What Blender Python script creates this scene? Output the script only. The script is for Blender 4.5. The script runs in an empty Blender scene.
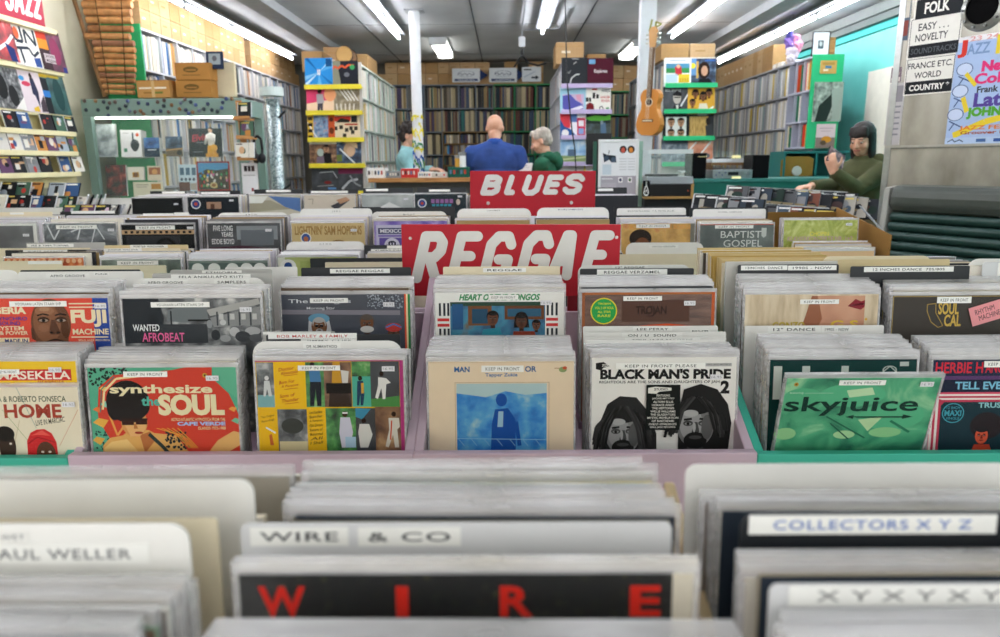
EXPOSURE = 0.85
import bpy, math, random
from mathutils import Vector, Matrix, Euler
scene = bpy.context.scene
COL = scene.collection
rnd = random.Random(11)
PI = math.pi
# ------------------------------------------------------------------ camera
F, PITCH, YAW, ROLL, EYE = 712.0, math.radians(12.4), math.radians(0.4), math.radians(-0.4), 1.40
CAMROT = Matrix.Rotation(YAW, 3, 'Z') @ Matrix.Rotation(PI/2-PITCH, 3, 'X') @ Matrix.Rotation(ROLL, 3, 'Z')
cd = bpy.data.cameras.new('camera'); cam = bpy.data.objects.new('camera', cd); COL.objects.link(cam)
cam.matrix_world = Matrix.Translation((0, 0, EYE)) @ CAMROT.to_4x4()
cd.sensor_width = 36; cd.lens = F*36/1000; cd.clip_start = .02
cd.dof.use_dof = True; cd.dof.focus_distance = 1.9; cd.dof.aperture_fstop = 4.6
scene.camera = cam

def ray(px, py):
    return CAMROT @ Vector(((px-500)/F, -(py-318.5)/F, -1))
def at(px, py, Y):
    d = ray(px, py); return Vector((0, 0, EYE)) + d*(Y/d.y)
def atX(px, py, X):
    d = ray(px, py); return Vector((0, 0, EYE)) + d*(X/d.x)
def atZ(px, py, Z):
    d = ray(px, py); return Vector((0, 0, EYE)) + d*((Z-EYE)/d.z)
def fitw(x0, x1, y, w):
    """where a thing of width w must stand for its measured left and right edge"""
    lo, hi = .1, 30
    for _ in range(50):
        m = (lo+hi)/2
        if at(x1, y, m).x-at(x0, y, m).x < w: lo = m
        else: hi = m
    return at((x0+x1)/2, y, m)

# ------------------------------------------------------------------ colours and materials
_lin = {}
def H(c):
    if isinstance(c, tuple): return c
    if c not in _lin:
        def f(x):
            x /= 255; return x/12.92 if x <= .04045 else ((x+.055)/1.055)**2.4
        _lin[c] = tuple(f(int(c[i:i+2], 16)) for i in (0, 2, 4))
    return _lin[c]

def newmat(name):
    m = bpy.data.materials.new(name); m.use_nodes = True
    nt = m.node_tree; b = nt.nodes['Principled BSDF']
    return m, nt, b
def attr_mat(name, rough=.5, spec=.5, metal=0., var=.06, scale=30., bump=0., bscale=60., coat=0.):
    """surface of the colour each face carries, with a little procedural mottling"""
    m, nt, b = newmat(name); N, L = nt.nodes, nt.links
    a = N.new('ShaderNodeAttribute'); a.attribute_name = 'Col'
    tc = N.new('ShaderNodeTexCoord'); no = N.new('ShaderNodeTexNoise'); no.inputs['Scale'].default_value = scale; no.inputs['Detail'].default_value = 4
    L.new(tc.outputs['Object'], no.inputs['Vector'])
    mr = N.new('ShaderNodeMapRange'); mr.inputs['From Min'].default_value = .3; mr.inputs['From Max'].default_value = .7
    mr.inputs['To Min'].default_value = 1-var; mr.inputs['To Max'].default_value = 1+var*.4
    L.new(no.outputs['Fac'], mr.inputs['Value'])
    vm = N.new('ShaderNodeVectorMath'); vm.operation = 'SCALE'
    L.new(a.outputs['Color'], vm.inputs[0]); L.new(mr.outputs['Result'], vm.inputs['Scale'])
    L.new(vm.outputs['Vector'], b.inputs['Base Color'])
    b.inputs['Roughness'].default_value = rough; b.inputs['Metallic'].default_value = metal
    b.inputs['Specular IOR Level'].default_value = spec
    if coat: b.inputs['Coat Weight'].default_value = coat; b.inputs['Coat Roughness'].default_value = .08
    if bump:
        n2 = N.new('ShaderNodeTexNoise'); n2.inputs['Scale'].default_value = bscale; L.new(tc.outputs['Object'], n2.inputs['Vector'])
        bp = N.new('ShaderNodeBump'); bp.inputs['Strength'].default_value = bump; bp.inputs['Distance'].default_value = .01
        L.new(n2.outputs['Fac'], bp.inputs['Height']); L.new(bp.outputs['Normal'], b.inputs['Normal'])
    return m
def noise_mat(name, cols, scale=8., detail=6., rough=.5, stretch=(1, 1, 1), metal=0., bump=0., distort=0., seed=0., pos=None):
    """a mottled procedural surface running through the given colours"""
    m, nt, b = newmat(name); N, L = nt.nodes, nt.links
    tc = N.new('ShaderNodeTexCoord'); mp = N.new('ShaderNodeMapping'); mp.inputs['Scale'].default_value = stretch; mp.inputs['Location'].default_value = (seed*3.7, seed*1.3, seed*2.1)
    no = N.new('ShaderNodeTexNoise'); no.inputs['Scale'].default_value = scale; no.inputs['Detail'].default_value = detail; no.inputs['Distortion'].default_value = distort
    L.new(tc.outputs['Object'], mp.inputs['Vector']); L.new(mp.outputs['Vector'], no.inputs['Vector'])
    cr = N.new('ShaderNodeValToRGB'); e = cr.color_ramp.elements
    while len(e) < len(cols): e.new(.5)
    n = len(cols)
    for i, c in enumerate(cols):
        e[i].position = (pos[i] if pos else .3+.4*i/max(1, n-1)); e[i].color = (*H(c), 1)
    L.new(no.outputs['Fac'], cr.inputs['Fac']); L.new(cr.outputs['Color'], b.inputs['Base Color'])
    b.inputs['Roughness'].default_value = rough; b.inputs['Metallic'].default_value = metal
    if bump:
        bp = N.new('ShaderNodeBump'); bp.inputs['Strength'].default_value = bump; bp.inputs['Distance'].default_value = .01
        L.new(no.outputs['Fac'], bp.inputs['Height']); L.new(bp.outputs['Normal'], b.inputs['Normal'])
    return m
def film_mat(name, col, alpha, rough=.12):
    m, nt, b = newmat(name); N, L = nt.nodes, nt.links
    tc = N.new('ShaderNodeTexCoord'); no = N.new('ShaderNodeTexNoise'); no.inputs['Scale'].default_value = 14; no.inputs['Detail'].default_value = 3
    mp = N.new('ShaderNodeMapping'); mp.inputs['Scale'].default_value = (.5, 1, 2.5)
    L.new(tc.outputs['Object'], mp.inputs['Vector']); L.new(mp.outputs['Vector'], no.inputs['Vector'])
    mr = N.new('ShaderNodeMapRange'); mr.inputs['From Min'].default_value = .35; mr.inputs['From Max'].default_value = .7
    mr.inputs['To Min'].default_value = alpha*.6; mr.inputs['To Max'].default_value = min(1, alpha*1.5)
    L.new(no.outputs['Fac'], mr.inputs['Value']); L.new(mr.outputs['Result'], b.inputs['Alpha'])
    bp = N.new('ShaderNodeBump'); bp.inputs['Strength'].default_value = .25; bp.inputs['Distance'].default_value = .01
    L.new(no.outputs['Fac'], bp.inputs['Height']); L.new(bp.outputs['Normal'], b.inputs['Normal'])
    b.inputs['Base Color'].default_value = (*H(col), 1); b.inputs['Roughness'].default_value = rough; b.inputs['Specular IOR Level'].default_value = .35
    return m
def emit_mat(name, col, s):
    m, nt, b = newmat(name)
    b.inputs['Base Color'].default_value = (*H(col), 1)
    b.inputs['Emission Color'].default_value = (*H(col), 1); b.inputs['Emission Strength'].default_value = s
    return m
M_PRINT = attr_mat('printed_card', .55, .12, var=.03)
M_MATTE = attr_mat('matte_paint', .7, .3, var=.08, scale=12)
M_SATIN = attr_mat('satin_paint', .45, .3, var=.07, scale=9, bump=.04)
M_PLASTIC = attr_mat('hard_plastic', .35, .35, var=.02)
M_CARD = attr_mat('corrugated_card', .85, .15, var=.1, scale=7, bump=.05)
M_WOOD = noise_mat('planed_wood', ['8a5a2c', 'b98145', 'c8955a'], 6, 6, .5, (1, 9, 9))
M_BAMBOO = attr_mat('log_wood', .55, .4, var=.35, scale=18)
M_METAL = attr_mat('bare_metal', .3, .5, metal=.9, var=.1)
M_CLOTH = attr_mat('woven_cloth', .9, .1, var=.12, scale=40, bump=.2, bscale=90)
M_LEATHER = attr_mat('vinyl_upholstery', .42, .45, var=.1, scale=14, bump=.06, bscale=120)
M_LIP = film_mat('sleeve_plastic_seam', 'fbfafc', .34, .22)
M_FILM = film_mat('sleeve_plastic_film', 'f2f2fa', .009, .16)
M_GLASS, _nt, _b = newmat('clear_glass'); _b.inputs['Alpha'].default_value = .06; _b.inputs['Roughness'].default_value = .03; _b.inputs['Base Color'].default_value = (*H('cfe8de'), 1)
M_TUBE = emit_mat('lit_tube', 'f7f6fb', 33)
M_PANEL = emit_mat('lit_diffuser', 'fffdf4', 5)
M_SKIN = noise_mat('skin', ['c98f72', 'd9a488', 'e2b298'], 14, 4, .5)

# ------------------------------------------------------------------ mesh building
class MB:
    def __init__(s): s.v, s.f, s.c, s.m = [], [], [], []
    def poly(s, pts, col, mi=0):
        b = len(s.v); s.v += [tuple(p) for p in pts]; s.f.append(tuple(range(b, b+len(pts)))); s.c.append(H(col)); s.m.append(mi)
    def faces(s, vs, fs, col, mi=0):
        b = len(s.v); s.v += [tuple(p) for p in vs]; c = H(col)
        for f in fs: s.f.append(tuple(b+i for i in f)); s.c.append(c); s.m.append(mi)
    def box(s, x0, y0, z0, x1, y1, z1, col, mi=0, front=None, top=None, mf=None):
        vs = [(x0,y0,z0),(x1,y0,z0),(x1,y1,z0),(x0,y1,z0),(x0,y0,z1),(x1,y0,z1),(x1,y1,z1),(x0,y1,z1)]
        b = len(s.v); s.v += vs; c = H(col)
        for k, f in enumerate(((0,1,5,4),(4,5,6,7),(1,2,6,5),(2,3,7,6),(3,0,4,7),(0,3,2,1))):
            s.f.append(tuple(b+i for i in f))
            s.c.append(H(front) if k == 0 and front else H(top) if k == 1 and top else c); s.m.append(mf if k == 0 and mf is not None else mi)
    def prism(s, pts, y0, y1, col, mi=0):
        """outline in x,z pushed from y0 to y1"""
        n = len(pts); a = [(p[0], y0, p[1]) for p in pts]; b = [(p[0], y1, p[1]) for p in pts]
        s.faces(a+b, [tuple(range(n)), tuple(range(2*n-1, n-1, -1))]+[(i, n+i, n+(i+1) % n, (i+1) % n) for i in range(n)], col, mi)
    def prismx(s, pts, x0, x1, col, mi=0):
        """outline in y,z pushed from x0 to x1"""
        n = len(pts); a = [(x0, p[0], p[1]) for p in pts]; b = [(x1, p[0], p[1]) for p in pts]
        s.faces(a+b, [tuple(range(n-1, -1, -1)), tuple(range(n, 2*n))]+[(i, (i+1) % n, n+(i+1) % n, n+i) for i in range(n)], col, mi)
    def cone(s, p0, p1, r0, r1, col, n=12, mi=0, caps=True):
        p0, p1 = Vector(p0), Vector(p1); d = (p1-p0).normalized()
        u = d.cross(Vector((0, 0, 1)) if abs(d.z) < .9 else Vector((1, 0, 0))).normalized(); w = d.cross(u)
        a = [p0+(u*math.cos(2*PI*i/n)+w*math.sin(2*PI*i/n))*r0 for i in range(n)]
        b = [p1+(u*math.cos(2*PI*i/n)+w*math.sin(2*PI*i/n))*r1 for i in range(n)]
        fs = [(i, (i+1) % n, n+(i+1) % n, n+i) for i in range(n)]
        if caps: fs += [tuple(range(n-1, -1, -1)), tuple(range(n, 2*n))]
        s.faces(a+b, fs, col, mi)
    def tube(s, pts, r, col, n=8, mi=0):
        for i in range(len(pts)-1):
            s.cone(pts[i], pts[i+1], r, r, col, n, mi)
    def ball(s, c, r, col, nu=14, nv=9, mi=0, rot=None):
        r = (r, r, r) if not isinstance(r, tuple) else r
        vs = [Vector((0, 0, r[2]))]
        for j in range(1, nv):
            t = PI*j/nv
            for i in range(nu):
                a = 2*PI*i/nu; vs.append(Vector((r[0]*math.sin(t)*math.cos(a), r[1]*math.sin(t)*math.sin(a), r[2]*math.cos(t))))
        vs.append(Vector((0, 0, -r[2])))
        if rot: vs = [rot @ v for v in vs]
        vs = [v+Vector(c) for v in vs]; fs = []
        for i in range(nu): fs.append((0, 1+i, 1+(i+1) % nu))
        for j in range(nv-2):
            b = 1+j*nu
            for i in range(nu): fs.append((b+i, b+nu+i, b+nu+(i+1) % nu, b+(i+1) % nu))
        b = 1+(nv-2)*nu
        for i in range(nu): fs.append((b+i, len(vs)-1, b+(i+1) % nu))
        s.faces(vs, fs, col, mi)
    def capsule(s, p0, p1, r0, r1, col='ffffff', n=12):
        s.cone(p0, p1, r0, r1, col, n); s.ball(p0, r0, col, n, 8); s.ball(p1, r1, col, n, 8)
    def xform(s, M):
        s.v = [tuple(M @ Vector(p)) for p in s.v]; return s
    def mesh(s, name, mats):
        me = bpy.data.meshes.new(name); me.from_pydata(s.v, [], s.f)
        for m in (mats if isinstance(mats, (list, tuple)) else [mats]): me.materials.append(m)
        me.polygons.foreach_set('material_index', s.m)
        at_ = me.color_attributes.new('Col', 'FLOAT_COLOR', 'CORNER'); buf = []
        for f, c in zip(s.f, s.c): buf += [c[0], c[1], c[2], 1.0]*len(f)
        at_.data.foreach_set('color', buf); me.update()
        return me
    def build(s, name, mats, parent=None, smooth=False, bevel=0., loc=None):
        o = bpy.data.objects.new(name, s.mesh(name, mats)); COL.objects.link(o)
        if parent: o.parent = parent
        if loc: o.location = loc
        if smooth:
            o.data.polygons.foreach_set('use_smooth', [True]*len(o.data.polygons))
        if bevel:
            b = o.modifiers.new('edge', 'BEVEL'); b.width = bevel; b.segments = 2; b.limit_method = 'ANGLE'
        return o
def tag(o, label=None, cat=None, group=None, kind=None):
    if label: o['label'] = label
    if cat: o['category'] = cat
    if group: o['group'] = group
    if kind: o['kind'] = kind
    return o
def thing(name, label, cat, loc=(0, 0, 0), rot=(0, 0, 0), group=None):
    o = bpy.data.objects.new(name, None); COL.objects.link(o); o.location = loc; o.rotation_euler = rot
    o.empty_display_size = .05
    return tag(o, label, cat, group)
def dup(o, loc=None, rot=None, label=None, group=None, parent=None):
    c = o.copy(); COL.objects.link(c)
    if parent: c.parent = parent
    if loc is not None: c.location = loc
    if rot is not None: c.rotation_euler = rot
    if label: c['label'] = label
    if group: c['group'] = group
    for ch in list(o.children): dup(ch, parent=c)
    return c
def struct(o): o['kind'] = 'structure'; return o

# ------------------------------------------------------------------ lettering
_txt = {}
def glyphs(s, bold=0., shear=0., sp=1.):
    k = (s, bold, shear, sp)
    if k not in _txt:
        cu = bpy.data.curves.new('lettering', 'FONT'); cu.body = s; cu.size = 1; cu.offset = bold; cu.shear = shear; cu.resolution_u = 3; cu.space_character = sp
        o = bpy.data.objects.new('lettering', cu); COL.objects.link(o)
        dg = bpy.context.evaluated_depsgraph_get(); dg.update()
        me = bpy.data.meshes.new_from_object(o.evaluated_get(dg))
        vs = [(v.co.x, v.co.y) for v in me.vertices]; fs = [tuple(p.vertices) for p in me.polygons]
        bpy.data.objects.remove(o); bpy.data.meshes.remove(me); bpy.data.curves.remove(cu)
        x0 = min(v[0] for v in vs); x1 = max(v[0] for v in vs); y0 = min(v[1] for v in vs); y1 = max(v[1] for v in vs)
        _txt[k] = ([((x-x0)/(x1-x0), (y-y0)/(y1-y0)) for x, y in vs], fs)
    return _txt[k]

# ------------------------------------------------------------------ flat printed art: u right, v down, 0..1 over the sheet
EPS = .00003
class Art:
    def __init__(s, w=.315, h=.315, bg='ffffff', mat=0):
        s.w, s.h, s.k, s.it = w, h, 0, []
        s.mats = []
        s.rect(0, 0, 1, 1, bg)
    def _add(s, vs, fs, col, m=0):
        s.k += 1; s.it.append((vs, fs, col, m, s.k))
    def poly(s, pts, col, m=0): s._add(pts, [tuple(range(len(pts)))], col, m); return s
    def rect(s, u0, v0, u1, v1, col, m=0): return s.poly([(u0, v1), (u1, v1), (u1, v0), (u0, v0)], col, m)
    def pic(s, u0, v0, u1, v1, mat):
        """a patch of mottled picture"""
        if mat not in s.mats: s.mats.append(mat)
        return s.rect(u0, v0, u1, v1, 'ffffff', 1+s.mats.index(mat))
    def picpoly(s, pts, mat):
        if mat not in s.mats: s.mats.append(mat)
        return s.poly(pts, 'ffffff', 1+s.mats.index(mat))
    def ell(s, u, v, ru, rv, col, n=24, a0=0, a1=360, m=0):
        full = a1-a0 >= 360; k = n if full else n+1
        pts = [(u+ru*math.cos(math.radians(a0+(a1-a0)*i/n)), v-rv*math.sin(math.radians(a0+(a1-a0)*i/n))) for i in range(k)]
        return s.poly(pts, col, m)
    def ring(s, u, v, ru, rv, t, col, n=28):
        vs, fs = [], []
        for i in range(n):
            a = 2*PI*i/n; vs += [(u+ru*math.cos(a), v-rv*math.sin(a)), (u+(ru-t)*math.cos(a), v-(rv-t*rv/ru)*math.sin(a))]
        for i in range(n):
            j = (i+1) % n; fs.append((2*i+1, 2*i, 2*j, 2*j+1))
        s._add(vs, fs, col); return s
    def line(s, pts, t, col):
        vs, fs = [], []
        for i in range(len(pts)-1):
            (a, b), (c, d) = pts[i], pts[i+1]; L = math.hypot(c-a, d-b) or 1; nx, ny = -(d-b)/L*t/2, (c-a)/L*t/2
            k = len(vs); vs += [(a+nx, b+ny), (c+nx, d+ny), (c-nx, d-ny), (a-nx, b-ny)]; fs.append((k, k+1, k+2, k+3))
        s._add(vs, fs, col); return s
    def dots(s, n, u0, v0, u1, v1, r, col, seed=1):
        q = random.Random(seed); vs, fs = [], []
        for _ in range(n):
            u, v = q.uniform(u0, u1), q.uniform(v0, v1); rr = r*q.uniform(.6, 1.3); k = len(vs)
            vs += [(u+rr*math.cos(PI*i/3), v-rr*math.sin(PI*i/3)) for i in range(6)]; fs.append(tuple(range(k, k+6)))
        s._add(vs, fs, col); return s
    def text(s, t, u0, v0, u1, v1, col, bold=0., shear=0., rot=0., sp=1.):
        vs, fs = glyphs(t, bold, shear, sp)
        P = [(u0+(u1-u0)*x, v1+(v0-v1)*y) for x, y in vs]
        if rot:
            cu, cv, r = (u0+u1)/2, (v0+v1)/2, math.radians(rot)
            P = [(cu+(u-cu)*math.cos(r)+(v-cv)*math.sin(r), cv-(u-cu)*math.sin(r)+(v-cv)*math.cos(r)) for u, v in P]
        s._add(P, fs, col); return s
    def face(s, u, v, r, skin='8a5f43', hair='1c1714', dark='3a2419', long=0, beard=0, glasses=0, lips=None, lit=None, eye='b5a598'):
        """a plain drawn head, r = half height"""
        w = r*.78
        if long: s.poly([(u-w*1.25, v-r*.6), (u-w*.8, v-r*1.25), (u, v-r*1.45), (u+w*.8, v-r*1.25), (u+w*1.25, v-r*.6), (u+w*1.45, v+r*long), (u-w*1.45, v+r*long)], hair)
        else: s.ell(u, v-r*.35, w*1.15, r*.85, hair)
        s.rect(u-w*.42, v+r*.5, u+w*.42, v+r*1.4, dark)
        s.ell(u, v, w, r, skin)
        if lit: s.ell(u-w*.25, v-r*.05, w*.6, r*.75, lit)
        s.ell(u, v-r*.78, w*.92, r*.36, hair)
        for q in (-1, 1):
            s.line([(u+q*w*.62, v-r*.2), (u+q*w*.2, v-r*.24)], r*.09, hair)
            s.ell(u+q*w*.4, v-r*.05, w*.26, r*.12, dark); s.ell(u+q*w*.4, v-r*.03, w*.17, r*.05, eye if not glasses else '111111'); s.ell(u+q*w*.4, v-r*.03, w*.085, r*.055, '14100e')
            if glasses: s.ell(u+q*w*.42, v-r*.02, w*.34, r*.17, '15110f')
        s.poly([(u-w*.06, v-r*.1), (u+w*.1, v-r*.1), (u+w*.22, v+r*.32), (u-w*.2, v+r*.32)], dark)
        s.ell(u, v+r*.3, w*.2, r*.07, dark)
        if beard: s.ell(u, v+r*.68, w*.62, r*.36, hair)
        s.ell(u, v+r*.55, w*.34, r*.08, lips or dark)
        return s
    def into(s, mb, x0, ztop, y, mbase=0):
        for vs, fs, col, m, k in s.it:
            fixed = []
            P = [(x0+u*s.w, y-k*EPS, ztop-v*s.h) for u, v in vs]
            for f in fs:
                ar = 0
                for i in range(len(f)):
                    a, b = P[f[i]], P[f[(i+1) % len(f)]]; ar += a[0]*b[2]-b[0]*a[2]
                fixed.append(f if ar > 0 else tuple(reversed(f)))
            mb.faces(P, fixed, col, mbase+m)
    def matlist(s, base): return [base]+s.mats
# ================================================================== the room
ZC = 3.0
def slab(name, x0, y0, z0, x1, y1, z1, mat, col='ffffff'):
    m = MB(); m.box(x0, y0, z0, x1, y1, z1, col); return struct(m.build(name, mat))
M_CEIL = noise_mat('ceiling_paint', ['b0b4b8', 'bdc1c5', 'c8ccce'], 1.2, 5, .75)
M_BEIGE = noise_mat('aged_cream_plaster', ['c3bda2', 'd3cdb4', 'dad5bf'], 2.2, 6, .8)
M_TURQ = noise_mat('turquoise_wall_paint', ['66cbc3', '74d5cd', '80dcd4'], 1.4, 5, .6)
M_GREYW = noise_mat('grey_wall_paint', ['6b6a62', '7a776c'], 2, 4, .8)
M_FLOOR = noise_mat('worn_lino', ['8a8278', '9d958b', 'aba398'], 3, 6, .6)
slab('floor', -4.0, -1.6, -.1, 4.1, 12.5, 0, M_FLOOR)
slab('ceiling', -4.0, -1.6, ZC, 4.1, 12.5, ZC+.1, M_CEIL)
wl = MB()
wl.box(-4.0, -1.6, 0, -3.9, 12.4, ZC, 'ffffff')
struct(wl.build('wall_left', M_BEIGE))
slab('wall_back', -4.0, 12.36, 0, 4.1, 12.46, ZC, M_GREYW)
slab('wall_right', 4.0, -1.6, 0, 4.1, 12.4, ZC, M_TURQ)
# ceiling drops, seams and cornice
m = MB(); m.box(-2.52, -1.5, ZC-.09, -2.3, 12.36, ZC, 'a9adb0'); struct(m.build('trim_1', M_MATTE))
m = MB(); m.box(2.72, -1.5, ZC-.09, 2.95, 12.36, ZC, 'a9adb0'); struct(m.build('trim_2', M_MATTE))
k = 3
for x in (-1.66, -.34, .96):
    m = MB(); m.box(x-.008, -1.5, ZC-.004, x+.008, 12.36, ZC, '5b6066'); struct(m.build('trim_%d' % k, M_MATTE)); k += 1
for y in (4.2, 6.6, 9.0, 11.4):
    m = MB(); m.box(-2.3, y-.005, ZC-.003, 2.72, y+.005, ZC, '787d82'); struct(m.build('trim_%d' % k, M_MATTE)); k += 1
m = MB(); m.box(3.86, -1.5, ZC-.13, 4.0, 12.36, ZC-.03, '8f9694'); m.box(3.9, -1.5, ZC-.20, 4.0, 12.36, ZC-.13, '707a78'); m.box(3.965, -1.5, ZC-.27, 4.0, 12.36, ZC-.2, '4fc8c2')
struct(m.build('trim_%d' % k, M_MATTE))

# ------------------------------------------------------------------ lamps
NTH = ['', 'second', 'third', 'fourth', 'fifth', 'sixth', 'seventh', 'eighth', 'ninth', 'tenth', 'eleventh']
def make_tube_lamp():
    t = thing('fluorescent_lamp', 'x', 'ceiling lamp')
    m = MB(); m.box(-.045, -.60, .005, .045, .60, .045, 'a4aaae'); m.box(-.085, -.60, 0, .085, .60, .006, '8a9096'); m.box(-.02, -.6, -.018, .02, .6, 0, 'aeb4b8'); m.build('batten', M_SATIN, t, bevel=.004)  # wide plate added to keep the tube's glow off the ceiling
    m = MB(); m.cone((0, -.565, -.042), (0, .565, -.042), .0135, .0135, 'ffffff', 10); m.build('tube', M_TUBE, t, smooth=False)
    for s in (-1, 1):
        m = MB(); m.box(-.018, s*.585-.012, -.06, .018, s*.585+.012, .0, 'b9bec2'); m.build('lamp_holder', M_SATIN, t)
    return t
tube0 = make_tube_lamp(); used = False
for X, yend, n, row in ((-3.08, 10.95, 7, 'leftmost'), (-1.30, 9.4, 6, 'second from left'), (.47, 9.1, 6, 'middle'), (2.12, 9.5, 6, 'second from right'), (3.36, 11.75, 8, 'rightmost')):
    for i in range(n):
        lab = '%s ceiling tube lamp of the %s row' % ('farthest' if i == 0 else NTH[i+1]+' farthest', row)
        loc = (X, yend-.6-1.21*i, ZC-.065 if abs(X) > 3 else ZC-.046)
        if not used: o = tube0; o.location = loc; o['label'] = lab; o['group'] = 'fluorescent ceiling tubes'; used = True
        else: dup(tube0, loc, label=lab, group='fluorescent ceiling tubes')
def box_lamp(x, y0, y1, lab):
    t = thing('ceiling_light', lab, 'ceiling lamp', (x, (y0+y1)/2, ZC), group='short boxed ceiling lights'); L = (y1-y0)/2
    m = MB(); m.prismx([(-L, -.03), (L, -.03), (L, 0), (-L, 0)], -.12, .12, 'cfd3d4'); m.box(-.115, -L-.03, -.1, .115, -L, 0, 'c2c6c8'); m.box(-.115, L, -.1, .115, L+.03, 0, 'c2c6c8'); m.build('housing', M_SATIN, t, bevel=.004)
    m = MB(); m.prism([(-.105, -.031), (-.09, -.085), (-.05, -.1), (.05, -.1), (.09, -.085), (.105, -.031)], -L, L, 'ffffff'); m.build('diffuser', M_PANEL, t)
box_lamp(-.86, 9.9, 11.1, 'short white boxed ceiling light right of the scribbled white column')
box_lamp(1.86, 10.2, 11.4, 'short white boxed ceiling light left of the column with the guitar')

# ceiling socket box with its dangling cable, conduit
c0 = at(522, 47, 9.3)
t = thing('ceiling_socket', 'grey electric socket box hanging at the end of a ceiling conduit', 'socket', (c0.x, 9.3, 0))
m = MB(); m.box(-.04, -.04, 2.78, .04, .04, 2.90, 'b8bcc0'); m.build('socket_box', M_SATIN, t, bevel=.005)
m = MB(); m.tube([(0, 0, 2.9), (0, 0, 2.975), (0, -3, 2.985)], .012, '9aa0a5'); m.tube([(0, 0, 2.975), (.45, -.1, 2.985), (.47, -1.2, 2.985)], .008, '9aa0a5'); m.build('conduit', M_SATIN, t)
m = MB(); m.tube([(0, 0, 2.78), (.01, 0, 2.68), (.08, .02, 2.6), (.2, .05, 2.57), (.3, .05, 2.6)], .012, '15171a'); m.tube([(0, 0, 2.76), (-.02, 0, 2.66), (-.1, .02, 2.55)], .01, '15171a'); m.build('cable', M_PLASTIC, t)
a = at(566.5, 0, 6.4)
m = MB(); pts = []
for i, (px, py) in enumerate(((565, -8), (566, 40), (567, 80), (570, 112), (572, 130), (575, 150), (576, 172))):
    pts.append(at(px, py, 6.4))
m.tube(pts, .006, '17191c', 6)
tag(m.build('cable', M_PLASTIC), 'thin black cable hanging from the ceiling before the lilac-shelved display', 'cable')

# columns
p = at(419, 170, 8.2)
t = thing('support_column', 'slim white round column with yellow, green and blue scrawl', 'column', (p.x, 8.2, 0))
m = MB(); m.cone((0, 0, 0), (0, 0, ZC), .058, .058, 'e4e6ea', 20); m.box(-.1, -.1, ZC-.012, .1, .1, ZC, '9da2a6'); m.build('shaft', M_SATIN, t)
m = MB(); q = random.Random(5)
for z, c, n in ((1.83, 'e8dc2a', 5), (1.72, 'efe030', 6), (1.60, '2f8f5a', 4), (1.52, 'e8dc2a', 4), (1.45, '2a62b8', 6), (1.37, '3f9a50', 5), (1.3, '2456a8', 6)):
    for i in range(n):
        a0 = PI*1.05+i*.9*PI/n; zz = z+q.uniform(-.03, .05); dz = q.uniform(-.05, .06)
        ps = [(.0592*math.cos(a0+t_*.16), .0592*math.sin(a0+t_*.16), zz+dz*t_/3+.03*math.sin(t_*1.4)) for t_ in range(5)]
        m.tube(ps, .007, c, 6)
m.build('scrawled_lettering', M_SATIN, t)
p = at(643, 150, 7.4)
m = MB(); m.box(-.075, -.06, 0, .075, .06, ZC, 'cfd4d8'); m.box(-.15, -.12, ZC-.012, .15, .12, ZC, '8c9094')
o = m.build('support_column', M_SATIN, bevel=.006, loc=(p.x, 7.4, 0)); tag(o, 'pale square column that the small guitar hangs on', 'column')
# ================================================================== records, sleeves, header cards, bins
W = .315
def rot_of(lean, yaw=0., roll=0.):
    return Matrix.Rotation(math.radians(yaw), 3, 'Z') @ Matrix.Rotation(-math.radians(lean), 3, 'X') @ Matrix.Rotation(math.radians(roll), 3, 'Y')
def seat(o, x, Y, ztop, h, lean, yaw=0., roll=0.):
    R = rot_of(lean, yaw, roll); p = Vector((x, Y, ztop)) - R @ Vector((0, 0, h))
    o.location = p; o.rotation_euler = R.to_euler()
_strip = {}
def strip_mesh(txt, w, h, col='202225', bg='fbfbf7', bold=.0):
    k = (txt, round(w, 4), round(h, 4), col, bg)
    if k not in _strip:
        mb = MB(); mb.box(-w/2, 0, -h/2, w/2, .0006, h/2, bg)
        if txt:
            a = Art(w, h, bg); a.text(txt, .1, .26, .9, .76, col, bold, sp=1.1); a.into(mb, -w/2, h/2, -.00005)
        _strip[k] = mb.mesh('label_strip', M_PRINT)
    return _strip[k]
def add_strip(parent, txt, cx, z, w, h, y=-.0035, col='202225', bg='fbfbf7', name='label_strip', bold=0.):
    o = bpy.data.objects.new(name, strip_mesh(txt, w, h, col, bg, bold)); COL.objects.link(o); o.parent = parent; o.location = (cx, y, z); return o
def sleeve_mesh(t, film=True, w=.323, lip=.008, side=.004):
    mb = MB(); x0, x1, h = -w/2, w/2, W+lip
    if film: mb.poly([(x0, -.0028, 0), (x1, -.0028, 0), (x1, -.0028, W), (x0, -.0028, W)], 'ffffff', 1)
    mb.box(x0, -.0028, W-.001, x1, t, h, 'ffffff', 0)
    mb.box(x0, -.0026, 0, x0+side, t, W-.001, 'ffffff', 0); mb.box(x1-side, -.0026, 0, x1, t, W-.001, 'ffffff', 0)
    return mb.mesh('plastic_sleeve', [M_LIP, M_FILM])
SLEEVE_FRONT = sleeve_mesh(.007)
def child(name, me, parent, loc=(0, 0, 0)):
    o = bpy.data.objects.new(name, me); COL.objects.link(o); o.parent = parent; o.location = loc; return o
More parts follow.
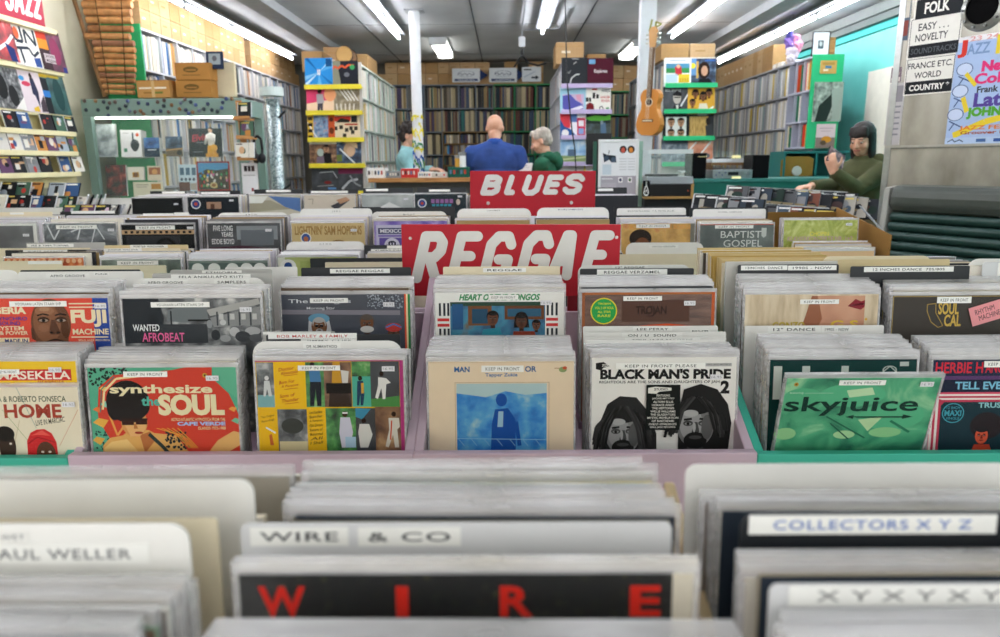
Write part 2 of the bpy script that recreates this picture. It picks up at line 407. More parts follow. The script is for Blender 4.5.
def lp(xl, xr, ytop, art, label, lean=5., yaw=0., roll=0., strip='KEEP IN FRONT', sp=None, price=None, group=None, Y=None, sleeve=True, edge='ded9cf', dy=0.):
    """a front facing record: measured left edge, right edge and top edge of its printed cover"""
    p = fitw(xl, xr, ytop, W) if Y is None else at((xl+xr)/2, ytop, Y)
    o = thing('vinyl_record', label, 'record', group=group)
    seat(o, p.x, p.y+dy, p.z, W, lean, yaw, roll)
    mb = MB(); mb.box(-W/2, 0, 0, W/2, .0045, W, edge); art.into(mb, -W/2, W, 0)
    mb.build('cover', art.matlist(M_PRINT), o)
    sl_ = child('plastic_sleeve', SLEEVE_FRONT, o) if sleeve else None
    if strip and sp:
        u0, v0, u1, v1 = sp
        add_strip(sl_ or o, strip, (u0+u1)/2*W-W/2, W-(v0+v1)/2*W, (u1-u0)*W, (v1-v0)*W)
    if price:
        add_strip(sl_ or o, '16.95', price[0]*W-W/2, W-price[1]*W, .027, .011, col='8a8d92', bg='e9e9ee', name='price_sticker')
    return o, p
# edge-on records: a few kinds of cover and sleeve shared by the copies
EDGE = ['f6f2e8', 'efe9da', 'ffffff', 'e9dfc6', 'd2c9b6', 'b5ab96', '34353a', '96907e', 'f2eef4', 'd2b888', 'f8f5ee', 'f4ecd8', '5f7486', 'dcc668', '8fa590', 'e6d8cc']
COVERS = []
for i, c in enumerate(EDGE):
    t = .004+.0012*(i % 4); mb = MB(); face = ['4b4d52', 'b9b2a4', '6d5c4c', 'd6d0c4', '8a8480', '39424f'][i % 6]
    mb.box(-W/2, 0, 0, W/2, t, W, c, front=face); COVERS.append((mb.mesh('cover', M_PRINT), t))
SLV = {}
def packed(x, Y, z, pitch, lean, label, group, q, plastic=.8, yaw=0.):
    me, t = COVERS[q.randrange(len(COVERS))]
    o = bpy.data.objects.new('vinyl_record', me); COL.objects.link(o); tag(o, label, 'record', group)
    seat(o, x+q.uniform(-.004, .004), Y, z+q.uniform(-.004, .003), W, lean, yaw, q.uniform(-.5, .5))
    if q.random() < plastic:
        k = round(pitch*.68, 3)
        if k not in SLV: SLV[k] = sleeve_mesh(k, film=False, w=.325, lip=.009)
        child('plastic_sleeve', SLV[k], o)
    return o
def stack(x, Y0, z0, Y1, z1, n, label, group, lean=5., seed=1, plastic=.8, dx=0.):
    q = random.Random(seed)
    for i in range(n):
        f = i/max(1, n-1); packed(x+dx*f, Y0+(Y1-Y0)*f, z0+(z1-z0)*f, (Y1-Y0)/max(1, n-1), lean, label, group, q, plastic)
def rounded(w, h, r, n=5):
    pts = [(-w/2, 0), (w/2, 0)]
    for cx, a0 in ((w/2-r, 0), (-w/2+r, 90)):
        for i in range(n+1):
            a = math.radians(a0+90*i/n); pts.append((cx+r*math.cos(a), h-r+r*math.sin(a)))
    return pts
CARDC = {'white': 'f3f2ee', 'cream': 'efe3c6', 'black': '22262b', 'grey': 'b9b8b4', 'tan': 'e6d3a6', 'clear': 'dfe0e2'}
def card(x0, x1, ytop, Y, col, label, labels=(), r=.022, lean=5., hh=.33, ink='2b2d30', group=None):
    """header card standing among the records; labels are (words, left px, right px, top px, bottom px, ink)"""
    a, b = at(x0, ytop, Y), at(x1, ytop, Y); w = b.x-a.x
    o = thing('header_card', label, 'divider card', group=group)
    seat(o, (a.x+b.x)/2, Y, (a.z+b.z)/2, hh, lean)
    mb = MB(); mb.prism(rounded(w, hh, r), 0, .0022, CARDC.get(col, col)); mb.build('board', M_PLASTIC if col == 'black' else M_PRINT, o)
    for L in labels:
        t, l0, l1, v0, v1 = L[:5]; c = L[5] if len(L) > 5 else ink; bg = L[6] if len(L) > 6 else 'fbfbf7'
        pa, pb = at(l0, v0, Y), at(l1, v1, Y); cz = (pa.z+pb.z)/2
        add_strip(o, t, (pa.x+pb.x)/2-(a.x+b.x)/2, hh-((a.z+b.z)/2-cz), pb.x-pa.x, pa.z-pb.z, y=-.0008, col=c, bg=bg, bold=.01)
    return o
STUFF = MB()   # every record past the nearest three hundred: packed rows of the far bins and the wall shelves
def stuff_stack(x, Y0, z0, Y1, z1, lean=5., seed=1, pitch=.007, w=W, pal=None):
    q = random.Random(seed); n = max(2, int((Y1-Y0)/pitch)); R = rot_of(lean)
    for i in range(n):
        f = i/(n-1); c = q.choice(pal or ['f2f0f2', 'e6e4ea', 'd8d5da', 'efe9dc', 'c7c4c6', 'ffffff', 'e9dfc8', '8f8c8c', '3a3b40', 'dcd8e2', 'b79a6a', 'f0eef4'])
        t = pitch*.8; z = z0+(z1-z0)*f+q.uniform(-.005, .004); xx = x+q.uniform(-.006, .006); b = MB()
        b.box(-w/2, 0, 0, w/2, t, W, c); p = Vector((xx, Y0+(Y1-Y0)*f, z))-R @ Vector((0, 0, W))
        b.xform(Matrix.Translation(p) @ R.to_4x4())
        k = len(STUFF.v); STUFF.v += b.v; STUFF.f += [tuple(j+k for j in g) for g in b.f]; STUFF.c += b.c; STUFF.m += b.m

LAV, TEAL = 'cdb6c6', '3fb59d'
def bin_unit(x0, x1, yf, zf, yb, zb, col, label, mids=1, inner=None, name='record_bin', tb=.02):
    o = thing(name, label, 'record bin', ((x0+x1)/2, yf, 0)); w = x1-x0; d = yb-yf
    m = MB(); m.box(-w/2, 0, .0, w/2, .022, zf, col); m.build('front_panel', M_SATIN, o, bevel=.003)
    sl = [(.022, 0), (d, 0), (d, zb), (.022, zf)]
    for s in (-1, 1):
        m = MB(); xx = s*(w/2-tb/2); m.prismx(sl, xx-tb/2, xx+tb/2, col); m.build('side_panel', M_SATIN, o, bevel=.003)
    for i in range(mids):
        xx = -w/2+w*(i+1)/(mids+1); m = MB(); m.prismx([(.022, .1), (d, .1), (d, zb-.20), (.022, zf-.06)], xx-.006, xx+.006, inner or col); m.build('partition', M_SATIN, o)
    m = MB(); m.box(-w/2+tb, d-.018, 0, w/2-tb, d, zb-.1, col); m.build('back_panel', M_SATIN, o)
    m = MB(); m.prismx([(.022, zf-.20), (d-.02, zf-.20), (d-.02, zf-.17), (.022, zf-.17)], -w/2+tb, w/2-tb, col); m.build('bin_floor', M_SATIN, o)
    return o
# stroke lettering of the painted signs
STROKES = {
 'B': (.5, [[(0,0),(0,1)], [(0,1),(.34,1),(.47,.88),(.47,.68),(.34,.54),(0,.54)], [(.34,.54),(.5,.4),(.5,.14),(.36,0),(0,0)]]),
 'L': (.42, [[(0,1),(0,0),(.42,0)]]),
 'U': (.5, [[(0,1),(0,.2),(.13,0),(.36,0),(.5,.2),(.5,1)]]),
 'E': (.45, [[(.45,1),(0,1),(0,0),(.42,0)], [(0,.52),(.38,.52)]]),
 'S': (.5, [[(.5,.84),(.38,1),(.13,1),(.0,.86),(.0,.68),(.12,.56),(.38,.48),(.5,.36),(.5,.15),(.37,0),(.12,0),(0,.15)]]),
 'R': (.52, [[(0,0),(0,1)], [(0,1),(.36,1),(.5,.86),(.5,.66),(.36,.5),(0,.5)], [(.22,.5),(.52,0)]]),
 'G': (.55, [[(.54,.8),(.42,1),(.16,1),(0,.8),(0,.2),(.14,0),(.4,0),(.55,.16),(.55,.44),(.3,.44)]]),
 'A': (.6, [[(0,0),(.22,1),(.38,1),(.6,0)], [(.1,.36),(.5,.36)]]),
 'J': (.42, [[(.12,1),(.42,1),(.42,.2),(.3,0),(.1,0),(0,.18)]]),
 'Z': (.5, [[(0,1),(.5,1),(0,0),(.5,0)]]),
}
def stroke_text(art, ch, u0, v0, u1, v1, col, t=.22, shear=.25):
    """painted letter filling the box; t = stroke over letter height"""
    wd, st = STROKES[ch]; hv = v1-v0; asp = art.w/art.h; tv = t*hv; tu = tv/asp
    sh = shear*hv/asp
    def P(x, y): return (u0+tu/2+(u1-u0-tu-sh)*x/wd+sh*y, v1-tv/2-(hv-tv)*y)
    for s in st:
        pts = [P(*p) for p in s]
        for i in range(len(pts)-1):
            (a, b), (c, d) = pts[i], pts[i+1]; dx, dy = (c-a)*asp, d-b; L = math.hypot(dx, dy) or 1; nx, ny = -dy/L*tv/2/asp, dx/L*tv/2
            art.poly([(a+nx, b+ny), (c+nx, d+ny), (c-nx, d-ny), (a-nx, b-ny)], col)
        for k, (a, b) in enumerate(pts):
            art.ell(a, b, tu/2, tv/2, col, 14)
# ================================================================== covers
class Cov(Art):
    """art measured in an enlarged view of the cover: origin ox,oy and side length s in that view"""
    def __init__(s, ox, oy, side, bg='ffffff', side_v=None, w=W, h=W):
        s.ox, s.oy, s.sx, s.sy = ox, oy, side, side_v or side
        Art.__init__(s, w, h, bg)
    def q(s, x, y): return ((x-s.ox)/s.sx, (y-s.oy)/s.sy)
    def cl(s, p): return (min(1, max(0, p[0])), min(1, max(0, p[1])))
    def R(s, x0, y0, x1, y1, c): a, b = s.cl(s.q(x0, y0)), s.cl(s.q(x1, y1)); return s.rect(a[0], a[1], b[0], b[1], c)
    def PIC(s, x0, y0, x1, y1, m): a, b = s.cl(s.q(x0, y0)), s.cl(s.q(x1, y1)); return s.pic(a[0], a[1], b[0], b[1], m)
    def T(s, t, x0, y0, x1, y1, c, bold=.01, shear=0., rot=0., sp=1.): a, b = s.q(x0, y0), s.q(x1, y1); return s.text(t, a[0], a[1], b[0], b[1], c, bold, shear, rot, sp)
    def E(s, x, y, rx, ry, c, **k): a = s.q(x, y); return s.ell(a[0], a[1], rx/s.sx, ry/s.sy, c, **k)
    def RG(s, x, y, rx, ry, t, c): a = s.q(x, y); return s.ring(a[0], a[1], rx/s.sx, ry/s.sy, t/s.sx, c)
    def P(s, pts, c): return s.poly([s.cl(s.q(*p)) for p in pts], c)
    def L(s, pts, t, c): return s.line([s.q(*p) for p in pts], t/s.sx, c)
    def FACE(s, x, y, r, **k): a = s.q(x, y); return s.face(a[0], a[1], r/s.sx, **k)
    def DOTS(s, n, x0, y0, x1, y1, r, c, seed=1): a, b = s.cl(s.q(x0, y0)), s.cl(s.q(x1, y1)); return s.dots(n, a[0], a[1], b[0], b[1], r/s.sx, c, seed)

PM = {}
def pm(name, cols, scale=25, detail=8, **k):
    if name not in PM: PM[name] = noise_mat('picture_'+name, cols, scale, detail, .4, **k)
    return PM[name]
BW = pm('grey_street', ['16181a', '3c4043', '777b7c', 'c9c9c6'], 28, 9)
DKG = pm('dark_grey', ['1a1c20', '33373c', '4a4e54'], 9, 6)
GRN = pm('green_park', ['0f2b14', '2c6a35', '4f9a4c', 'a8c58a'], 34, 8)
BRN = pm('brown_room', ['2a1a12', '5a3a26', '8a6444', 'c09a6c'], 20, 7)
BLU = pm('blue_garden', ['0f63b8', '2b86d2', '55a6d8', 'a9cfd6'], 24, 9)
BLG = pm('blue_room', ['15324a', '1f5f86', '2f86a6', '6a5a3c'], 18, 6)
TEA = pm('teal_water', ['1f6a52', '38936c', '52ad80', '95cfa0'], 10, 4, distort=1.4)
WDP = pm('brown_plank', ['4a3128', '68483a', '7d5a49'], 16, 6, stretch=(1, 1, 5))
BLN = pm('blonde_hair', ['a58c6c', 'cfbb9a', 'e6d8bf'], 12, 5, stretch=(3, 1, .6))
SKN = pm('warm_skin', ['a5674a', 'c48a68', 'd9a684'], 7, 3)
SIL = pm('silver_lines', ['4a5056', '6a7076', '8b9196', 'd9dde0'], 9, 8, distort=2.5, pos=[.3, .5, .6, .72])
ORG = pm('orange_collage', ['7a2a18', 'c9582c', 'e58a4c', 'f0c49a'], 26, 4)
TAN = pm('tan_painting', ['6a4a20', 'b98a3c', 'd9aa58', 'c8663a'], 12, 6)
OLV = pm('olive_pattern', ['8a9a34', 'b4bd58', 'd3d88a'], 11, 4, distort=3)
PUR = pm('purple_paint', ['3f2c88', '6a54b4', '9a86cc', 'c9bce4'], 12, 5)
GRY = pm('pale_grey', ['8f9494', 'a8adac', 'c3c6c4'], 8, 5)
NVY = pm('night_sky', ['10182a', '1f2f48', '3a5470', '8aa0b8'], 14, 6)
RED = pm('red_smoke', ['3a0f14', '8a1f28', 'c8383c', 'e8a0a0'], 9, 5)

TABLE = []
# ---------------- nearest row of the middle table (lower tier)
a = Cov(-268, 118, 552, 'f0c62c')
a.R(-268, 150, 262, 192, 'c8302e'); a.T('HUGH MASEKELA', -190, 156, 258, 188, 'f4ead8', .02); a.T('presents', 136, 192, 232, 203, 'b03030', .01); a.R(-268, 208, 285, 240, 'c9442f')
lp(-73, 76, 361, a, 'yellow record with a red lettered band, behind the beige red-turban cover', sp=(.45, .055, .62, .09), strip='KEEP IN FRONT', price=(.86, .06))
a = Cov(-262, 213, 552, 'e9dfc6')
a.T('MARA & ROBERTO FONSECA', -60, 248, 240, 270, '3c4a34', .012); a.T('HOME', 6, 278, 220, 332, 'a8402e', .03); a.T('LIVE IN MARCIAC', 118, 334, 230, 354, '3c3a30', .01, .2, 8)
for k, (x0, y0, x1, y1) in enumerate(((20, 470, 60, 340), (0, 300, 120, 470), (200, 440, 282, 300), (60, 213, 120, 370))): a.L([(x0, y0), (x1, y1)], 1.5, ('b9a878', '8aa05a', 'd08a5a', '5a8a8a')[k])
a.E(5, 440, 32, 62, '3a2a20'); a.E(0, 392, 36, 30, '1d1713'); a.E(18, 430, 5, 4, 'e8d8c8')
a.P([(78, 480), (80, 420), (96, 388), (120, 376), (150, 374), (175, 390), (190, 425), (192, 480)], 'd02a2c'); a.P([(95, 400), (140, 378), (170, 400), (120, 396)], 'e85a50'); a.E(148, 470, 36, 48, '5a3826'); a.E(135, 462, 6, 4, 'e8d8c8'); a.E(162, 462, 6, 4, 'e8d8c8'); a.L([(84, 430), (120, 405), (185, 425)], 5, 'a81f24')
lp(-70, 77, 387, a, 'beige record cover showing a singer in a red turban, before the yellow record', lean=4, strip=None, price=(.93, .12), Y=fitw(-73, 76, 361, W).y-.012)

a = Cov(325, 138, 558, '58ad8c')
a.DOTS(90, 330, 140, 470, 215, 5, '21302a', 2); a.DOTS(60, 335, 380, 420, 455, 4, '2a4a44', 4)
a.P([(352, 300), (362, 215), (420, 168), (520, 160), (640, 150), (700, 138), (792, 138), (790, 180), (850, 240), (875, 300), (884, 320), (884, 690), (325, 690), (360, 560), (420, 470), (352, 340)], 'd2402c')
a.P([(884, 138), (792, 138), (800, 170), (850, 235), (884, 260)], '62b592')
for x, y, r, c in ((360, 350, 30, 'e8b04c'), (384, 280, 22, '8fcab4'), (352, 300, 18, 'e37a3c'), (380, 220, 16, 'e9c86a'), (345, 420, 26, 'd8a84a'), (862, 300, 16, 'e9a04a'), (874, 345, 20, '74b894')): a.P([(x-r, y), (x-r*.2, y-r*.6), (x+r, y-r*.3), (x+r*.3, y+r*.7)], c)
a.L([(372, 300), (382, 230), (430, 182), (520, 172)], 8, 'f0d9a0'); a.L([(362, 310), (372, 222), (424, 174)], 4, '2c7a72'); a.L([(395, 320), (420, 400), (450, 360)], 8, 'e8a050')
a.P([(352, 690), (362, 440), (390, 410), (440, 400), (470, 378), (540, 380), (560, 392), (640, 400), (690, 470), (700, 690)], 'e0ab5e'); a.P([(352, 690), (366, 450), (395, 425), (455, 415), (500, 470), (540, 690)], 'eec77c'); a.P([(505, 400), (545, 385), (562, 420), (520, 470)], 'b9703c')
a.E(487, 350, 50, 56, 'd99a58'); a.P([(446, 350), (470, 404), (505, 404), (528, 376), (536, 340)], 'e6b271'); a.E(468, 270, 82, 82, '1b1512'); a.E(415, 290, 28, 52, '1b1512'); a.E(520, 285, 30, 40, '1b1512')
a.R(440, 336, 486, 360, '3a1c12'); a.R(492, 336, 536, 358, '3a1c12'); a.R(436, 334, 538, 342, '2a140e'); a.E(502, 390, 16, 5, '9a3a2a'); a.P([(486, 355), (494, 355), (500, 374), (484, 374)], 'b9743e')
a.L([(540, 395), (585, 440), (610, 470)], 14, '2d3a34'); a.DOTS(60, 600, 385, 690, 455, 5, '1d2a2e', 7)
for k in range(5): a.L([(570+k*20, 372), (640+k*14, 395+k*6), (690+k*8, 450)], 3, 'e9a23c')
a.P([(760, 470), (800, 420), (860, 385), (884, 390), (884, 440), (830, 470)], 'e3b06a')
a.T('synthesize', 404, 204, 790, 248, 'efe2b6', .03); a.T('the', 520, 250, 592, 286, '54b8a4', .03); a.T('SOUL', 582, 242, 832, 324, 'efe2b6', .055)
a.T('ASTRO-ATLANTIC HYPNOTICA FROM THE', 628, 333, 832, 345, 'efd9a0', .01); a.T('CAPE VERDE', 650, 348, 832, 363, 'a9bfe8', .05); a.T('ISLANDS 1973-1988', 728, 367, 832, 379, 'efd9a0', .01)
a.E(765, 170, 9, 9, 'c9a03a'); a.E(765, 170, 4, 4, '5a3a1a')
lp(87, 236, 367, a, 'red and teal record cover with drawn woman in big afro and sunglasses', sp=(.245, .028, .54, .066), price=(.84, .076))

a = Cov(55, 112, 555, 'f2c21c')
a.PIC(57, 120, 122, 292, BW); a.R(57, 245, 122, 292, '7fb0b4'); a.E(95, 180, 8, 9, 'd8d8d8'); a.P([(85, 190), (105, 190), (112, 250), (100, 250), (95, 220), (88, 250), (80, 250)], 'cfd3d2')
for k, (t, y) in enumerate((('Doctor', 138), ('Alimantado', 152), ('Born For', 188), ('A Purpose', 204), ('Sons of', 240), ('Thunder', 258))): a.T(t, 140+8*(k % 2), y, 200+14*(k % 2), y+13, 'b9381c', .012, .25, 8)
for y in (172, 224, 280): a.L([(160, y), (212, y-6)], 2, 'b9381c')
a.PIC(242, 120, 311, 292, GRN); a.E(268, 130, 9, 11, '1d1512'); a.P([(255, 140), (295, 140), (300, 195), (258, 195)], '4a7fae'); a.P([(258, 195), (300, 195), (298, 288), (282, 288), (278, 220), (270, 288), (255, 288)], '20242c')
a.PIC(311, 120, 414, 292, BRN); a.P([(345, 120), (372, 120), (378, 200), (340, 200)], 'c9962c'); a.P([(375, 150), (405, 155), (400, 205), (380, 205)], 'd6d2cc'); a.R(318, 200, 412, 240, '1a1512'); a.P([(325, 292), (330, 240), (400, 240), (412, 292)], '3a2c24')
a.R(416, 118, 486, 292, '4fb09a'); a.PIC(416, 118, 486, 175, GRN); a.E(447, 182, 8, 9, '2a1c14'); a.P([(436, 192), (458, 192), (462, 240), (456, 286), (446, 286), (446, 245), (440, 286), (432, 286)], '23405e'); a.R(450, 200, 460, 240, 'd8a83c')
a.PIC(486, 118, 594, 292, DKG); a.P([(486, 262), (594, 250), (594, 292), (486, 292)], '4f8f4a'); a.E(528, 165, 8, 10, '2a1c14'); a.P([(515, 178), (545, 182), (562, 200), (545, 205), (540, 262), (530, 262), (526, 220), (512, 262), (502, 256), (514, 210)], 'e6e6e2')
a.PIC(130, 300, 241, 690, BW); a.R(134, 425, 240, 690, 'd9cda2'); a.E(185, 365, 42, 30, '3c3f3a')
a.R(64, 300, 128, 690, 'f0bd1a'); a.T('Two Original', 68, 322, 118, 334, '8a5a1c', .01, .2, 12); a.T('Recordings', 68, 338, 118, 350, '8a5a1c', .01, .2, 12); a.L([(84, 370), (120, 392)], 6, 'e9e9e4'); a.P([(95, 400), (105, 395), (112, 440), (98, 440)], 'c8652c')
for k, t in enumerate(('includes', 'Born For', 'A Purpose', 'Oil Drum', 'Return of', 'Muhammad', 'Ali', 'I Shall')): a.T(t, 250, 306+17*k, 300, 317+17*k, '7a5a1a', .01, .2, 6)
a.PIC(313, 296, 426, 690, GRN); a.E(385, 320, 10, 11, '3a2418'); a.P([(368, 332), (404, 332), (414, 390), (400, 450), (370, 450), (362, 392)], 'cfcfe0'); a.R(384, 408, 424, 450, 'a9c9e0'); a.R(376, 312, 396, 318, 'e8e8e8')
a.PIC(426, 296, 500, 690, DKG); a.P([(426, 296), (484, 300), (450, 340), (426, 330)], '3f8fb0'); a.E(456, 345, 9, 10, '2a1a12'); a.P([(440, 358), (476, 358), (488, 400), (470, 450), (440, 450), (434, 390)], 'd9d9d4')
a.PIC(500, 292, 606, 690, BRN); a.E(570, 320, 9, 10, '2a1a12'); a.P([(550, 335), (590, 335), (592, 370), (582, 380), (588, 450), (572, 450), (566, 400), (548, 450), (536, 446), (552, 380)], 'd8d3c6'); a.L([(562, 345), (556, 420)], 5, 'd04a2a')
a.R(596, 108, 610, 690, 'b23a7a'); a.R(55, 112, 610, 117, 'b23a7a')
lp(255, 403, 360, a, 'yellow record cover with a grid of nine street photographs', sp=(.29, .035, .575, .07), price=(.9, .06))

a = Cov(-186, 108, 521, 'eed9bb')
a.T('MAN', -93, 128, -38, 148, '1d5f9a', .03); a.T('OR', 160, 127, 201, 148, '1d5f9a', .03); a.T('Tapper Zukie', 18, 152, 133, 168, '1d6fae', .02)
for (x0, y0, x1, y1) in ((-92, 185, 247, 187), (-92, 185, -90, 620), (245, 185, 247, 620)): a.R(x0, y0, x1, y1, 'c0a888')
a.PIC(-86, 190, 238, 600, BLU); a.P([(-86, 190), (238, 190), (238, 225), (160, 232), (90, 218), (20, 240), (-86, 225)], 'b5cfd2')
a.E(75, 250, 20, 24, '1450a4'); a.P([(52, 285), (98, 280), (125, 320), (128, 600), (30, 600), (40, 340)], '1450a4'); a.P([(64, 292), (82, 292), (80, 350), (60, 350)], '9fc6dc'); a.L([(128, 330), (140, 420)], 14, '1450a4')
for x in range(-80, 240, 46): a.L([(x, 395), (x+20, 420)], 2, '8fc4e4')
a.L([(-86, 392), (238, 398)], 2.5, '8fc4e4')
a.R(-180, 112, 330, 114, 'd8c2a0'); a.R(265, 133, 285, 137, 'c9a884'); a.E(295, 140, 14, 10, '8aa06a'); a.E(302, 134, 8, 6, 'c8573a')
lp(428, 574, 361, a, 'beige record cover with a square blue photograph of a standing man', sp=(.365, .03, .655, .075))

a = Cov(398, 97, 520, 'efede8')
a.P([(412, 118), (440, 114), (462, 130), (440, 135), (430, 145), (412, 140)], '181818'); a.T('STUDIO', 435, 122, 460, 132, 'f2f0ea', .02)
a.R(806, 120, 900, 132, 'b9b9b9'); a.T('SOUL JAZZ RECORDS', 810, 122, 896, 130, '444444', .01)
a.T("BLACK MAN'S PRIDE", 428, 140, 898, 178, '131313', .05); a.T('RIGHTEOUS ARE THE SONS AND DAUGHTERS OF JAH', 425, 183, 858, 196, '222222', .015); a.T('2', 862, 184, 895, 232, '131313', .05)
def locks(cx, cy, r, seed, skin, down):
    q = random.Random(seed)
    a.FACE(cx, cy, r*.95, skin=skin, hair='1b1b1b', dark='454545', beard=1, lit='9a9a9a', eye='8c8c8c')
    a.E(cx+r*.45, cy+r*.1, r*.22, r*.5, '5a5a5a'); a.E(cx-r*.2, cy-r*.45, r*.3, r*.14, 'b0b0b0'); a.E(cx-r*.05, cy+r*.12, r*.06, r*.2, 'a8a8a8')
    for k in range(64):
        sd = 1 if k % 2 else -1; u = q.random(); x0 = cx+sd*r*(.05+.75*u); y0 = cy-r*(1.12-.55*u*u); x1 = cx+sd*r*(.78+.42*u)+q.uniform(-8, 8); y1 = cy+r*(.05+.9*q.random())*down*.7
        a.L([(x0, y0), ((x0+x1)/2+sd*r*.12, (y0+y1)/2-r*.1), (x1, y1)], q.uniform(5, 10), q.choice(['141414', '222222', '303030', '3e3e3e']))
    return
    a.FACE(cx, cy, r*.95, skin=skin, hair='1b1b1b', dark='4a4a4a', beard=1, lit='9c9c9c')
a.P([(428, 690), (432, 330), (455, 270), (500, 240), (560, 245), (598, 290), (635, 380), (640, 690)], '232323'); locks(513, 375, 88, 3, '838383', 1.6)
a.P([(715, 690), (712, 300), (730, 215), (790, 195), (850, 215), (890, 270), (905, 340), (880, 690)], '202020'); locks(775, 345, 92, 5, '757575', .8)
a.R(594, 197, 716, 364, '161b1a'); a.P([(600, 208), (625, 204), (684, 208), (684, 218), (640, 222), (630, 230), (600, 228)], 'e9e7e0'); a.T('STUDIO', 622, 209, 670, 218, '161b1a', .02)
for k, t in enumerate(('FEATURING', 'JACKIE MITTOO', 'ALTON ELLIS', 'HORACE ANDY', 'THE HEPTONES', 'WILLIE WILLIAMS', 'THE GLADIATORS', 'MYSTIC REVELATION', 'OF RASTAFARI', 'DOUBLE LP + DOWNLOAD CODE', 'SOUL JAZZ RECORDS')):
    hw = (24, 40, 36, 40, 40, 45, 45, 56, 40, 50, 46)[k]; a.T(t, 655-hw, 232+11.8*k, 655+hw, 240+11.8*k, 'e9e7e0', .015)
lp(592, 737, 357, a, 'white record cover with black headline over two grey portraits of men with dreadlocks', sp=(.165, .04, .78, .08), strip='KEEP IN FRONT PLEASE', price=(.86, .14))

a = Cov(175, 105, 525, '123f3c')
a.R(190, 130, 220, 252, 'dfe3dd'); a.R(292, 130, 320, 152, 'dfe3dd'); a.R(432, 130, 458, 152, 'dfe3dd'); a.R(175, 107, 700, 112, '0c2a30'); a.R(640, 116, 672, 132, 'c9cfc9')
a.RG(605, 146, 26, 16, 5, 'cfd8d0'); a.L([(575, 158), (605, 132), (635, 158)], 4, 'cfd8d0')
lp(770, 917, 359, a, 'dark green record with tall white blocks, behind the tipped sea-green cover', lean=5, strip=None)
a = Cov(230, 165, 555, '3d9871')
a.PIC(230, 165, 785, 720, TEA); a.E(300, 250, 70, 40, '57b184'); a.E(480, 240, 120, 50, '5bb78a'); a.E(640, 330, 120, 60, '59b588'); a.P([(455, 220), (545, 208), (560, 238), (470, 250)], 'bfe0b4'); a.P([(520, 345), (610, 330), (565, 395)], 'b7d9a8')
a.E(480, 410, 40, 18, 'a6d29e'); a.E(260, 405, 40, 26, '92c890'); a.E(630, 400, 60, 22, '8cc78e'); a.L([(400, 330), (560, 425)], 6, '2a6a52'); a.L([(420, 360), (500, 430)], 5, '205a48'); a.L([(640, 350), (720, 400)], 10, '2f7a5c')
a.T('skyjuice', 240, 246, 728, 328, '12352c', .018); a.T('featuring', 250, 225, 300, 235, 'cfe6d2', .0); a.R(306, 229, 408, 232, '8fc4a4'); a.L([(480, 332), (700, 332)], 4, '163a30'); a.P([(470, 332), (500, 324), (500, 341)], '163a30'); a.P([(718, 332), (680, 322), (680, 342)], '163a30'); a.R(512, 335, 680, 337, '12352c')
a.E(268, 194, 8, 8, 'c0923a'); a.E(268, 194, 3, 3, '4a3a1a')
lp(787, 942, 377, a, 'sea-green record cover tipped forward against the rim of the bin', lean=-12, sp=(.34, .018, .64, .055), price=(.91, .05), edge='2f6f58')
a = Cov(760, 105, 525, '1b2138')
a.R(760, 105, 1300, 165, '232a44'); a.T('HERBIE H', 772, 116, 942, 156, 'd2283c', .02); a.T('ANCOCK', 950, 116, 1080, 156, 'd2283c', .02); a.R(760, 166, 1300, 180, '5a3a6a'); a.T('TELL EVERYBODY', 846, 187, 1180, 216, '7fc0dc', .03)
for k, c in enumerate(('d9506a', 'f2e6e0', 'c43a54', 'f2e6e0', 'c43a54')): a.P([(755+9*k, 690), (755+9*k, 250), (775+7*k, 226+7*k), (1300, 226+7*k), (1300, 690)], c)
a.P([(800, 690), (800, 275), (812, 262), (1300, 262), (1300, 690)], '12303a'); a.RG(846, 303, 40, 37, 4, '3f9cae'); a.T('12 INCH', 822, 278, 870, 288, '3f9cae', .01); a.T('MAXI', 815, 292, 876, 314, '3f9cae', .03); a.T('SINGLE', 822, 318, 870, 327, '3f9cae', .01); a.T('TRUST ME', 935, 264, 1090, 284, '8fc6cc', .03)
a.E(970, 350, 60, 50, '22181c'); a.FACE(955, 388, 30, skin='d9583a', hair='1a1418', dark='7a2418'); a.P([(915, 460), (930, 420), (985, 420), (1000, 460)], 'c8442c')
lp(933, 1080, 359, a, 'navy record cover with red letters over a red and white striped frame', sp=(.345, .012, .62, .055))

# ---------------- second tier of the middle table
a = Cov(-185, 180, 873, 'e2513e')
a.R(585, 180, 690, 1053, '2b4aa0'); a.R(690, 180, 700, 1053, 'e8e0d0')
a.E(310, 345, 128, 160, '6d4630'); a.E(310, 420, 108, 150, '6d4630'); a.E(285, 340, 88, 130, '8a5c40'); a.E(275, 262, 62, 30, '9c6c4e'); a.E(275, 252, 34, 14, 'b08462'); a.E(262, 372, 34, 26, '96664a'); a.E(400, 380, 26, 60, '57351f')
a.P([(180, 370), (198, 372), (206, 455), (180, 440)], '5a3826')
for x in (265, 378): a.L([(x-38, 292), (x, 282), (x+36, 290)], 9, '1d1410'); a.E(x, 320, 38, 20, '55351f'); a.E(x, 324, 30, 9, 'a08c7c'); a.E(x, 324, 12, 10, '17100d'); a.L([(x-36, 318), (x, 306), (x+34, 318)], 6, '2a1b14')
a.P([(315, 320), (338, 320), (368, 400), (352, 414), (308, 414), (296, 400)], '5e3b28'); a.E(310, 402, 12, 7, '23150e'); a.E(354, 402, 12, 7, '23150e'); a.L([(262, 468), (330, 446), (400, 466)], 12, '2a1a14'); a.E(330, 474, 60, 20, '7c4a3c')
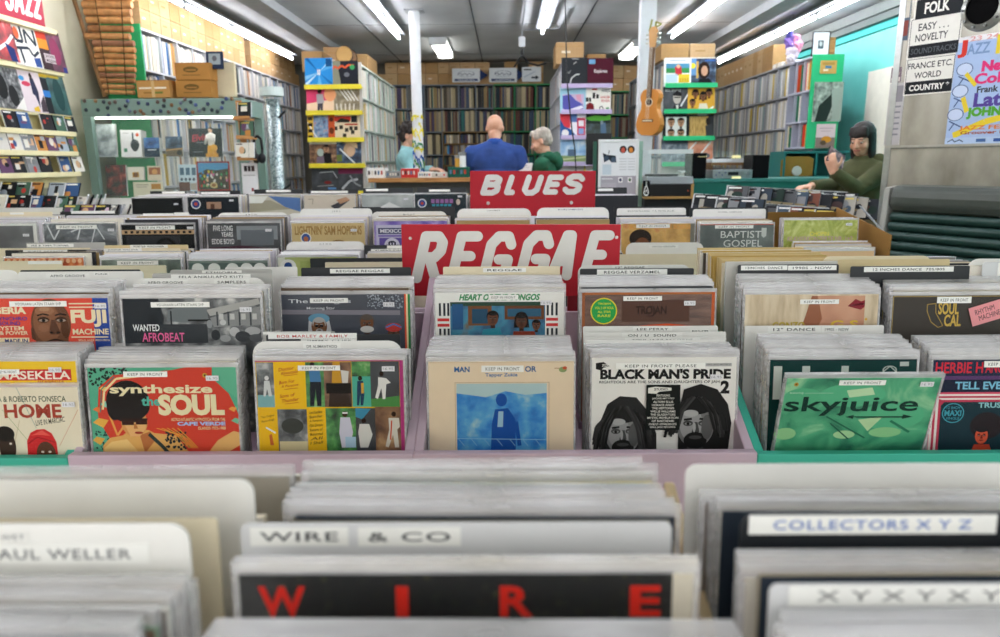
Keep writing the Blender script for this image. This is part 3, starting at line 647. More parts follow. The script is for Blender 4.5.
a.T('NIGERIA', -130, 236, 160, 282, 'f2e2bc', .05); a.T('SYNCHRO', -40, 299, 162, 323, '4a3f96', .02); a.T('SOUND', -20, 329, 116, 354, '4a3f96', .02); a.T('SYSTEM', -40, 359, 136, 386, 'f2e2bc', .02); a.T('& POWER', -22, 390, 160, 416, 'f2e2bc', .02)
a.R(-120, 434, 164, 475, 'f2e2bc'); a.T('MADE IN', 6, 441, 154, 468, '2b3f7a', .03)
a.T('FUJI', 442, 256, 670, 368, 'f2e2bc', .045); a.T('MACHINE', 447, 378, 678, 416, 'f2e2bc', .03)
for y in (213, 236, 428): a.R(436, y, 672, y+8, 'f2e2bc')
a.T('SOUL JAZZ RECORDS', 480, 446, 680, 462, 'f2e2bc', .01)
lp(-29, 108, 298, a, 'orange-red and blue record cover with close-up of a bald man', sp=(.283, .022, .70, .062), strip='VOORAAN LATEN STAAN SVP', price=(.945, .06))
a = Cov(75, 175, 865, '4a4f54')
a.PIC(75, 175, 940, 1040, BW); a.P([(75, 175), (300, 175), (330, 300), (300, 460), (75, 460)], '262b30'); a.P([(600, 250), (930, 178), (938, 215), (620, 290)], 'a9a9a6'); a.P([(620, 300), (936, 230), (936, 345), (640, 360)], '8a8c8c')
for x in (660, 730, 800, 870): a.R(x, 262, x+10, 350, '3d4246'); a.R(x+16, 275, x+44, 312, 'c3c4c2')
a.P([(360, 250), (480, 215), (600, 230), (610, 310), (470, 330), (350, 320)], '6f7678'); a.R(480, 310, 620, 322, '191b1d'); a.R(370, 255, 380, 340, '2d3236'); a.R(300, 340, 600, 460, '34393d')
for x, y, rx, ry, c in ((770, 390, 32, 30, 'b9babb'), (710, 432, 34, 22, '9c9fa0'), (885, 385, 50, 26, 'a9abac'), (820, 420, 48, 34, '3a3e42'), (615, 340, 18, 26, '8e9294'), (700, 330, 20, 18, 'c5c7c7'), (650, 410, 28, 34, '2b2f33'), (905, 430, 44, 26, '55595c')): a.E(x, y, rx, ry, c)
a.E(255, 330, 30, 60, '1d2125'); a.T('WANTED', 130, 340, 298, 383, 'eef0f0', .015); a.T('AFROBEAT', 185, 393, 453, 451, 'ea6aa0', .015)
lp(122, 260, 298, a, 'black and white street-crowd record cover with pink lettering', sp=(.21, .028, .636, .066), strip='VOORAAN LATEN STAAN SVP', price=(.895, .085))
a = Cov(120, 255, 750, '3a404e')
a.PIC(120, 255, 870, 1005, pm('dusk', ['2c313c', '3c4250', '4c5160'], 5, 4)); a.P([(120, 345), (810, 352), (810, 380), (120, 372)], '8a8690'); a.DOTS(110, 620, 262, 830, 340, 4, '9aa3ae', 3)  # the grey band is a reflection painted into the cover
a.T('The Congos', 160, 284, 525, 314, 'dfe2e6', .005); a.T('Morning Star', 266, 329, 430, 349, 'dfe2e6', .005)
a.P([(268, 480), (275, 410), (335, 385), (395, 410), (408, 480)], 'c9c9cc'); a.E(335, 398, 62, 30, '6aa0bc'); a.E(335, 445, 46, 55, '7a5238'); a.FACE(335, 442, 44, skin='82583d', hair='b8b5b2', dark='4a2f20', beard=1, glasses=1)
a.FACE(615, 430, 48, skin='7c4f36', hair='5a5048', dark='40281c', beard=0); a.E(615, 462, 40, 20, 'd9d6d2'); a.FACE(770, 480, 44, skin='5f3e2c', hair='3a4a8a'); a.E(770, 452, 48, 26, 'c23a34'); a.L([(724, 452), (770, 432), (816, 452)], 8, '3c7ac0')
a.R(836, 255, 846, 1005, 'e05a3a'); a.R(846, 255, 856, 1005, 'efe2b0'); a.R(858, 255, 868, 1005, '2f8a4a')
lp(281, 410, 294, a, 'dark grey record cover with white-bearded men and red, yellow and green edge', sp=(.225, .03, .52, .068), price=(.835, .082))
a = Cov(435, 292, 130, 'f1f1ec')
a.T('HEART OF THE CONGOS', 459, 294, 541, 300.5, '1f8a4c', .04, .3)
for x in (438.5, 443, 447, 547.5, 552, 556.5): a.R(x, 303, x+2.2, 316, '2a3038'); a.R(x, 329, x+2.2, 345, '2a3038')
for y in (318.5, 324): a.R(437, y, 449, y+3, 'd43a3a'); a.R(547, y, 559, y+3, 'd43a3a')
a.PIC(450, 302, 546, 422, BLG); a.R(450, 302, 546, 306, '2d4a3a'); a.R(468, 306, 492, 326, '7a5030'); a.R(472, 309, 488, 324, '28506a'); a.R(452, 304, 463, 330, '2a5a8a'); a.R(505, 306, 545, 320, '6b4228'); a.R(508, 309, 542, 317, '2f5f7a')
a.P([(480, 345), (483, 330), (500, 328), (505, 345)], '2a8aa0'); a.FACE(493, 319, 7, skin='6a4230', hair='14100e'); a.P([(512, 345), (514, 332), (535, 332), (540, 345)], '8a3a2a'); a.FACE(522, 322, 7, skin='5e3a2a', hair='14100e', long=.9); a.FACE(537, 326, 5, skin='6a4230', hair='14100e')
lp(435, 564, 292, a, 'white bordered record cover with two musicians and red and black stripes', sp=(.415, .022, .645, .06), strip='KEEP IN FRONT', price=(.86, .085))
a = Cov(582, 292, 133, '6a4a3c')
a.PIC(582, 292, 715, 425, WDP); a.R(582, 292, 715, 294.5, 'b56a3a'); a.R(582, 292, 585, 425, '9c5a34'); a.R(712, 292, 715, 425, 'c25a2c'); a.R(622, 300, 690, 322, '5a3d32')
a.E(604, 311, 13.5, 13.5, 'e9d23c'); a.E(604, 311, 12.3, 12.3, '2ba24e'); 
for k, t in enumerate(('TROJAN', 'VOL 2 OF SOUL', 'ALL STAR', 'RARE')): a.T(t, 598-3*(k == 1), 302.5+4*k, 611+3*(k == 1), 305+4*k, 'e9e23c', .01)
a.T('TROJAN', 636, 306, 667, 317, '33211b', .03); a.RG(651, 311.5, 5, 5.5, .8, '33211b')
for k, c in enumerate(('d9552c', 'e58a3a', 'c83a2c')): a.L([(620-4*k, 340), (628, 331+2*k), (640, 327+2*k), (668, 325+2*k), (700, 328+2*k)], 2.2, c)
lp(582, 715, 292, a, 'brown wood-grain record cover with a round green sticker', sp=(.31, .03, .60, .065), price=(.81, .085))
a = Cov(742, 294, 140, 'd9c8ab')
a.PIC(742, 294, 882, 434, BLN); a.P([(812, 296), (868, 296), (866, 330), (800, 336), (806, 318)], '9c6348'); a.picpoly([a.cl(a.q(*p)) for p in ((818, 296), (868, 296), (868, 345), (812, 345), (824, 320))], SKN)
a.P([(850, 307), (858, 299.5), (864, 302), (870, 300), (871, 305), (864, 311)], '8a2430'); a.P([(850, 307), (864, 303.5), (871, 305), (864, 306)], '571018'); a.PIC(868, 294, 882, 434, BLN)
a.T('GONZO', 772, 323.5, 806, 331, 'b9a23c', .03); a.T('G S', 833, 322, 862, 331, 'd9b43c', .03); a.E(870, 321, 1.4, 1.4, 'd9a83c')
lp(742, 882, 294, a, Y=1.66, label='blonde record cover showing a close-up of dark red lips', sp=(.41, .04, .70, .075))
a = Cov(888, 295, 143, '46413c')
for (x0, y0, x1, y1) in ((889, 296, 1030, 296.8), (889, 296, 889.8, 438)): a.R(x0, y0, x1, y1, 'a58f50')
a.T('SOUL', 938, 302.5, 960, 316, 'd3b154', .03); a.T('CAL', 945, 316, 963, 329, 'd3b154', .03)
a.L([(926, 305), (935, 304), (935.5, 314), (944, 328), (939, 330), (931, 324), (926, 312), (926, 305)], .7, 'b99a4a')
o, p = lp(888, 1031, 295, a, Y=1.66, label='dark brown record cover with gold letters and a pink paper note', sp=(.33, .012, .585, .06))
add_strip(o, '', 0, 0, .001, .001) if False else None
nt_ = MB(); aa = Art(.082, .045, 'f2a0a4'); aa.text('RHYTHM', .15, .18, .72, .45, '4a3034', .0, .1, 3); aa.text('MACHINE', .22, .52, .85, .8, '4a3034', .0, .1, 3); nt_.box(-.041, .0002, -.045, .041, .0008, 0, 'f2a0a4'); aa.into(nt_, -.041, 0, 0)
n_ = nt_.build('paper_note', M_PRINT, o); n_.location = (.06, -.0045, W-.02); n_.rotation_euler = (0, math.radians(-17), 0)

# ---------------- packed edge-on records behind each of those covers
TOPA = {}
def pack_px(xl, xr, y0, Ys, y1, Ye, n, what, lean, seed, dxp=0, yc=0):
    L_ = Ye-Ys; Ys = (1.66 if y0 == 291 else fitw(xl, xr, yc, W).y)+.016; Ye = Ys+L_
    """between front top edge y0 at depth Ys and rear top edge y1 at depth Ye"""
    a, b = at((xl+xr)/2, y0, Ys), at((xl+xr)/2+dxp, y1, Ye)
    stack(a.x, Ys, a.z, Ye, b.z, n, 'sleeved record packed edge-on ' + what, 'records packed edge-on ' + what, lean, seed, dx=b.x-a.x)
for xl, xr, y0, Ys, y1, Ye, n, what, sd in (
    (-73, 76, 359, 1.49, 346, 1.62, 12, 'behind the yellow record with the red band', 1),
    (87, 236, 362, 1.45, 346, 1.60, 15, 'behind the red and teal afro cover', 2),
    (255, 403, 356, 1.46, 352, 1.50, 4, 'just behind the yellow grid cover', 3),
    (428, 574, 357, 1.49, 340, 1.645, 15, 'behind the beige cover with the blue photograph', 4),
    (592, 737, 354, 1.49, 347, 1.55, 6, 'behind the white cover with two portraits', 5),
    (770, 917, 356, 1.50, 338, 1.595, 16, 'behind the dark green record', 6),
    (933, 1080, 355, 1.50, 338, 1.60, 16, 'behind the navy and red cover', 7)):
    pack_px(xl, xr, y0, Ys, y1, Ye, int(n*1.22), what, 5, sd, yc=y0+4, dxp=(500-(xl+xr)/2)*.045)
for xl, xr, y0, Ys, y1, Ye, n, what, sd in (
    (-29, 108, 293, 1.64, 283, 1.76, 7, 'behind the orange-red close-up cover', 11),
    (122, 260, 294, 1.62, 289, 1.68, 5, 'behind the street-crowd cover', 12),
    (281, 410, 289, 1.73, 279, 1.86, 8, 'behind the cover of white-bearded men', 13),
    (435, 564, 288, 1.72, 277, 1.86, 8, 'behind the striped cover of two musicians', 14),
    (582, 715, 288, 1.68, 279, 1.80, 7, 'behind the wood-grain cover', 15),
    (742, 882, 291, 1.62, 277, 1.75, 10, 'behind the dark-lips cover', 16),
    (888, 1031, 291, 1.60, 277, 1.76, 10, 'behind the dark brown and gold cover', 17)):
    pack_px(xl, xr, y0, Ys, y1, Ye, int(n*1.3), what, 5, sd, yc=y0+4, dxp=(500-(xl+xr)/2)*.04)

# ---------------- header cards of the middle table
card(252, 402, 341, 1.515, 'white', 'white rounded header card just behind the yellow grid cover', [('DR ALIMANTADO', 303, 341, 343.5, 349, '3a3a3a')], r=.03)
card(266, 400, 334.5, 1.545, 'black', 'black header card with red-lettered strip, behind the yellow grid cover', [('BOB MARLEY & FAMILY', 268, 357, 333.5, 338.5, 'c9504c'), ('JIMMY CLIFF', 301, 357, 339, 342, '555555')], r=.004)
card(263, 335, 331.5, 1.575, 'grey', 'low pale header card behind the black card with red letters', [('', 263, 331, 331.8, 334, '333333')], r=.004)
card(586, 722, 340, 1.575, 'white', 'white header card in front of three others, behind the two-portraits cover', [('JAMAICA', 640, 685, 341.5, 347)], r=.004)
card(584, 726, 337, 1.60, 'white', 'second white header card behind the two-portraits cover', [('SOUL JAZZ RECORDS', 625, 700, 338, 342)], r=.004)
card(584, 726, 332, 1.625, 'white', 'third white header card behind the two-portraits cover', [('ON / U  SOUND', 622, 682, 333, 337.5)], r=.004)
card(583, 718, 326, 1.65, 'white', 'hindmost white header card behind the two-portraits cover', [('LEE PERRY', 633, 672, 327, 331), ('DUB', 690, 710, 329.5, 332)], r=.004)
card(745, 884, 325.5, 1.638, 'white', 'white header card for 12 inch dance behind the dark green record', [('12" DANCE', 768, 820, 326.5, 332), ('1990S - NOW', 822, 851, 326.5, 332)], r=.004)
card(131, 266, 278, 1.70, 'white', 'white rounded header card with two words, behind the street-crowd cover', [('AFRO GROOVE', 143, 188, 280, 285), ('SAMPLERS', 214, 250, 279.5, 284.5)], r=.03)
card(152, 272, 273, 1.73, 'grey', 'pale header card with long strip behind the white two-word card', [('FELA ANIKULAPO KUTI', 171, 251, 274.5, 279)], r=.006)
card(170, 272, 269.5, 1.75, 'grey', 'low pale header card hindmost behind the street-crowd cover', [('ETHIOPIA', 202, 242, 270.5, 274.5)], r=.006)
card(18, 143, 271.5, 1.79, 'white', 'white header card behind the orange-red close-up cover', [('AFRO GROOVE', 46, 90, 273.5, 278), ('FUNK', 94, 110, 272.5, 275.5)], r=.006)
card(20, 140, 269.8, 1.82, 'black', 'black edge of a header card behind the white one over the orange-red cover', r=.004)
card(-30, 20, 270, 1.80, 'white', 'white rounded header card cut by the left edge of the middle table', r=.03)
card(301, 411, 267.5, 1.885, 'black', 'black header card behind the cover of white-bearded men', [('REGGAE REGGAE', 330, 390, 268.8, 273)], r=.004)
card(443, 560, 266.5, 1.885, 'cream', 'cream header card before the big red sign', [('REGGAE', 483, 526, 268, 272)], r=.004)
card(580, 694, 268.5, 1.83, 'black', 'black header card right of the big red sign', [('REGGAE VERZAMEL', 597, 667, 269.5, 274.5)], r=.004)
card(578, 690, 265, 1.86, 'white', 'white header card showing just above the black one right of the big red sign', [('12" REGGAE', 612, 648, 265.5, 269)], r=.02)
card(738, 839, 264.5, 1.81, 'black', 'black header card with two strips behind the dark-lips cover', [('12INCHES  DANCE', 741, 787, 265.5, 270), ('1990S - NOW', 788, 836, 265.5, 270)], r=.004)
card(851, 970, 266, 1.78, 'black', 'black header card with one strip behind the dark brown and gold cover', [('12 INCHES DANCE  70S/80S', 864, 953, 267, 271.5)], r=.004)
card(823, 931, 256, 1.87, 'cream', 'cream rounded header card behind the two black dance cards', r=.02)
card(838, 950, 259.3, 1.84, 'tan', 'tan header card before the cream rounded one', r=.004)
card(968, 1060, 258.5, 1.84, 'white', 'white rounded header card at the right end of the middle table', r=.03)
card(983, 1062, 262, 1.81, 'clear', 'clear plastic header card before the white one at the right end', [('', 998, 1012, 263, 276, '5a4a8a')], r=.01)
card(225, 297, 267, 1.86, 'white', 'blank white card between the street-crowd and white-bearded stacks', r=.004)

# ---------------- the bins of the middle table
YF = 1.385
xm = [at(67, 457, YF).x, at(413, 455, YF).x, at(758, 451, YF).x]
wA = (xm[2]-xm[0])/2
zf, zb = at(413, 454, YF).z, 1.085
bin_unit(xm[0]-wA, xm[0], YF, zf-.006, 1.98, zb, TEAL, 'turquoise stepped record bin at the left, with the red turban cover')
bin_unit(xm[0], xm[1], YF, zf, 1.98, zb, LAV, 'lilac stepped record bin holding the drawn afro cover and the yellow grid cover')
bin_unit(xm[1], xm[2], YF, zf, 1.98, zb, LAV, 'lilac stepped record bin under the big red sign, holding the blue photograph cover')
bin_unit(xm[2], xm[2]+wA, YF, zf-.004, 1.98, zb, TEAL, 'turquoise stepped record bin at the right, with the tipped sea-green cover')
# tall packed side of the right-hand second tier
a_ = at(724, 263, 1.84); stuff_stack(a_.x+.165, 1.84, a_.z, 2.13, a_.z+.004, 5, 50, pitch=.0125, pal=['e6d3a6', 'd8c08a', 'f0ece0', 'c9c4b4', '5a5248', 'e9e0c8', 'c8a860', 'dedcd6'])
a_ = at(868, 264, 1.82); stuff_stack(a_.x+.165, 1.82, a_.z-.01, 2.0, a_.z-.008, 5, 51, pitch=.012)
# ================================================================== front table, just before the camera
ZF = 1.118
def fy(py, z=ZF, px=500): return atZ(px, py, z).y
def fgstack(x, y0, y1, n, what, seed, skip=(), dxf=0.):
    q = random.Random(seed)
    for i in range(n):
        f = i/(n-1)
        if any(fy(b_)-.004 < y0+(y1-y0)*f < fy(a_)+.012 for a_, b_ in skip): continue
        packed(x+dxf*f+q.uniform(-.005, .005), y0+(y1-y0)*f, ZF-.006, (y1-y0)/(n-1), 4, 'sleeved record packed edge-on ' + what, 'records packed edge-on ' + what, q, .6)
xL = atZ(290, 466, ZF).x-.166; xM = (atZ(305, 468, ZF).x+atZ(650, 460, ZF).x)/2; xR = atZ(668, 462, ZF).x+.166
yb = fy(463)
fgstack(xL-.02, .36, yb-.01, 40, 'in the left front stack under the blank rounded card', 31, ((478, 503), (517, 572)), .035)
yw = fy(573, ZF+.004)
fgstack(xM, .325, fy(640), 3, 'before the black record with spaced red letters', 32)
fgstack(xM, yw+.03, yb, 34, 'behind the black record with spaced red letters', 33, ((522, 572),))
fgstack(xR+.012, .36, yb, 40, 'in the right front stack around the collectors card', 34, ((462, 489), (512, 548), (582, 608)))
a = Art(W, W, '17191a'); DOTM = pm('black_glitter', ['0c0e0e', '15181a', '2a2c22', '6a6840'], 160, 3, pos=[.35, .55, .66, .78])
a.pic(0, 0, 1, 1, DOTM); a.rect(.955, 0, 1, 1, 'd9d2c0')
for ch, u0, u1 in (('W', .04, .145), ('I', .345, .373), ('R', .575, .648), ('E', .862, .93)): a.text(ch, u0, .035, u1, .108, 'd8291c', .03)
lp(241, 690, 571, a, 'black record with four widely spaced red letters, close before the camera', lean=4, strip=None, Y=yw)
a = Cov(262, 557, 430, 'e6dcc4'); lp(262, 694, 558, a, 'cream record cover just behind the black one with spaced red letters', lean=4, strip=None, Y=yw+.018, sleeve=False)
def fcard(x0, x1, ytop, z, *r, **k):
    return card(x0, x1, ytop, atZ((x0+x1)/2, ytop, z).y, *r, lean=4, **k)
fcard(240, 672, 523, 1.13, 'clear', 'pale header card with two white strips in the middle front stack', [('WIRE', 250, 349, 527, 544.5, '3a3c40'), ('& CO', 358, 461, 527, 544.5, '3a3c40')], r=.006)
fcard(-75, 253, 480, 1.145, 'white', 'blank white rounded header card in the left front stack', r=.012)
fcard(-100, 217, 519, 1.135, 'cream', 'cream header card in the left front stack, behind the lettered one', r=.004)
fcard(-120, 188, 524, 1.15, 'white', 'white header card with two lines of letters in the left front stack', [('WET', -2, 30, 531, 541.5, '7a7c80', 'f3f2ee'), ('PAUL WELLER', -30, 152, 543, 562, '6a6c72')], r=.014)
fcard(686, 1010, 464, 1.135, 'white', 'blank off-white header card in the right front stack', r=.01)
fcard(741, 1100, 513.5, 1.14, 'black', 'black header card with blue letters on a white strip in the right front stack', [('COLLECTORS X Y Z', 749, 994, 515, 532.5, '4a72c0')], r=.012)
fcard(770, 1140, 584, 1.128, 'clear', 'pale header card with a row of spaced letters at the front right', [('X Y X Y X Y X', 789, 1060, 585, 604, '7a7a7c')], r=.006)
for x0, x1, lab in ((xL-.19, xL+.178, 'pale wooden front record bin at the left'), (xL+.182, xM+.185, 'pale wooden front record bin in the middle'), (xM+.189, xR+.2, 'pale wooden front record bin at the right')):
    bin_unit(x0, x1, .25, .93, yb+.05, 1.075, 'e2c79c', lab, mids=0, tb=.012)

# ================================================================== far tables
YC, YD, YE = 2.80, 3.08, 4.45
CPX = (51, 140, 228, 317, 406, 494, 583, 672, 745); DPX = (7, 87, 160, 244, 328, 410, 492, 573, 658, 736); EPX = (107, 162, 214, 275, 330, 388, 441, 495, 549, 612)
def C_(*r, **k): return lp(*r, Y=YC, **k)
def D_(*r, **k): return lp(*r, Y=YD, **k)
def E_(*r, **k): return lp(*r, Y=YE, **k)
K = 'KEEP IN FRONT'
a = Cov(4, 258, 80, 'c9582c'); a.PIC(4, 258, 84, 338, ORG); [a.E(x, 261, 2, 2.4, 'f0c49a') for x in range(8, 84, 6)]
C_(4, 84, 258, a, 'orange dotted record cover in the lower row of the second table', strip=None)
a = Cov(101, 259, 80, '4f5c54'); a.PIC(101, 259, 181, 339, pm('grey_green', ['39443f', '5a6a62', '8a9a90'], 14, 5)); a.R(101, 259, 181, 260, 'c9d0cc')
C_(101, 181, 259, a, 'grey-green record cover in the lower row of the second table', sp=(.2, .02, .72, .075), strip=K)
a = Cov(189, 260.5, 78, '7d8a84'); a.R(189, 263, 267, 340, '5c6a66'); [a.E(x, 268, 6, 5, 'f0f0ec') for x in (198, 214, 232, 246, 259)]; [a.R(x-6, 268, x+6, 290, 'f0f0ec') for x in (198, 232, 259)]
C_(189, 267, 260.5, a, 'grey record cover with white cut-out shapes, below the light Eddie-like grey sleeves'.replace('Eddie-like ', ''), sp=(.3, .02, .58, .06), strip='')
a = Cov(278, 257, 79, 'b9c07a'); a.R(278, 257, 285, 340, 'e8e6d8'); a.E(288, 266, 8, 7, 'f2f0ea'); a.E(288, 266, 4, 4, '2a4a8a'); a.R(300, 261, 330, 275, 'a8b468')
C_(278, 357, 257, a, 'olive record cover with a round badge, beside the big red sign', strip=None)
a = Cov(-38, 223.5, 76, 'e9e9e6'); a.PIC(-35, 226, 34, 300, pm('smoke', ['4a4c50', '6a6c70', '8a8c90'], 6, 4))
D_(-38, 38, 223.5, a, 'grey record cover with white border, cut by the left edge', sp=(.35, .02, .66, .07), strip='', price=(.85, .16))
a = Cov(42, 223.5, 75, '5c6268'); a.PIC(42, 223.5, 117, 299, SIL); a.L([(46, 225), (52, 240), (58, 230)], 1.5, 'd9dde0'); a.L([(76, 240), (80, 228), (70, 232)], 1.5, 'd9dde0'); a.L([(90, 245), (96, 226), (104, 240)], 1.2, 'd9dde0')
D_(42, 117, 223.5, a, 'dark grey record cover with silver scribbled lines', sp=(.18, .02, .74, .075), strip=K, price=(.93, .09))
a = Cov(120, 224.5, 75, '1a1c1e'); a.R(120, 230, 195, 234.5, 'c2a27c'); [a.R(x, 231, x+3, 233.6, '2a2420') for x in range(123, 192, 6)]; a.R(124, 236, 180, 290, '303336'); a.E(165, 246, 10, 8, '0f1011'); a.E(165, 247, 7, 6, '2a2c2e')
D_(120, 195, 224.5, a, 'black record cover with a tan lettered band', sp=(.2, .015, .74, .07), strip=K, price=(.95, .05))
a = Cov(206, 223, 75, '454a54'); a.PIC(206, 223, 281, 298, DKG); a.T('FIVE LONG', 212, 225.5, 232, 231, 'e8e8e8', .01); a.T('YEARS', 220, 232, 232, 237, 'e8e8e8', .01); a.T('EDDIE BOYD', 210, 239, 233, 244.5, 'e8e8e8', .01); a.R(236, 226, 278, 240, '8a9094'); a.R(240, 230, 274, 246, '6a7076'); a.P([(206, 248), (240, 246), (281, 250), (281, 298), (206, 298)], '4a2a38')
D_(206, 281, 223, a, 'slate record cover with white stacked capitals at its upper left', sp=(.3, .0, .62, .03), strip='', price=(.84, .1))
a = Cov(291, 223, 74, 'd3bb86'); a.T("LIGHTNIN' SAM HOPKINS", 294, 225.5, 362, 235, 'a5804a', .03); a.E(305, 238, 5.5, 5.5, 'f0eee6'); a.E(305, 238, 4.4, 4.4, '3a5aa0'); a.E(305, 239, 2.4, 2.6, 'b9704a'); a.E(338, 246, 10, 6, '8a6a3a')
D_(291, 365, 223, a, 'tan record cover with a round blue badge', sp=(.34, .0, .58, .025), strip='', price=(.85, .1))
a = Cov(373, 221, 75, '6a58a8'); a.PIC(373, 221, 448, 296, PUR); a.R(375, 225, 410, 296, 'c9c6dc'); a.R(377, 228, 404, 234, '3a3a6a'); a.T('MEXICO', 379, 229, 402, 233, 'e9e9f0', .04); a.R(377, 235, 404, 237, '8a78c0'); a.R(378, 238, 404, 296, '6a58a8'); a.E(391, 246, 8, 8, 'e0dcec'); a.E(391, 247, 6, 6, '2a2840'); [a.R(x, 243, x+1.2, 254, 'e0dcec') for x in (386, 389, 392, 395)]
D_(373, 448, 221, a, 'purple record cover behind the left end of the big red sign', strip=None)
a = Cov(622, 223.5, 72, 'c9923c'); a.PIC(622, 223.5, 694, 298, TAN); a.T('BOOGIE WOOGIE BOOGIE', 630, 224.5, 692, 229, 'e0a050', .02); a.E(641, 238, 11, 9, '2a211a'); a.E(643, 247, 8, 10, '7a4a2c'); a.R(690, 223.5, 694, 298, '7a7a70')
D_(622, 694, 223.5, a, 'golden painted record cover right of the big red sign', sp=(.2, .01, .66, .06), strip=K)
a = Cov(700, 224, 74, '5c6664'); a.PIC(700, 224, 774, 298, pm('slate_leaf', ['3a4644', '56605e', '6f7a76'], 10, 6)); a.R(700, 224, 774, 225, 'c25a4a'); a.T('BAPTIST', 721, 231, 762, 238, 'dfe3df', .0); a.T('GOSPEL', 724, 240, 763, 247, 'dfe3df', .0); a.T('CHOIR', 712, 248, 745, 255, 'dfe3df', .0); a.P([(762, 228), (767, 228), (767, 236), (764.5, 238), (762, 236)], 'c9cec9')
D_(700, 774, 224, a, 'slate-grey record cover with thin pale capitals', sp=(.2, .015, .72, .06), strip=K)
a = Cov(786, 220, 70, 'c2c76a'); a.PIC(786, 220, 856, 290, OLV); a.T('CHOPIN', 811, 231, 829, 235, 'e9dc5a', .01); a.T('KLAVIERKONZERTE NR. 1+2', 790, 235.5, 852, 240, 'c9a0a8', .01); a.R(803, 242, 841, 243.5, 'c98a5a')
D_(786, 856, 220, a, 'lime patterned record cover in the open brown carton', sp=(.33, .0, .64, .055), strip='', price=(.88, .06), sleeve=True)
a = Cov(800, 249, 72, 'ecc79a'); a.R(806, 254, 824, 258, 'e9c83a'); a.R(800, 249, 872, 251, 'e4e6ea')
lp(800, 872, 249, a, 'peach record cover low in front of the lime patterned one', Y=2.95, sp=(.38, .03, .66, .06), strip='')
a = Cov(131, 198, 52, '16181a'); a.R(131, 198, 183, 199, '2c3034')
E_(131, 183, 198, a, 'plain black record cover in the farthest bin row', sp=(.3, .03, .72, .1), strip='', price=(.87, .12))
a = Cov(187, 197, 52, '1d232a'); a.E(195, 204, 5, 5, 'd9dcde'); a.E(195, 204, 4, 4, '2a3c7a'); a.E(195, 204, 1.8, 1.8, 'c24a3a'); a.R(206, 202, 221, 209, 'a5826c'); a.R(210, 204, 214, 209, '5a3a2c')
E_(187, 239, 197, a, 'black record cover with a round badge and small portrait, farthest row left', sp=(.25, .02, .74, .06), strip='', price=(.86, .07))
a = Cov(249, 195, 51, 'c9c3b2'); a.P([(268, 196), (300, 198), (300, 212), (285, 207)], '5a7ab0'); a.P([(249, 202), (270, 200), (290, 209), (249, 212)], 'a9a28c'); a.P([(249, 196), (268, 196), (262, 203), (249, 203)], 'e9e8e2')
E_(249, 300, 195, a, 'cream and blue record cover in the farthest bin row', strip=None)
a = Cov(304, 195, 51, 'd3c6b6'); a.P([(330, 206), (345, 199), (350, 200), (336, 210)], '3a3a40'); a.P([(336, 200), (346, 197), (350, 200), (340, 204)], 'b98a6a'); a.L([(308, 199), (313, 199), (312, 204)], .8, 'a89a8a')
E_(304, 355, 195, a, 'pinkish record cover with a dark diagonal figure in the farthest bin row', sp=(.25, .04, .72, .08), strip='')
a = Cov(362, 194.5, 51, '7b8583'); a.PIC(362, 194.5, 413, 246, GRY); a.P([(376, 209), (389, 202), (402, 208), (413, 212), (413, 246), (362, 246), (364, 212)], 'e3e4e2')
E_(362, 413, 194.5, a, 'grey record cover with a white peak in the farthest bin row', sp=(.27, .03, .56, .08), strip='', price=(.86, .09))
a = Cov(415, 194, 51, '2f3a40'); a.E(422, 203, 4.5, 4.5, 'd9dcde'); a.E(422, 203, 3.4, 3.4, '3a4a8a'); a.E(422, 203, 1.5, 1.5, 'c24a3a'); [a.R(431+4.6*k, 199, 434.5+4.6*k, 203, '9a6aa0') for k in range(5)]; [a.R(432+4*k, 204, 435+4*k, 206, '3fa0b4') for k in range(5)]; a.E(458, 202, 2, 3, 'c9b8a8')
E_(415, 466, 194, a, 'dark record cover with badge and violet lettering in the farthest bin row', sp=(.27, .03, .74, .065), strip='', price=(.88, .05))
# packed rows behind and between them
for px in CPX:
    a_, b_ = at(px, 254, YC+.012), at(px+4*(500-px)/450, 249, YC+.16); stuff_stack(a_.x, YC+.012, a_.z, YC+.16, b_.z, 5, px, .008)
for px in DPX:
    y0 = 219.5 if px < 700 else 221; a_, b_ = at(px, y0, YD+.012), at(px+3*(500-px)/450, y0-4, YD+.17); stuff_stack(a_.x, YD+.012, a_.z, YD+.17, b_.z, 5, px+3, .008)
for px in EPX[1:]:
    a_, b_ = at(px, 196, YE+.012), at(px, 194.5, YE+.17); stuff_stack(a_.x, YE+.012, a_.z, YE+.2, b_.z, 5, px+7, .009)
for px in (820,):
    a_ = at(px, 219, YD+.012); stuff_stack(a_.x, YD+.012, a_.z, YD+.06, a_.z+.005, 5, 3, .007)
    a_ = at(836, 247, 2.965); stuff_stack(a_.x, 2.965, a_.z, 3.03, a_.z+.015, 5, 4, .007)
for i, (px, c) in enumerate(((694, 'e6d3a6'), (698, '8a7a4c'), (702, 'c9a860'), (707, 'e9e4d0'))):
    pass
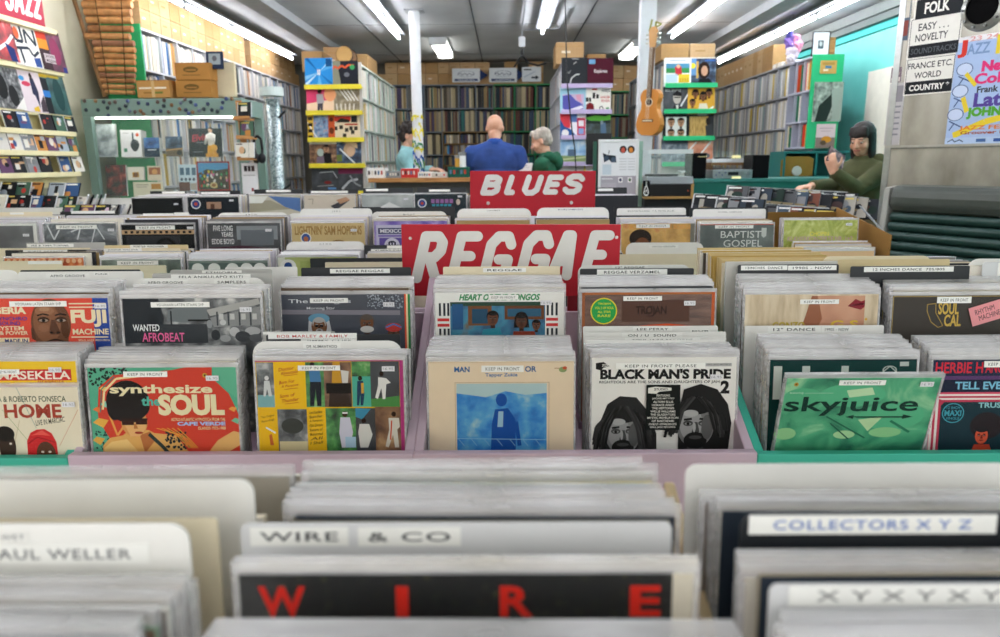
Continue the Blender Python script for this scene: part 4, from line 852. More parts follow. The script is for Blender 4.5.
# header cards, lower row of the second table
def cc(x0, x1, y, dY, col, lab, L=(), r=.004, base=YC): return card(x0, x1, y, base+dY, col, lab, L, r=r)
cc(286, 365, 241.5, .15, 'white', 'white rounded header card just below the tan cover with the blue badge', [('A F G O', 318, 333, 243, 245, '222222', 'f3f2ee')], .03)
cc(364, 412, 245, .12, 'black', 'black header card at the left end of the big red sign', [('', 387, 402, 245.5, 248.5), ('ALBERT KING', 371, 408, 249, 252, '555555')])
cc(310, 412, 258, -.02, 'black', 'low black header card before the olive badge cover')
cc(325, 412, 262, -.05, 'cream', 'low cream header card before the low black one')
cc(26, 105, 242.5, .15, 'grey', 'grey header card over the orange dotted cover', [('IKE & TINA TURNER', 27, 74, 244, 247)])
cc(104, 188, 245, .13, 'tan', 'tan header card over the grey-green cover', [('PORTER WAGONER', 130, 168, 245, 248)])
cc(104, 180, 248.5, .10, 'cream', 'cream header card before the tan one over the grey-green cover', [('JUNIOR WALKER', 104, 142, 248.5, 251.5)])
cc(-5, 90, 248, .11, 'cream', 'wide cream header card behind the black one over the orange dotted cover')
cc(5, 86, 250, .08, 'black', 'black header card over the orange dotted cover', [('THREE DEGREES', 23, 68, 250, 254)])
cc(-20, 62, 261, -.03, 'cream', 'cream strip card low before the orange dotted cover', [('', 28, 62, 261, 264)])
cc(52, 166, 265.5, -.07, 'cream', 'wide cream header card low before the orange and grey-green covers')
cc(626, 704, 242.5, -.03, 'white', 'white rounded header card below the golden painted cover', [('VOCAL GROUPS', 649, 678, 245, 248, '8a8c8a')], .03)
cc(618, 700, 254, -.08, 'cream', 'cream header card below the white rounded one, right of the big red sign', [('', 670, 700, 259, 261, 'c9403a', 'efe3c6')])
# upper row
def cd_(x0, x1, y, dY, col, lab, L=(), r=.004): return card(x0, x1, y, YD+dY, col, lab, L, r=r)
cd_(217, 288, 212.5, .17, 'white', 'white rounded header card behind the slate cover with stacked capitals', [('A B C D', 244, 258, 213.5, 215.5, '222222', 'f3f2ee')], .03)
cd_(287, 368, 213, .165, 'white', 'white rounded header card behind the tan badge cover', [('', 312, 340, 214.5, 217)], .03)
cd_(300, 372, 208.5, .2, 'white', 'second white header card, hindmost behind the tan badge cover', [('J J K L', 331, 342, 210, 212.5, '222222', 'f3f2ee')], .02)
cd_(353, 381, 207, .23, 'black', 'black card corner between the tan badge cover and the purple one')
cd_(371, 447, 211.5, .18, 'white', 'white rounded header card behind the purple cover', [('M N O P', 402, 416, 213.5, 215.5, '222222', 'f3f2ee')], .03)
cd_(380, 455, 207.5, .22, 'black', 'black header card hindmost behind the purple cover')
cd_(457, 531, 208.5, .17, 'white', 'white rounded header card under the left half of the smaller red sign', [('COWBOY', 485, 502, 209.5, 211.5, '444444', 'f3f2ee')], .03)
cd_(537, 609, 207.5, .17, 'white', 'white rounded header card under the right half of the smaller red sign', [('BLUES SAMPLERS', 555, 586, 208.5, 210.5, '2a3a8a', 'f3f2ee')], .03)
cd_(617, 686, 208, .18, 'white', 'white header card behind the golden painted cover', [('BOOGIE WOOGIE - V.A. PIANO BLUES', 622, 680, 210, 212, '8a8c8a', 'f3f2ee')], .01)
cd_(614, 684, 206.5, .21, 'black', 'black header card hindmost behind the golden painted cover')
cd_(693, 766, 209, .18, 'white', 'white header card behind the slate-grey cover with pale capitals', [('GOSPEL SAMPLERS', 715, 745, 211, 213, '8a8c8a', 'f3f2ee')], .01)
cd_(690, 768, 207.5, .2, 'black', 'black header card hindmost behind the slate-grey cover with pale capitals')
cd_(120, 190, 214, .17, 'grey', 'grey header card with two strips behind the tan-banded cover', [('', 143, 174, 213.5, 216.5), ('', 174, 189, 212.5, 215)])
cd_(118, 196, 218, .13, 'tan', 'tan header card behind the tan-banded black cover', [('SONNY BOY & NORMAN', 126, 190, 218, 220.5)])
cd_(60, 118, 211.5, .18, 'black', 'black header card with long strip at the left of the second table', [('', 71, 115, 211, 213.5)])
cd_(-10, 52, 212, .15, 'cream', 'cream header card at the left end of the second table', [('', 10, 24, 212.5, 214.5, '888888')])
# farthest row
def ce(x0, x1, y, col, lab, L=(), dY=.2): return card(x0, x1, y, YE+dY, col, lab, L, r=.003)
ce(150, 186, 191, 'black', 'black header card behind the plain black cover in the farthest row', [('', 162, 185, 191.5, 193.5)])
ce(200, 240, 190.5, 'black', 'black header card behind the small-portrait cover in the farthest row', [('', 201, 230, 192, 194)])
ce(254, 303, 189.3, 'black', 'black header card behind the cream and blue cover in the farthest row', [('', 266, 291, 190, 192)])
ce(308, 358, 189.5, 'black', 'black header card behind the pinkish cover in the farthest row', [('', 311, 348, 191, 193)])
ce(363, 413, 188, 'black', 'black header card behind the white-peak cover in the farthest row', [('', 366, 388, 189, 191)])
ce(417, 466, 187.5, 'black', 'black header card behind the violet-lettered cover in the farthest row', [('', 429, 450, 189.5, 191.5)])
ce(596, 627, 187.5, 'black', 'black header card right of the smaller red sign', [('', 598, 613, 188.5, 191)])
# bins under them
for k, px in enumerate((-36, 140, 316, 493, 672)):
    a_, b_ = at(px-44, 250, YC).x, at(px+44, 250, YC).x
    bin_unit(a_-.16, b_+.16, YC-.06, .84, 3.42, 1.12, LAV if k % 2 else TEAL, 'stepped record bin of the second table, %s from the left' % ('first', 'second', 'third', 'fourth', 'fifth')[k])
for k, px in enumerate((133, 245, 358, 468, 580)):
    a_, b_ = at(px-27, 200, YE).x, at(px+27, 200, YE).x
    bin_unit(a_-.165, b_+.165, YE-.05, .95, YE+.32, 1.14, TEAL if k % 2 else LAV, 'record bin of the farthest table, %s from the left' % ('first', 'second', 'third', 'fourth', 'fifth')[k])
# open carton with classical records
cx0, cx1 = at(776, 250, 2.98).x, at(880, 250, 2.98).x
o = thing('cardboard_box', 'open brown carton holding the lime patterned record', 'box', ((cx0+cx1)/2, 2.9, .80)); w = (cx1-cx0)/2
m = MB(); m.box(-w, 0, 0, w, .5, .006, 'b08850'); m.box(-w, 0, 0, w, .005, .14, 'a9834c'); m.box(-w, .495, 0, w, .5, .36, '8f6c38'); m.prismx([(0, 0), (.5, 0), (.5, .36), (0, .15)], -w, -w+.005, 'c29a62'); m.prismx([(0, 0), (.5, 0), (.5, .38), (0, .30)], w-.005, w, '9a7440'); m.build('body', M_CARD, o)
m = MB(); m.prismx([(.05, .30), (.07, .30), (.30, .40), (.28, .40)], w, w+.004, '9aa0a4'); m.build('flap', M_CARD, o)
o = thing('bin_table', 'low table carrying the open brown carton', 'table', ((cx0+cx1)/2, 2.85, 0)); m = MB(); m.box(-w-.05, 0, .76, w+.05, .62, .795, '7a5a3a'); m.build('top', M_WOOD, o, bevel=.004)
for sx in (-1, 1):
    for sy in (.04, .58): m = MB(); m.box(sx*w-.02, sy-.02, 0, sx*w+.02, sy+.02, .76, '6a4a2c'); m.build('leg', M_WOOD, o)
# ------------------------------------------------------------------ the painted signs
def sign(px0, px1, py0, py1, Y, word, boxes, label, screws, h=None, red='c41e30', shear=.2, t=.2):
    a_, b_ = at(px0, py0, Y), at(px1, py0, Y); w = b_.x-a_.x; bt = at(px0, py1, Y); hh = a_.z-bt.z
    z0 = (a_.z+b_.z)/2
    o = thing('genre_sign', label, 'sign', ((a_.x+b_.x)/2, Y, z0))
    o.rotation_euler = (0, math.atan2(a_.z-b_.z, w), 0)
    m = MB(); m.box(-w/2, 0, -hh, w/2, .012, 0, red); bd_ = m.build('board', M_SATIN, o, bevel=.002)
    ar = Art(w, hh, red); ar.it = []
    for ch, (x0, x1, y0, y1) in zip(word, boxes): stroke_text(ar, ch, (x0-px0)/(px1-px0), (y0-py0)/(py1-py0), (x1-px0)/(px1-px0), (y1-py0)/(py1-py0), 'efeeea', t, shear)
    m = MB(); ar.into(m, -w/2, 0, -.0004); m.build('lettering', M_SATIN, o)
    for sx, sy in screws:
        m = MB(); m.cone(((sx-px0)/(px1-px0)*w-w/2, -.004, -(sy-py0)/(py1-py0)*hh), ((sx-px0)/(px1-px0)*w-w/2, 0, -(sy-py0)/(py1-py0)*hh), .004*Y/2, .005*Y/2, 'd3d3cf', 10); m.build('screw', M_METAL, bd_)
    for s in (-1, 1):
        m = MB(); m.box(s*w*.3-.02, .012, -hh-.35, s*w*.3+.02, .03, -.02, '8a1a26'); m.build('post', M_SATIN, o)
    return o
sign(401, 621, 224.5, 296, 2.02, 'REGGAE', ((410, 450, 231, 283), (446, 483, 231, 282), (478, 519, 231, 282), (515, 557, 230, 282), (547, 583, 230, 280), (580, 615, 230, 280)), 'big red sign with slanted white letters in the middle of the bins', ((410, 238), (617, 237)))
sign(470, 596, 171, 216, 3.55, 'BLUES', ((480, 504, 174.5, 195.5), (504, 520, 174.5, 195), (521, 544, 174.5, 195.5), (543, 564, 174.5, 194.5), (562, 586, 173.5, 194.5)), 'smaller red sign with slanted white letters before the two standing men', ((488, 203), (572, 202.5)), shear=.25, t=.275)
# ================================================================== wall shelves and display ends
PALL = ['f2f0ea', 'ece6da', 'e2ded6', 'd6d2ca', 'c4c1ba', 'f8f6f2', 'b0aea8', 'f0ece4', '4a7ab0', 'd2b45a', '4a4c52', 'c08a60', 'e6e2e8', 'efe4ca', 'eceae4', 'dcd6c6', '9aaaa6']
PBACK = ['8a8270', 'b5a988', 'a08a62', '5c564c', '3c3d40', 'c9bd9a', '4a5a74', '6f4a44', '7a7a76', '2f3f4a', 'd2c6a4', '3f7a78', '93887a', '57506a']
PGREY = ['dededb', 'd0d0cc', 'c0c0bc', 'eeeeea', 'a9aaac', 'f2f0ec', '7c8084', 'e0d8c4', 'c9cbce', 'e8e4da', 'd8bc5a', '9ab0b4', 'e6e6e8', 'f0eee6']
def add_stuff(b, M):
    b.xform(M); k = len(STUFF.v); STUFF.v += b.v; STUFF.f += [tuple(j+k for j in g) for g in b.f]; STUFF.c += b.c; STUFF.m += b.m
def spines(L, z0, hmax, M, pal, seed, tmin=.006, tmax=.016, fill=1., depth=.28, h0=.86):
    """a shelf bay of edge-on records along local x, spines towards local -y"""
    q = random.Random(seed); x = .004; b = MB(); cur = q.choice(pal); run = 0
    while x < L*fill-.004:
        t = min(q.uniform(tmin, tmax), L-.003-x)
        if run <= 0: cur = q.choice(pal); run = q.choice([1, 1, 1, 2, 3])
        run -= 1; h = hmax*q.uniform(h0, .95); y = q.uniform(0, .02)
        b.box(x, y, z0, x+t*.88, y+depth, z0+h, cur); x += t
    add_stuff(b, M)
def shelf_case(name, label, M, L, zs, ncol, D, col, pals, seed, ends=None, back=True, cat='shelf', tb=.018, tm=(.007, .016), boardcol=None, cell=None):
    """open shelving along local x (front at local y=0), boards at heights zs, filled with spines"""
    o = thing(name, label, cat); o.matrix_world = M
    for z in zs:
        m = MB(); m.box(0, 0, z-tb, L, D, z, boardcol or col); m.build('shelf_board', M_SATIN, o)
    n = ncol; zt, zb_ = max(zs), min(zs)-tb
    for i in range(n+1):
        x = L*i/n; m = MB(); m.box(max(0, x-tb/2), .001, zb_, min(L, x+tb/2), D-.001, zt-.0005, (ends if ends and i in (0, n) else col)); m.build('upright', M_SATIN, o)
    if back:
        m = MB(); m.box(0, D, zb_, L, D+.008, zt, '4a4844'); m.build('back_panel', M_MATTE, o)
    zz = sorted(zs)
    for j in range(len(zz)-1):
        for i in range(n):
            if cell and cell(i, j): continue
            x0 = L*i/n+tb/2
            spines(L/n-tb, 0, zz[j+1]-zz[j]-tb, M @ Matrix.Translation((x0, .015, zz[j]+.001)), pals[(i*7+j*3) % len(pals)] if isinstance(pals[0], list) else pals, seed+i*31+j*7, tm[0], tm[1], fill=random.Random(seed+i*5+j).choice([1, 1, .97, .9]), depth=D-.06)
    return o
def facing(x, y, deg): return Matrix.Translation((x, y, 0)) @ Matrix.Rotation(math.radians(deg), 4, 'Z')
Z5 = [2.63, 2.27, 1.91, 1.55, 1.19, .83]
xls = at(142, 40, 6.95).x
# left wall: shelf faces +X, runs away from the camera; local x runs towards +Y
shelf_case('record_shelf', 'long pale record shelf along the left wall, boxes on top', facing(xls, 6.95, 90), 5.2, Z5, 14, .34, 'c9cbd0', PALL, 100, tm=(.012, .026))
m = MB(); m.box(xls-.36, 6.925, .0, xls+.002, 6.948, 2.66, '2fa565'); tag(m.build('shelf_end_panel', M_SATIN), 'green end panel of the left wall shelf, beside the hanging log xylophone', 'panel')
# back wall shelving: grey, then green, then green again at the right
YB = 11.95
xg0, xg1, xg2 = at(372, 90, YB).x, at(493, 90, YB).x, at(556, 90, YB).x
shelf_case('record_shelf', 'grey record shelf on the back wall, behind the bald man', facing(xg0, YB, 0), xg1-xg0, [2.62, 2.255, 1.89, 1.525, 1.16, .8], 7, .34, '74808c', PBACK, 300, tm=(.012, .028), cell=lambda i, j: j in (2, 1) and i >= 4)
shelf_case('record_shelf', 'green record shelf on the back wall, left of the lilac display end', facing(xg1+.01, YB, 0), xg2-xg1, [2.62, 2.255, 1.89, 1.525, 1.16, .8], 3, .34, '2a8a56', PBACK, 340, tm=(.012, .028))
xh0, xh1 = at(609, 90, YB).x, at(652, 90, YB).x
shelf_case('record_shelf', 'green record shelf on the back wall, left of the guitar column', facing(xh0, YB, 0), xh1-xh0, [2.50, 2.14, 1.78, 1.42, 1.06], 2, .34, '2a8a56', PBACK, 370, tm=(.012, .028))
# brown insert with half-height rows under the grey shelf
xb0 = xg0+(xg1-xg0)*4/7+.012
o = thing('disc_shelf', 'brown half-height shelf left of the bald man with small discs', 'shelf', (xb0, YB-.012, 0)); wI = xg1-xb0-.012
for z in (1.885, 1.70, 1.53, 1.35, 1.18):
    m = MB(); m.box(0, 0, z-.014, wI, .3, z, '8a6a34'); m.build('shelf_board', M_SATIN, o)
for k in range(4):
    m = MB(); m.box(wI*k/3-.008, .002, 1.166, wI*k/3+.008, .3, 1.884, '7d5f30'); m.build('upright', M_SATIN, o)
for r, z in enumerate((1.70, 1.53, 1.35, 1.18)):
    for k in range(3): spines(wI/3-.02, 0, .15, Matrix.Translation((xb0+wI*k/3+.01, YB+.01, z+.001)), [PBACK+['4a9ad0', 'e9e4d8', 'c9c9c9']][0], 410+r*5+k, .008, .02, depth=.13)
# right wall: shelf faces -X; local x runs towards -Y, starts at the far end
xr = at(790, 100, 8.6).x
shelf_case('record_shelf', 'long grey record shelf along the right wall, left of the book cubbies', facing(xr, 12.3, -90), 3.62, [2.49, 2.13, 1.77, 1.41, 1.29], 10, .34, 'a9abb2', PGREY, 500, tm=(.010, .024))
# book cubbies at its near end with green end panel
o = shelf_case('book_shelf', 'pale lilac cubby shelf with paperbacks, green end panel, at the right wall', facing(xr-.01, 8.66, -90), .62, [2.48, 2.14, 1.82, 1.54], 3, .32, 'b9bccb', ['d23a30', 'e8b03c', 'f0ece2', '2a2c30', '3a5a9a', 'e9dcc0', 'c9502c', '2f7a5a'], 560, tm=(.014, .035), cell=lambda i, j: (i, j) in ((0, 2), (2, 1), (1, 0), (0, 1)))
m = MB(); m.box(.622, -.004, 1.52, .64, .33, 2.495, '2bb879'); m.build('end_panel', M_SATIN, o, bevel=.002)

# ------------------------------------------------------------------ cardboard boxes on top of everything
q = random.Random(21)
BOXM = []
for i, c in enumerate(('b8966c', 'c0a27a', 'ae8c60', 'bc9a70')):
    mb = MB(); mb.box(-.5, 0, 0, .5, 1, 1, c); mb.box(-.3, -.004, .5, (.02, .1, -.1, 0)[i], 0, .6, ('e2d6c0', 'a98a5c', 'ad8a58', 'e2d6c0')[i]); mb.box(-.5, -.003, .80, .5, 0, .815, 'b58a50'); BOXM.append(mb.mesh('cardboard_box', M_CARD))
def cbox(x, y, z, w, d, h, deg, label, group=None, v=None):
    o = bpy.data.objects.new('cardboard_box', BOXM[q.randrange(4) if v is None else v]); COL.objects.link(o)
    o.location = (x, y, z); o.rotation_euler = (0, 0, math.radians(deg)); o.scale = (w, d, h); return tag(o, label, 'box', group)
y = 6.98
while y < 12.0:
    w = q.uniform(.19, .23)
    for k in range(2):
        if not (9.55 < y < 9.9) and not (y > 10.6 and k == 1 and q.random() < .25):
            lay = 'upper' if k else 'lower'
            cbox(xls-.01, y+w/2, 2.631+k*.18, w*.97, .30, .176, 90, 'small pale brown carton in the %s layer along the left wall shelf' % lay, 'cartons in the %s layer on the left wall shelf' % lay)
    y += w
x = xg0+.03
while x < xg2-.2:
    w = q.uniform(.17, .24)
    for k in range(2):
        if q.random() < .85-.2*k or k == 0: cbox(x+w/2, YB+.06, 2.621+k*.175, w*.97, .25, .17, 0, 'small brown carton in the %s layer on the back wall shelf' % ('upper' if k else 'lower'), 'cartons in the %s layer on the back wall shelf' % ('upper' if k else 'lower'))
    x += w
x = xh0+.02
while x < xh1-.15:
    w = q.uniform(.2, .26)
    for k in range(2): cbox(x+w/2, YB+.06, 2.501+k*.2, w*.97, .25, .195, 0, 'brown carton on the green back shelf left of the guitar column', 'cartons on the green back shelf')
    x += w
y = 12.2
while y > 9.35:
    w = q.uniform(.16, .2); cbox(xr+.02, y-w/2, 2.491, w*.96, .28, .30, -90, 'tall pale carton in the row on the right wall shelf', 'tall cartons on the right wall shelf'); y -= w
# ------------------------------------------------------------------ display ends with covers facing the shop
def cover(x, Y, ztop, art, label, lean=8, yaw=0, w=W, name='vinyl_record', cat='record', t=.006, edge='d9d4c8', group=None):
    mb = MB(); mb.box(-w/2, 0, 0, w/2, t, art.h, edge); art.into(mb, -w/2, art.h, 0)
    o = mb.build(name, art.matlist(M_PRINT)); seat(o, x, Y, ztop, art.h, lean, yaw); return tag(o, label, cat, group)
def island(name, label, X0, X1, Y, zs, colface, colup, depth, sidecol, side, seed):
    """double sided island whose end shows covers on ledges; one long side shows spines"""
    o = thing(name, label, 'display rack', (X0, Y, 0)); w = X1-X0; zt = max(zs)
    m = MB(); m.box(0, .10, 0, w, .13, zt+.02, 'd6d3cc'); m.build('end_panel', M_SATIN, o)
    for z in zs[1:]:
        m = MB(); m.box(-.01, 0, z-.028, w+.01, .012, z+.024, colface); m.box(-.01, .012, z-.012, w+.01, .1, z, colface); m.build('ledge', M_SATIN, o, bevel=.002)
    m = MB(); m.box(w/2-.008, .085, min(zs)-.3, w/2+.008, .1, zt-.02, colup); m.build('upright', M_SATIN, o)
    M = facing(X1, Y+.13, 90) if side > 0 else facing(X0, Y+.13+depth, -90)
    shelf_case('record_shelf', 'record shelf running back behind the %s display end' % label.split()[0], M, depth, [zt, zt-.36, zt-.72, zt-1.08, zt-1.44], 7, w/2-.02, sidecol, PGREY+PALL, seed, tm=(.012, .024), cat='shelf')
    return o
def px_cov(xl, xr, yt, Y, art, label, lean=7):
    a_ = at((xl+xr)/2, yt, Y); return cover(a_.x, Y+.065, a_.z+.02, art, label, lean)
# yellow display end
YY = 8.45
xa, xb = at(307, 120, YY).x, at(362, 120, YY).x
ZL = [at(335, y_, YY).z for y_ in (86.5, 112.5, 139.5, 165.5, 193)]
island('display_end', 'yellow ledged display end with ten covers left of the white column', xa, xb, YY, [at(335, 63, YY).z]+ZL[:4]+[ZL[4]], 'e9d93a', '39b26a', 2.5, 'c4d2c8', 1, 700)
def cA(n): return Cov(0, 0, 100, n)
a = cA('2f8fd8'); [a.P([(50, 50), (50+70*math.cos(t), 50+70*math.sin(t)), (50+70*math.cos(t+.25), 50+70*math.sin(t+.25))], c) for t, c in ((2.3, 'bfe0f4'), (2.7, '7fc0ea'), (5.4, '9fd0f0'), (5.8, '5aaae0'), (.6, '1f6fb8'), (3.9, '1a64a8'), (1.4, '5fb0e4'))]; a.R(45, 40, 49, 60, 'f2f6f8'); a.R(51, 40, 55, 60, 'f2f6f8'); a.R(76, 3, 97, 30, '1c4f80')
px_cov(304, 330, 59, YY, a, 'shiny blue record cover on the top ledge of the yellow display end')
a = cA('2a2c34'); a.R(0, 0, 35, 100, '8a8c78'); a.P([(28, 30), (60, 10), (100, 15), (100, 100), (40, 100)], '23252e'); a.L([(6, 28), (16, 18), (26, 27), (40, 16), (52, 24), (64, 14), (84, 16)], 7, 'e0603c'); a.E(78, 22, 9, 9, '3f9a5a'); a.E(58, 48, 10, 8, '6a6c74'); a.P([(60, 100), (100, 80), (100, 100)], 'c0563c')
px_cov(331, 355, 62, YY, a, 'dark record cover with orange lettering on the top ledge of the yellow display end')
a = cA('efd0b0'); a.P([(0, 0), (70, 0), (75, 50), (0, 62)], 'd8456e'); a.E(86, 30, 22, 24, 'f0a878'); a.E(48, 18, 8, 9, '2a201c'); a.P([(36, 28), (60, 28), (64, 60), (38, 62)], 'a9a4a8'); a.P([(40, 62), (60, 60), (58, 96), (50, 96), (50, 72), (46, 96), (38, 92)], '4a4650')
px_cov(306, 331, 87.5, YY, a, 'pink and cream record cover with a walking figure')
a = cA('8a7d62'); a.PIC(0, 0, 100, 100, pm('sepia', ['5f5440', '85785c', 'b8ae94'], 14, 6)); [a.L([(20+14*k, 0), (58+12*k, 50)], 4, 'e9e6dc') for k in range(4)]; [a.L([(15+16*k, 60), (20+14*k, 98)], 5, 'd9d3c2') for k in range(5)]
px_cov(332, 357, 88, YY, a, 'sepia record cover with white slanting lines')
a = cA('d8b03a'); a.PIC(22, 0, 76, 100, pm('toy_blue', ['6a3a3a', '5a7aa0', '8fa8c0', 'c05a44'], 20, 6)); a.R(76, 0, 100, 100, 'c95a2c'); a.E(88, 20, 8, 8, '5a2a1a'); a.E(88, 60, 9, 12, '6a3018'); a.L([(0, 30), (40, 95)], 4, 'e9e9e4'); [a.R(2, 10+22*k, 18, 22+22*k, '3a3024') for k in range(4)]
px_cov(308, 331, 115.5, YY, a, 'yellow, blue and rust collage record cover on the third ledge')
a = cA('e0cfae'); a.R(4, 8, 66, 26, 'c23a2c'); a.P([(10, 30), (30, 14), (60, 20), (62, 30)], '2a2a24'); a.R(68, 6, 90, 30, '2a2a2a'); [a.R(x, y_, x+13, y_+14, '3a342c') for x, y_ in ((4, 44), (24, 40), (44, 50), (60, 44), (78, 44), (36, 70), (66, 58))]; a.R(44, 34, 92, 40, 'b04030'); a.R(8, 84, 30, 88, 'c04838')
px_cov(333, 357, 115.5, YY, a, 'cream record cover with red banner and small dark cut-outs')
a = cA('b58a5c'); a.R(0, 0, 100, 14, 'e8e0d0'); a.PIC(0, 14, 100, 100, BRN); a.E(40, 44, 12, 14, 'a8b8b0'); a.P([(26, 60), (52, 56), (60, 96), (24, 96)], '7a6a7a'); a.FACE(62, 30, 13, skin='b98a6a', hair='1d1714'); a.P([(50, 46), (78, 46), (84, 96), (56, 96)], '1c1a1c')
px_cov(310, 333, 142, YY, a, 'brown record cover with two people and pale top strip')
a = cA('33465a'); a.PIC(0, 0, 100, 100, NVY); a.E(56, 34, 22, 26, 'c9a884'); a.P([(30, 10), (60, 0), (84, 10), (86, 30), (56, 12)], 'd8bf96'); a.E(60, 40, 14, 18, 'd9b694'); a.L([(20, 30), (90, 98)], 5, 'dfe6ea'); a.R(8, 52, 28, 76, '6a7a3a')
px_cov(335, 358, 142, YY, a, 'blue-grey record cover with a blond head')
a = cA('3a3f44'); a.PIC(0, 0, 100, 100, DKG); a.L([(30, 20), (80, 16), (95, 40)], 3, 'b9bec0'); a.L([(20, 70), (80, 66)], 2, 'a9a9a4'); a.E(60, 56, 14, 6, '7a2a28'); a.R(60, 74, 90, 84, '5a8ac0')
px_cov(312, 335, 169, YY, a, 'charcoal record cover on the bottom ledge of the yellow display end')
a = cA('2a2d34'); a.PIC(0, 0, 100, 100, DKG); a.R(0, 0, 100, 24, '7a3050'); a.L([(20, 80), (50, 50), (80, 44)], 8, 'b9bcc0'); a.L([(50, 30), (70, 60), (90, 70)], 6, '8f9498'); a.E(24, 90, 12, 10, 'c9c9c6')
px_cov(337, 360, 169, YY, a, 'dark record cover with maroon top on the bottom ledge of the yellow display end')
# lilac display end
YL = 9.0
xa, xb = at(562, 120, YL).x, at(611, 120, YL).x
island('display_end', 'lilac ledged display end with dark box sets, left of the guitar column', xa, xb, YL, [at(586, 60, YL).z]+[at(586, y_, YL).z for y_ in (85.5, 111.5, 137, 163.5, 190)], 'c4b4d8', 'd8c838', 2.3, 'b9bcc4', -1, 800)
a = cA('2a2c30'); a.L([(34, 96), (38, 78), (55, 64), (70, 62)], 4, 'c9ccc8'); a.L([(20, 52), (30, 58), (36, 48)], 2.5, '8a8c8a'); a.L([(46, 24), (58, 16)], 3, 'a9aaa4'); a.R(40, 3, 66, 7, '8a8c8c')
px_cov(563, 587, 58.5, YL, a, 'black box set with pale scribble on the lilac display end')
a = cA('4a1626'); a.T('Expkrau', 26, 42, 76, 58, 'e4d8d8', .02); a.R(6, 5, 30, 22, '6a9ac0')
px_cov(589, 613.5, 59, YL, a, 'maroon box set with pale gothic word on the lilac display end')
a = cA('9cc8d8'); a.R(10, 28, 92, 86, 'c9b4d0'); a.P([(10, 34), (40, 28), (60, 50), (88, 66), (88, 84), (20, 88), (10, 80)], '5a5aa8'); a.P([(40, 84), (84, 70), (90, 80), (60, 90)], 'e9e4ec'); a.P([(60, 30), (80, 28), (84, 60), (66, 50)], 'd89ab0')
px_cov(562, 585, 88, YL, a, 'pale blue record cover with a violet shape')
a = cA('eeeae0'); a.R(4, 40, 14, 56, '1d1d1d'); a.R(16, 40, 24, 56, '1d1d1d'); [a.R(30+k*14, 22+6*(k % 2), 40+k*14, 44, '1d1d1d') for k in range(2)]; a.T('ARRIS', 64, 10, 96, 20, '2a2a2a', .02); a.T('HARLEM', 60, 34, 96, 44, 'c8403a', .02); a.T('RIVER', 64, 48, 96, 58, 'c8403a', .02); a.R(28, 6, 48, 12, 'c8403a'); a.P([(4, 96), (6, 66), (20, 58), (34, 66), (38, 96)], '7a1f24'); a.E(64, 82, 8, 10, '2a2a2a'); a.E(64, 82, 5, 7, 'eeeae0'); a.R(82, 78, 94, 84, '3a9a5a')
px_cov(587, 610, 88, YL, a, 'white record cover with scattered black and red marks')
a = cA('eceaf0'); a.R(0, 0, 40, 56, 'd8404a'); a.R(38, 0, 66, 34, '5a78b4'); a.P([(0, 20), (16, 50), (40, 60), (66, 90), (40, 100), (0, 100)], '2f5a9a'); a.R(66, 18, 98, 86, 'd23a5a'); a.R(72, 28, 92, 50, 'e9e4ea'); a.R(72, 58, 92, 80, '8aa0d0'); a.E(20, 76, 14, 14, 'f2f0ee')
px_cov(562, 585, 114.5, YL, a, 'red, white and blue record cover on the lilac display end')
a = cA('26302c'); a.P([(0, 18), (40, 8), (80, 12), (100, 4), (100, 26), (60, 30), (20, 28)], '5aa83c'); a.PIC(0, 40, 100, 100, pm('dusk_green', ['1c2420', '2f3f3a', '4a6070'], 10, 5)); a.P([(60, 40), (80, 36), (86, 100), (64, 100)], '56708a'); a.E(66, 36, 6, 8, '7a8a94')
px_cov(587, 610, 114.5, YL, a, 'dark record cover with green flash on the lilac display end')
a = cA('7fa8d0'); a.PIC(0, 0, 100, 100, pm('cloud_sky', ['6a98c8', '9ac0e0', 'dfe9f0'], 10, 5)); a.R(0, 64, 100, 100, '8aa06a'); a.R(30, 40, 60, 66, '5a708a'); a.L([(0, 80), (100, 70)], 5, 'c9cfa0')
px_cov(562, 585, 140.5, YL, a, 'sky-blue landscape record cover on the lilac display end')
# green display end
YG = 8.6
xa, xb = at(665, 120, YG).x, at(715, 120, YG).x
island('display_end', 'green ledged display end with six covers right of the guitar', xa, xb, YG, [at(690, 58, YG).z]+[at(690, y_, YG).z for y_ in (85, 111, 138, 164, 190)], '2fc47e', 'a98ad0', 2.4, '9aa0a8', -1, 900)
a = cA('eeeeea'); a.R(8, 18, 94, 50, '4f8fb0'); a.R(8, 34, 94, 52, '3a8a4c'); a.P([(40, 30), (64, 28), (66, 60), (44, 60)], 'c83a44'); a.E(53, 28, 7, 7, 'e0b08c'); a.R(54, 56, 94, 86, 'e2c83a'); a.R(8, 56, 50, 86, 'b9d0dc'); [a.R(58+9*k, 70, 64+9*k, 86, 'c9a030') for k in range(4)]; a.R(20, 4, 80, 10, 'b9c4c8')
px_cov(667, 691, 59.5, YG, a, 'white bordered record cover with a red-shirted figure and yellow block')
a = cA('3a4a58'); a.PIC(0, 0, 100, 100, NVY); a.R(0, 0, 28, 60, '6a98c8'); a.R(28, 10, 36, 70, 'c9a050'); a.E(15, 26, 10, 10, 'e9d83a'); a.E(56, 42, 22, 30, '2a1a14'); a.E(58, 44, 12, 18, 'd0a284'); a.P([(30, 100), (40, 72), (74, 70), (98, 100)], '181a1e'); a.R(60, 4, 96, 10, '3a6ab0')
px_cov(692, 716, 59.5, YG, a, 'dark blue record cover with a curly-haired person and yellow dot')
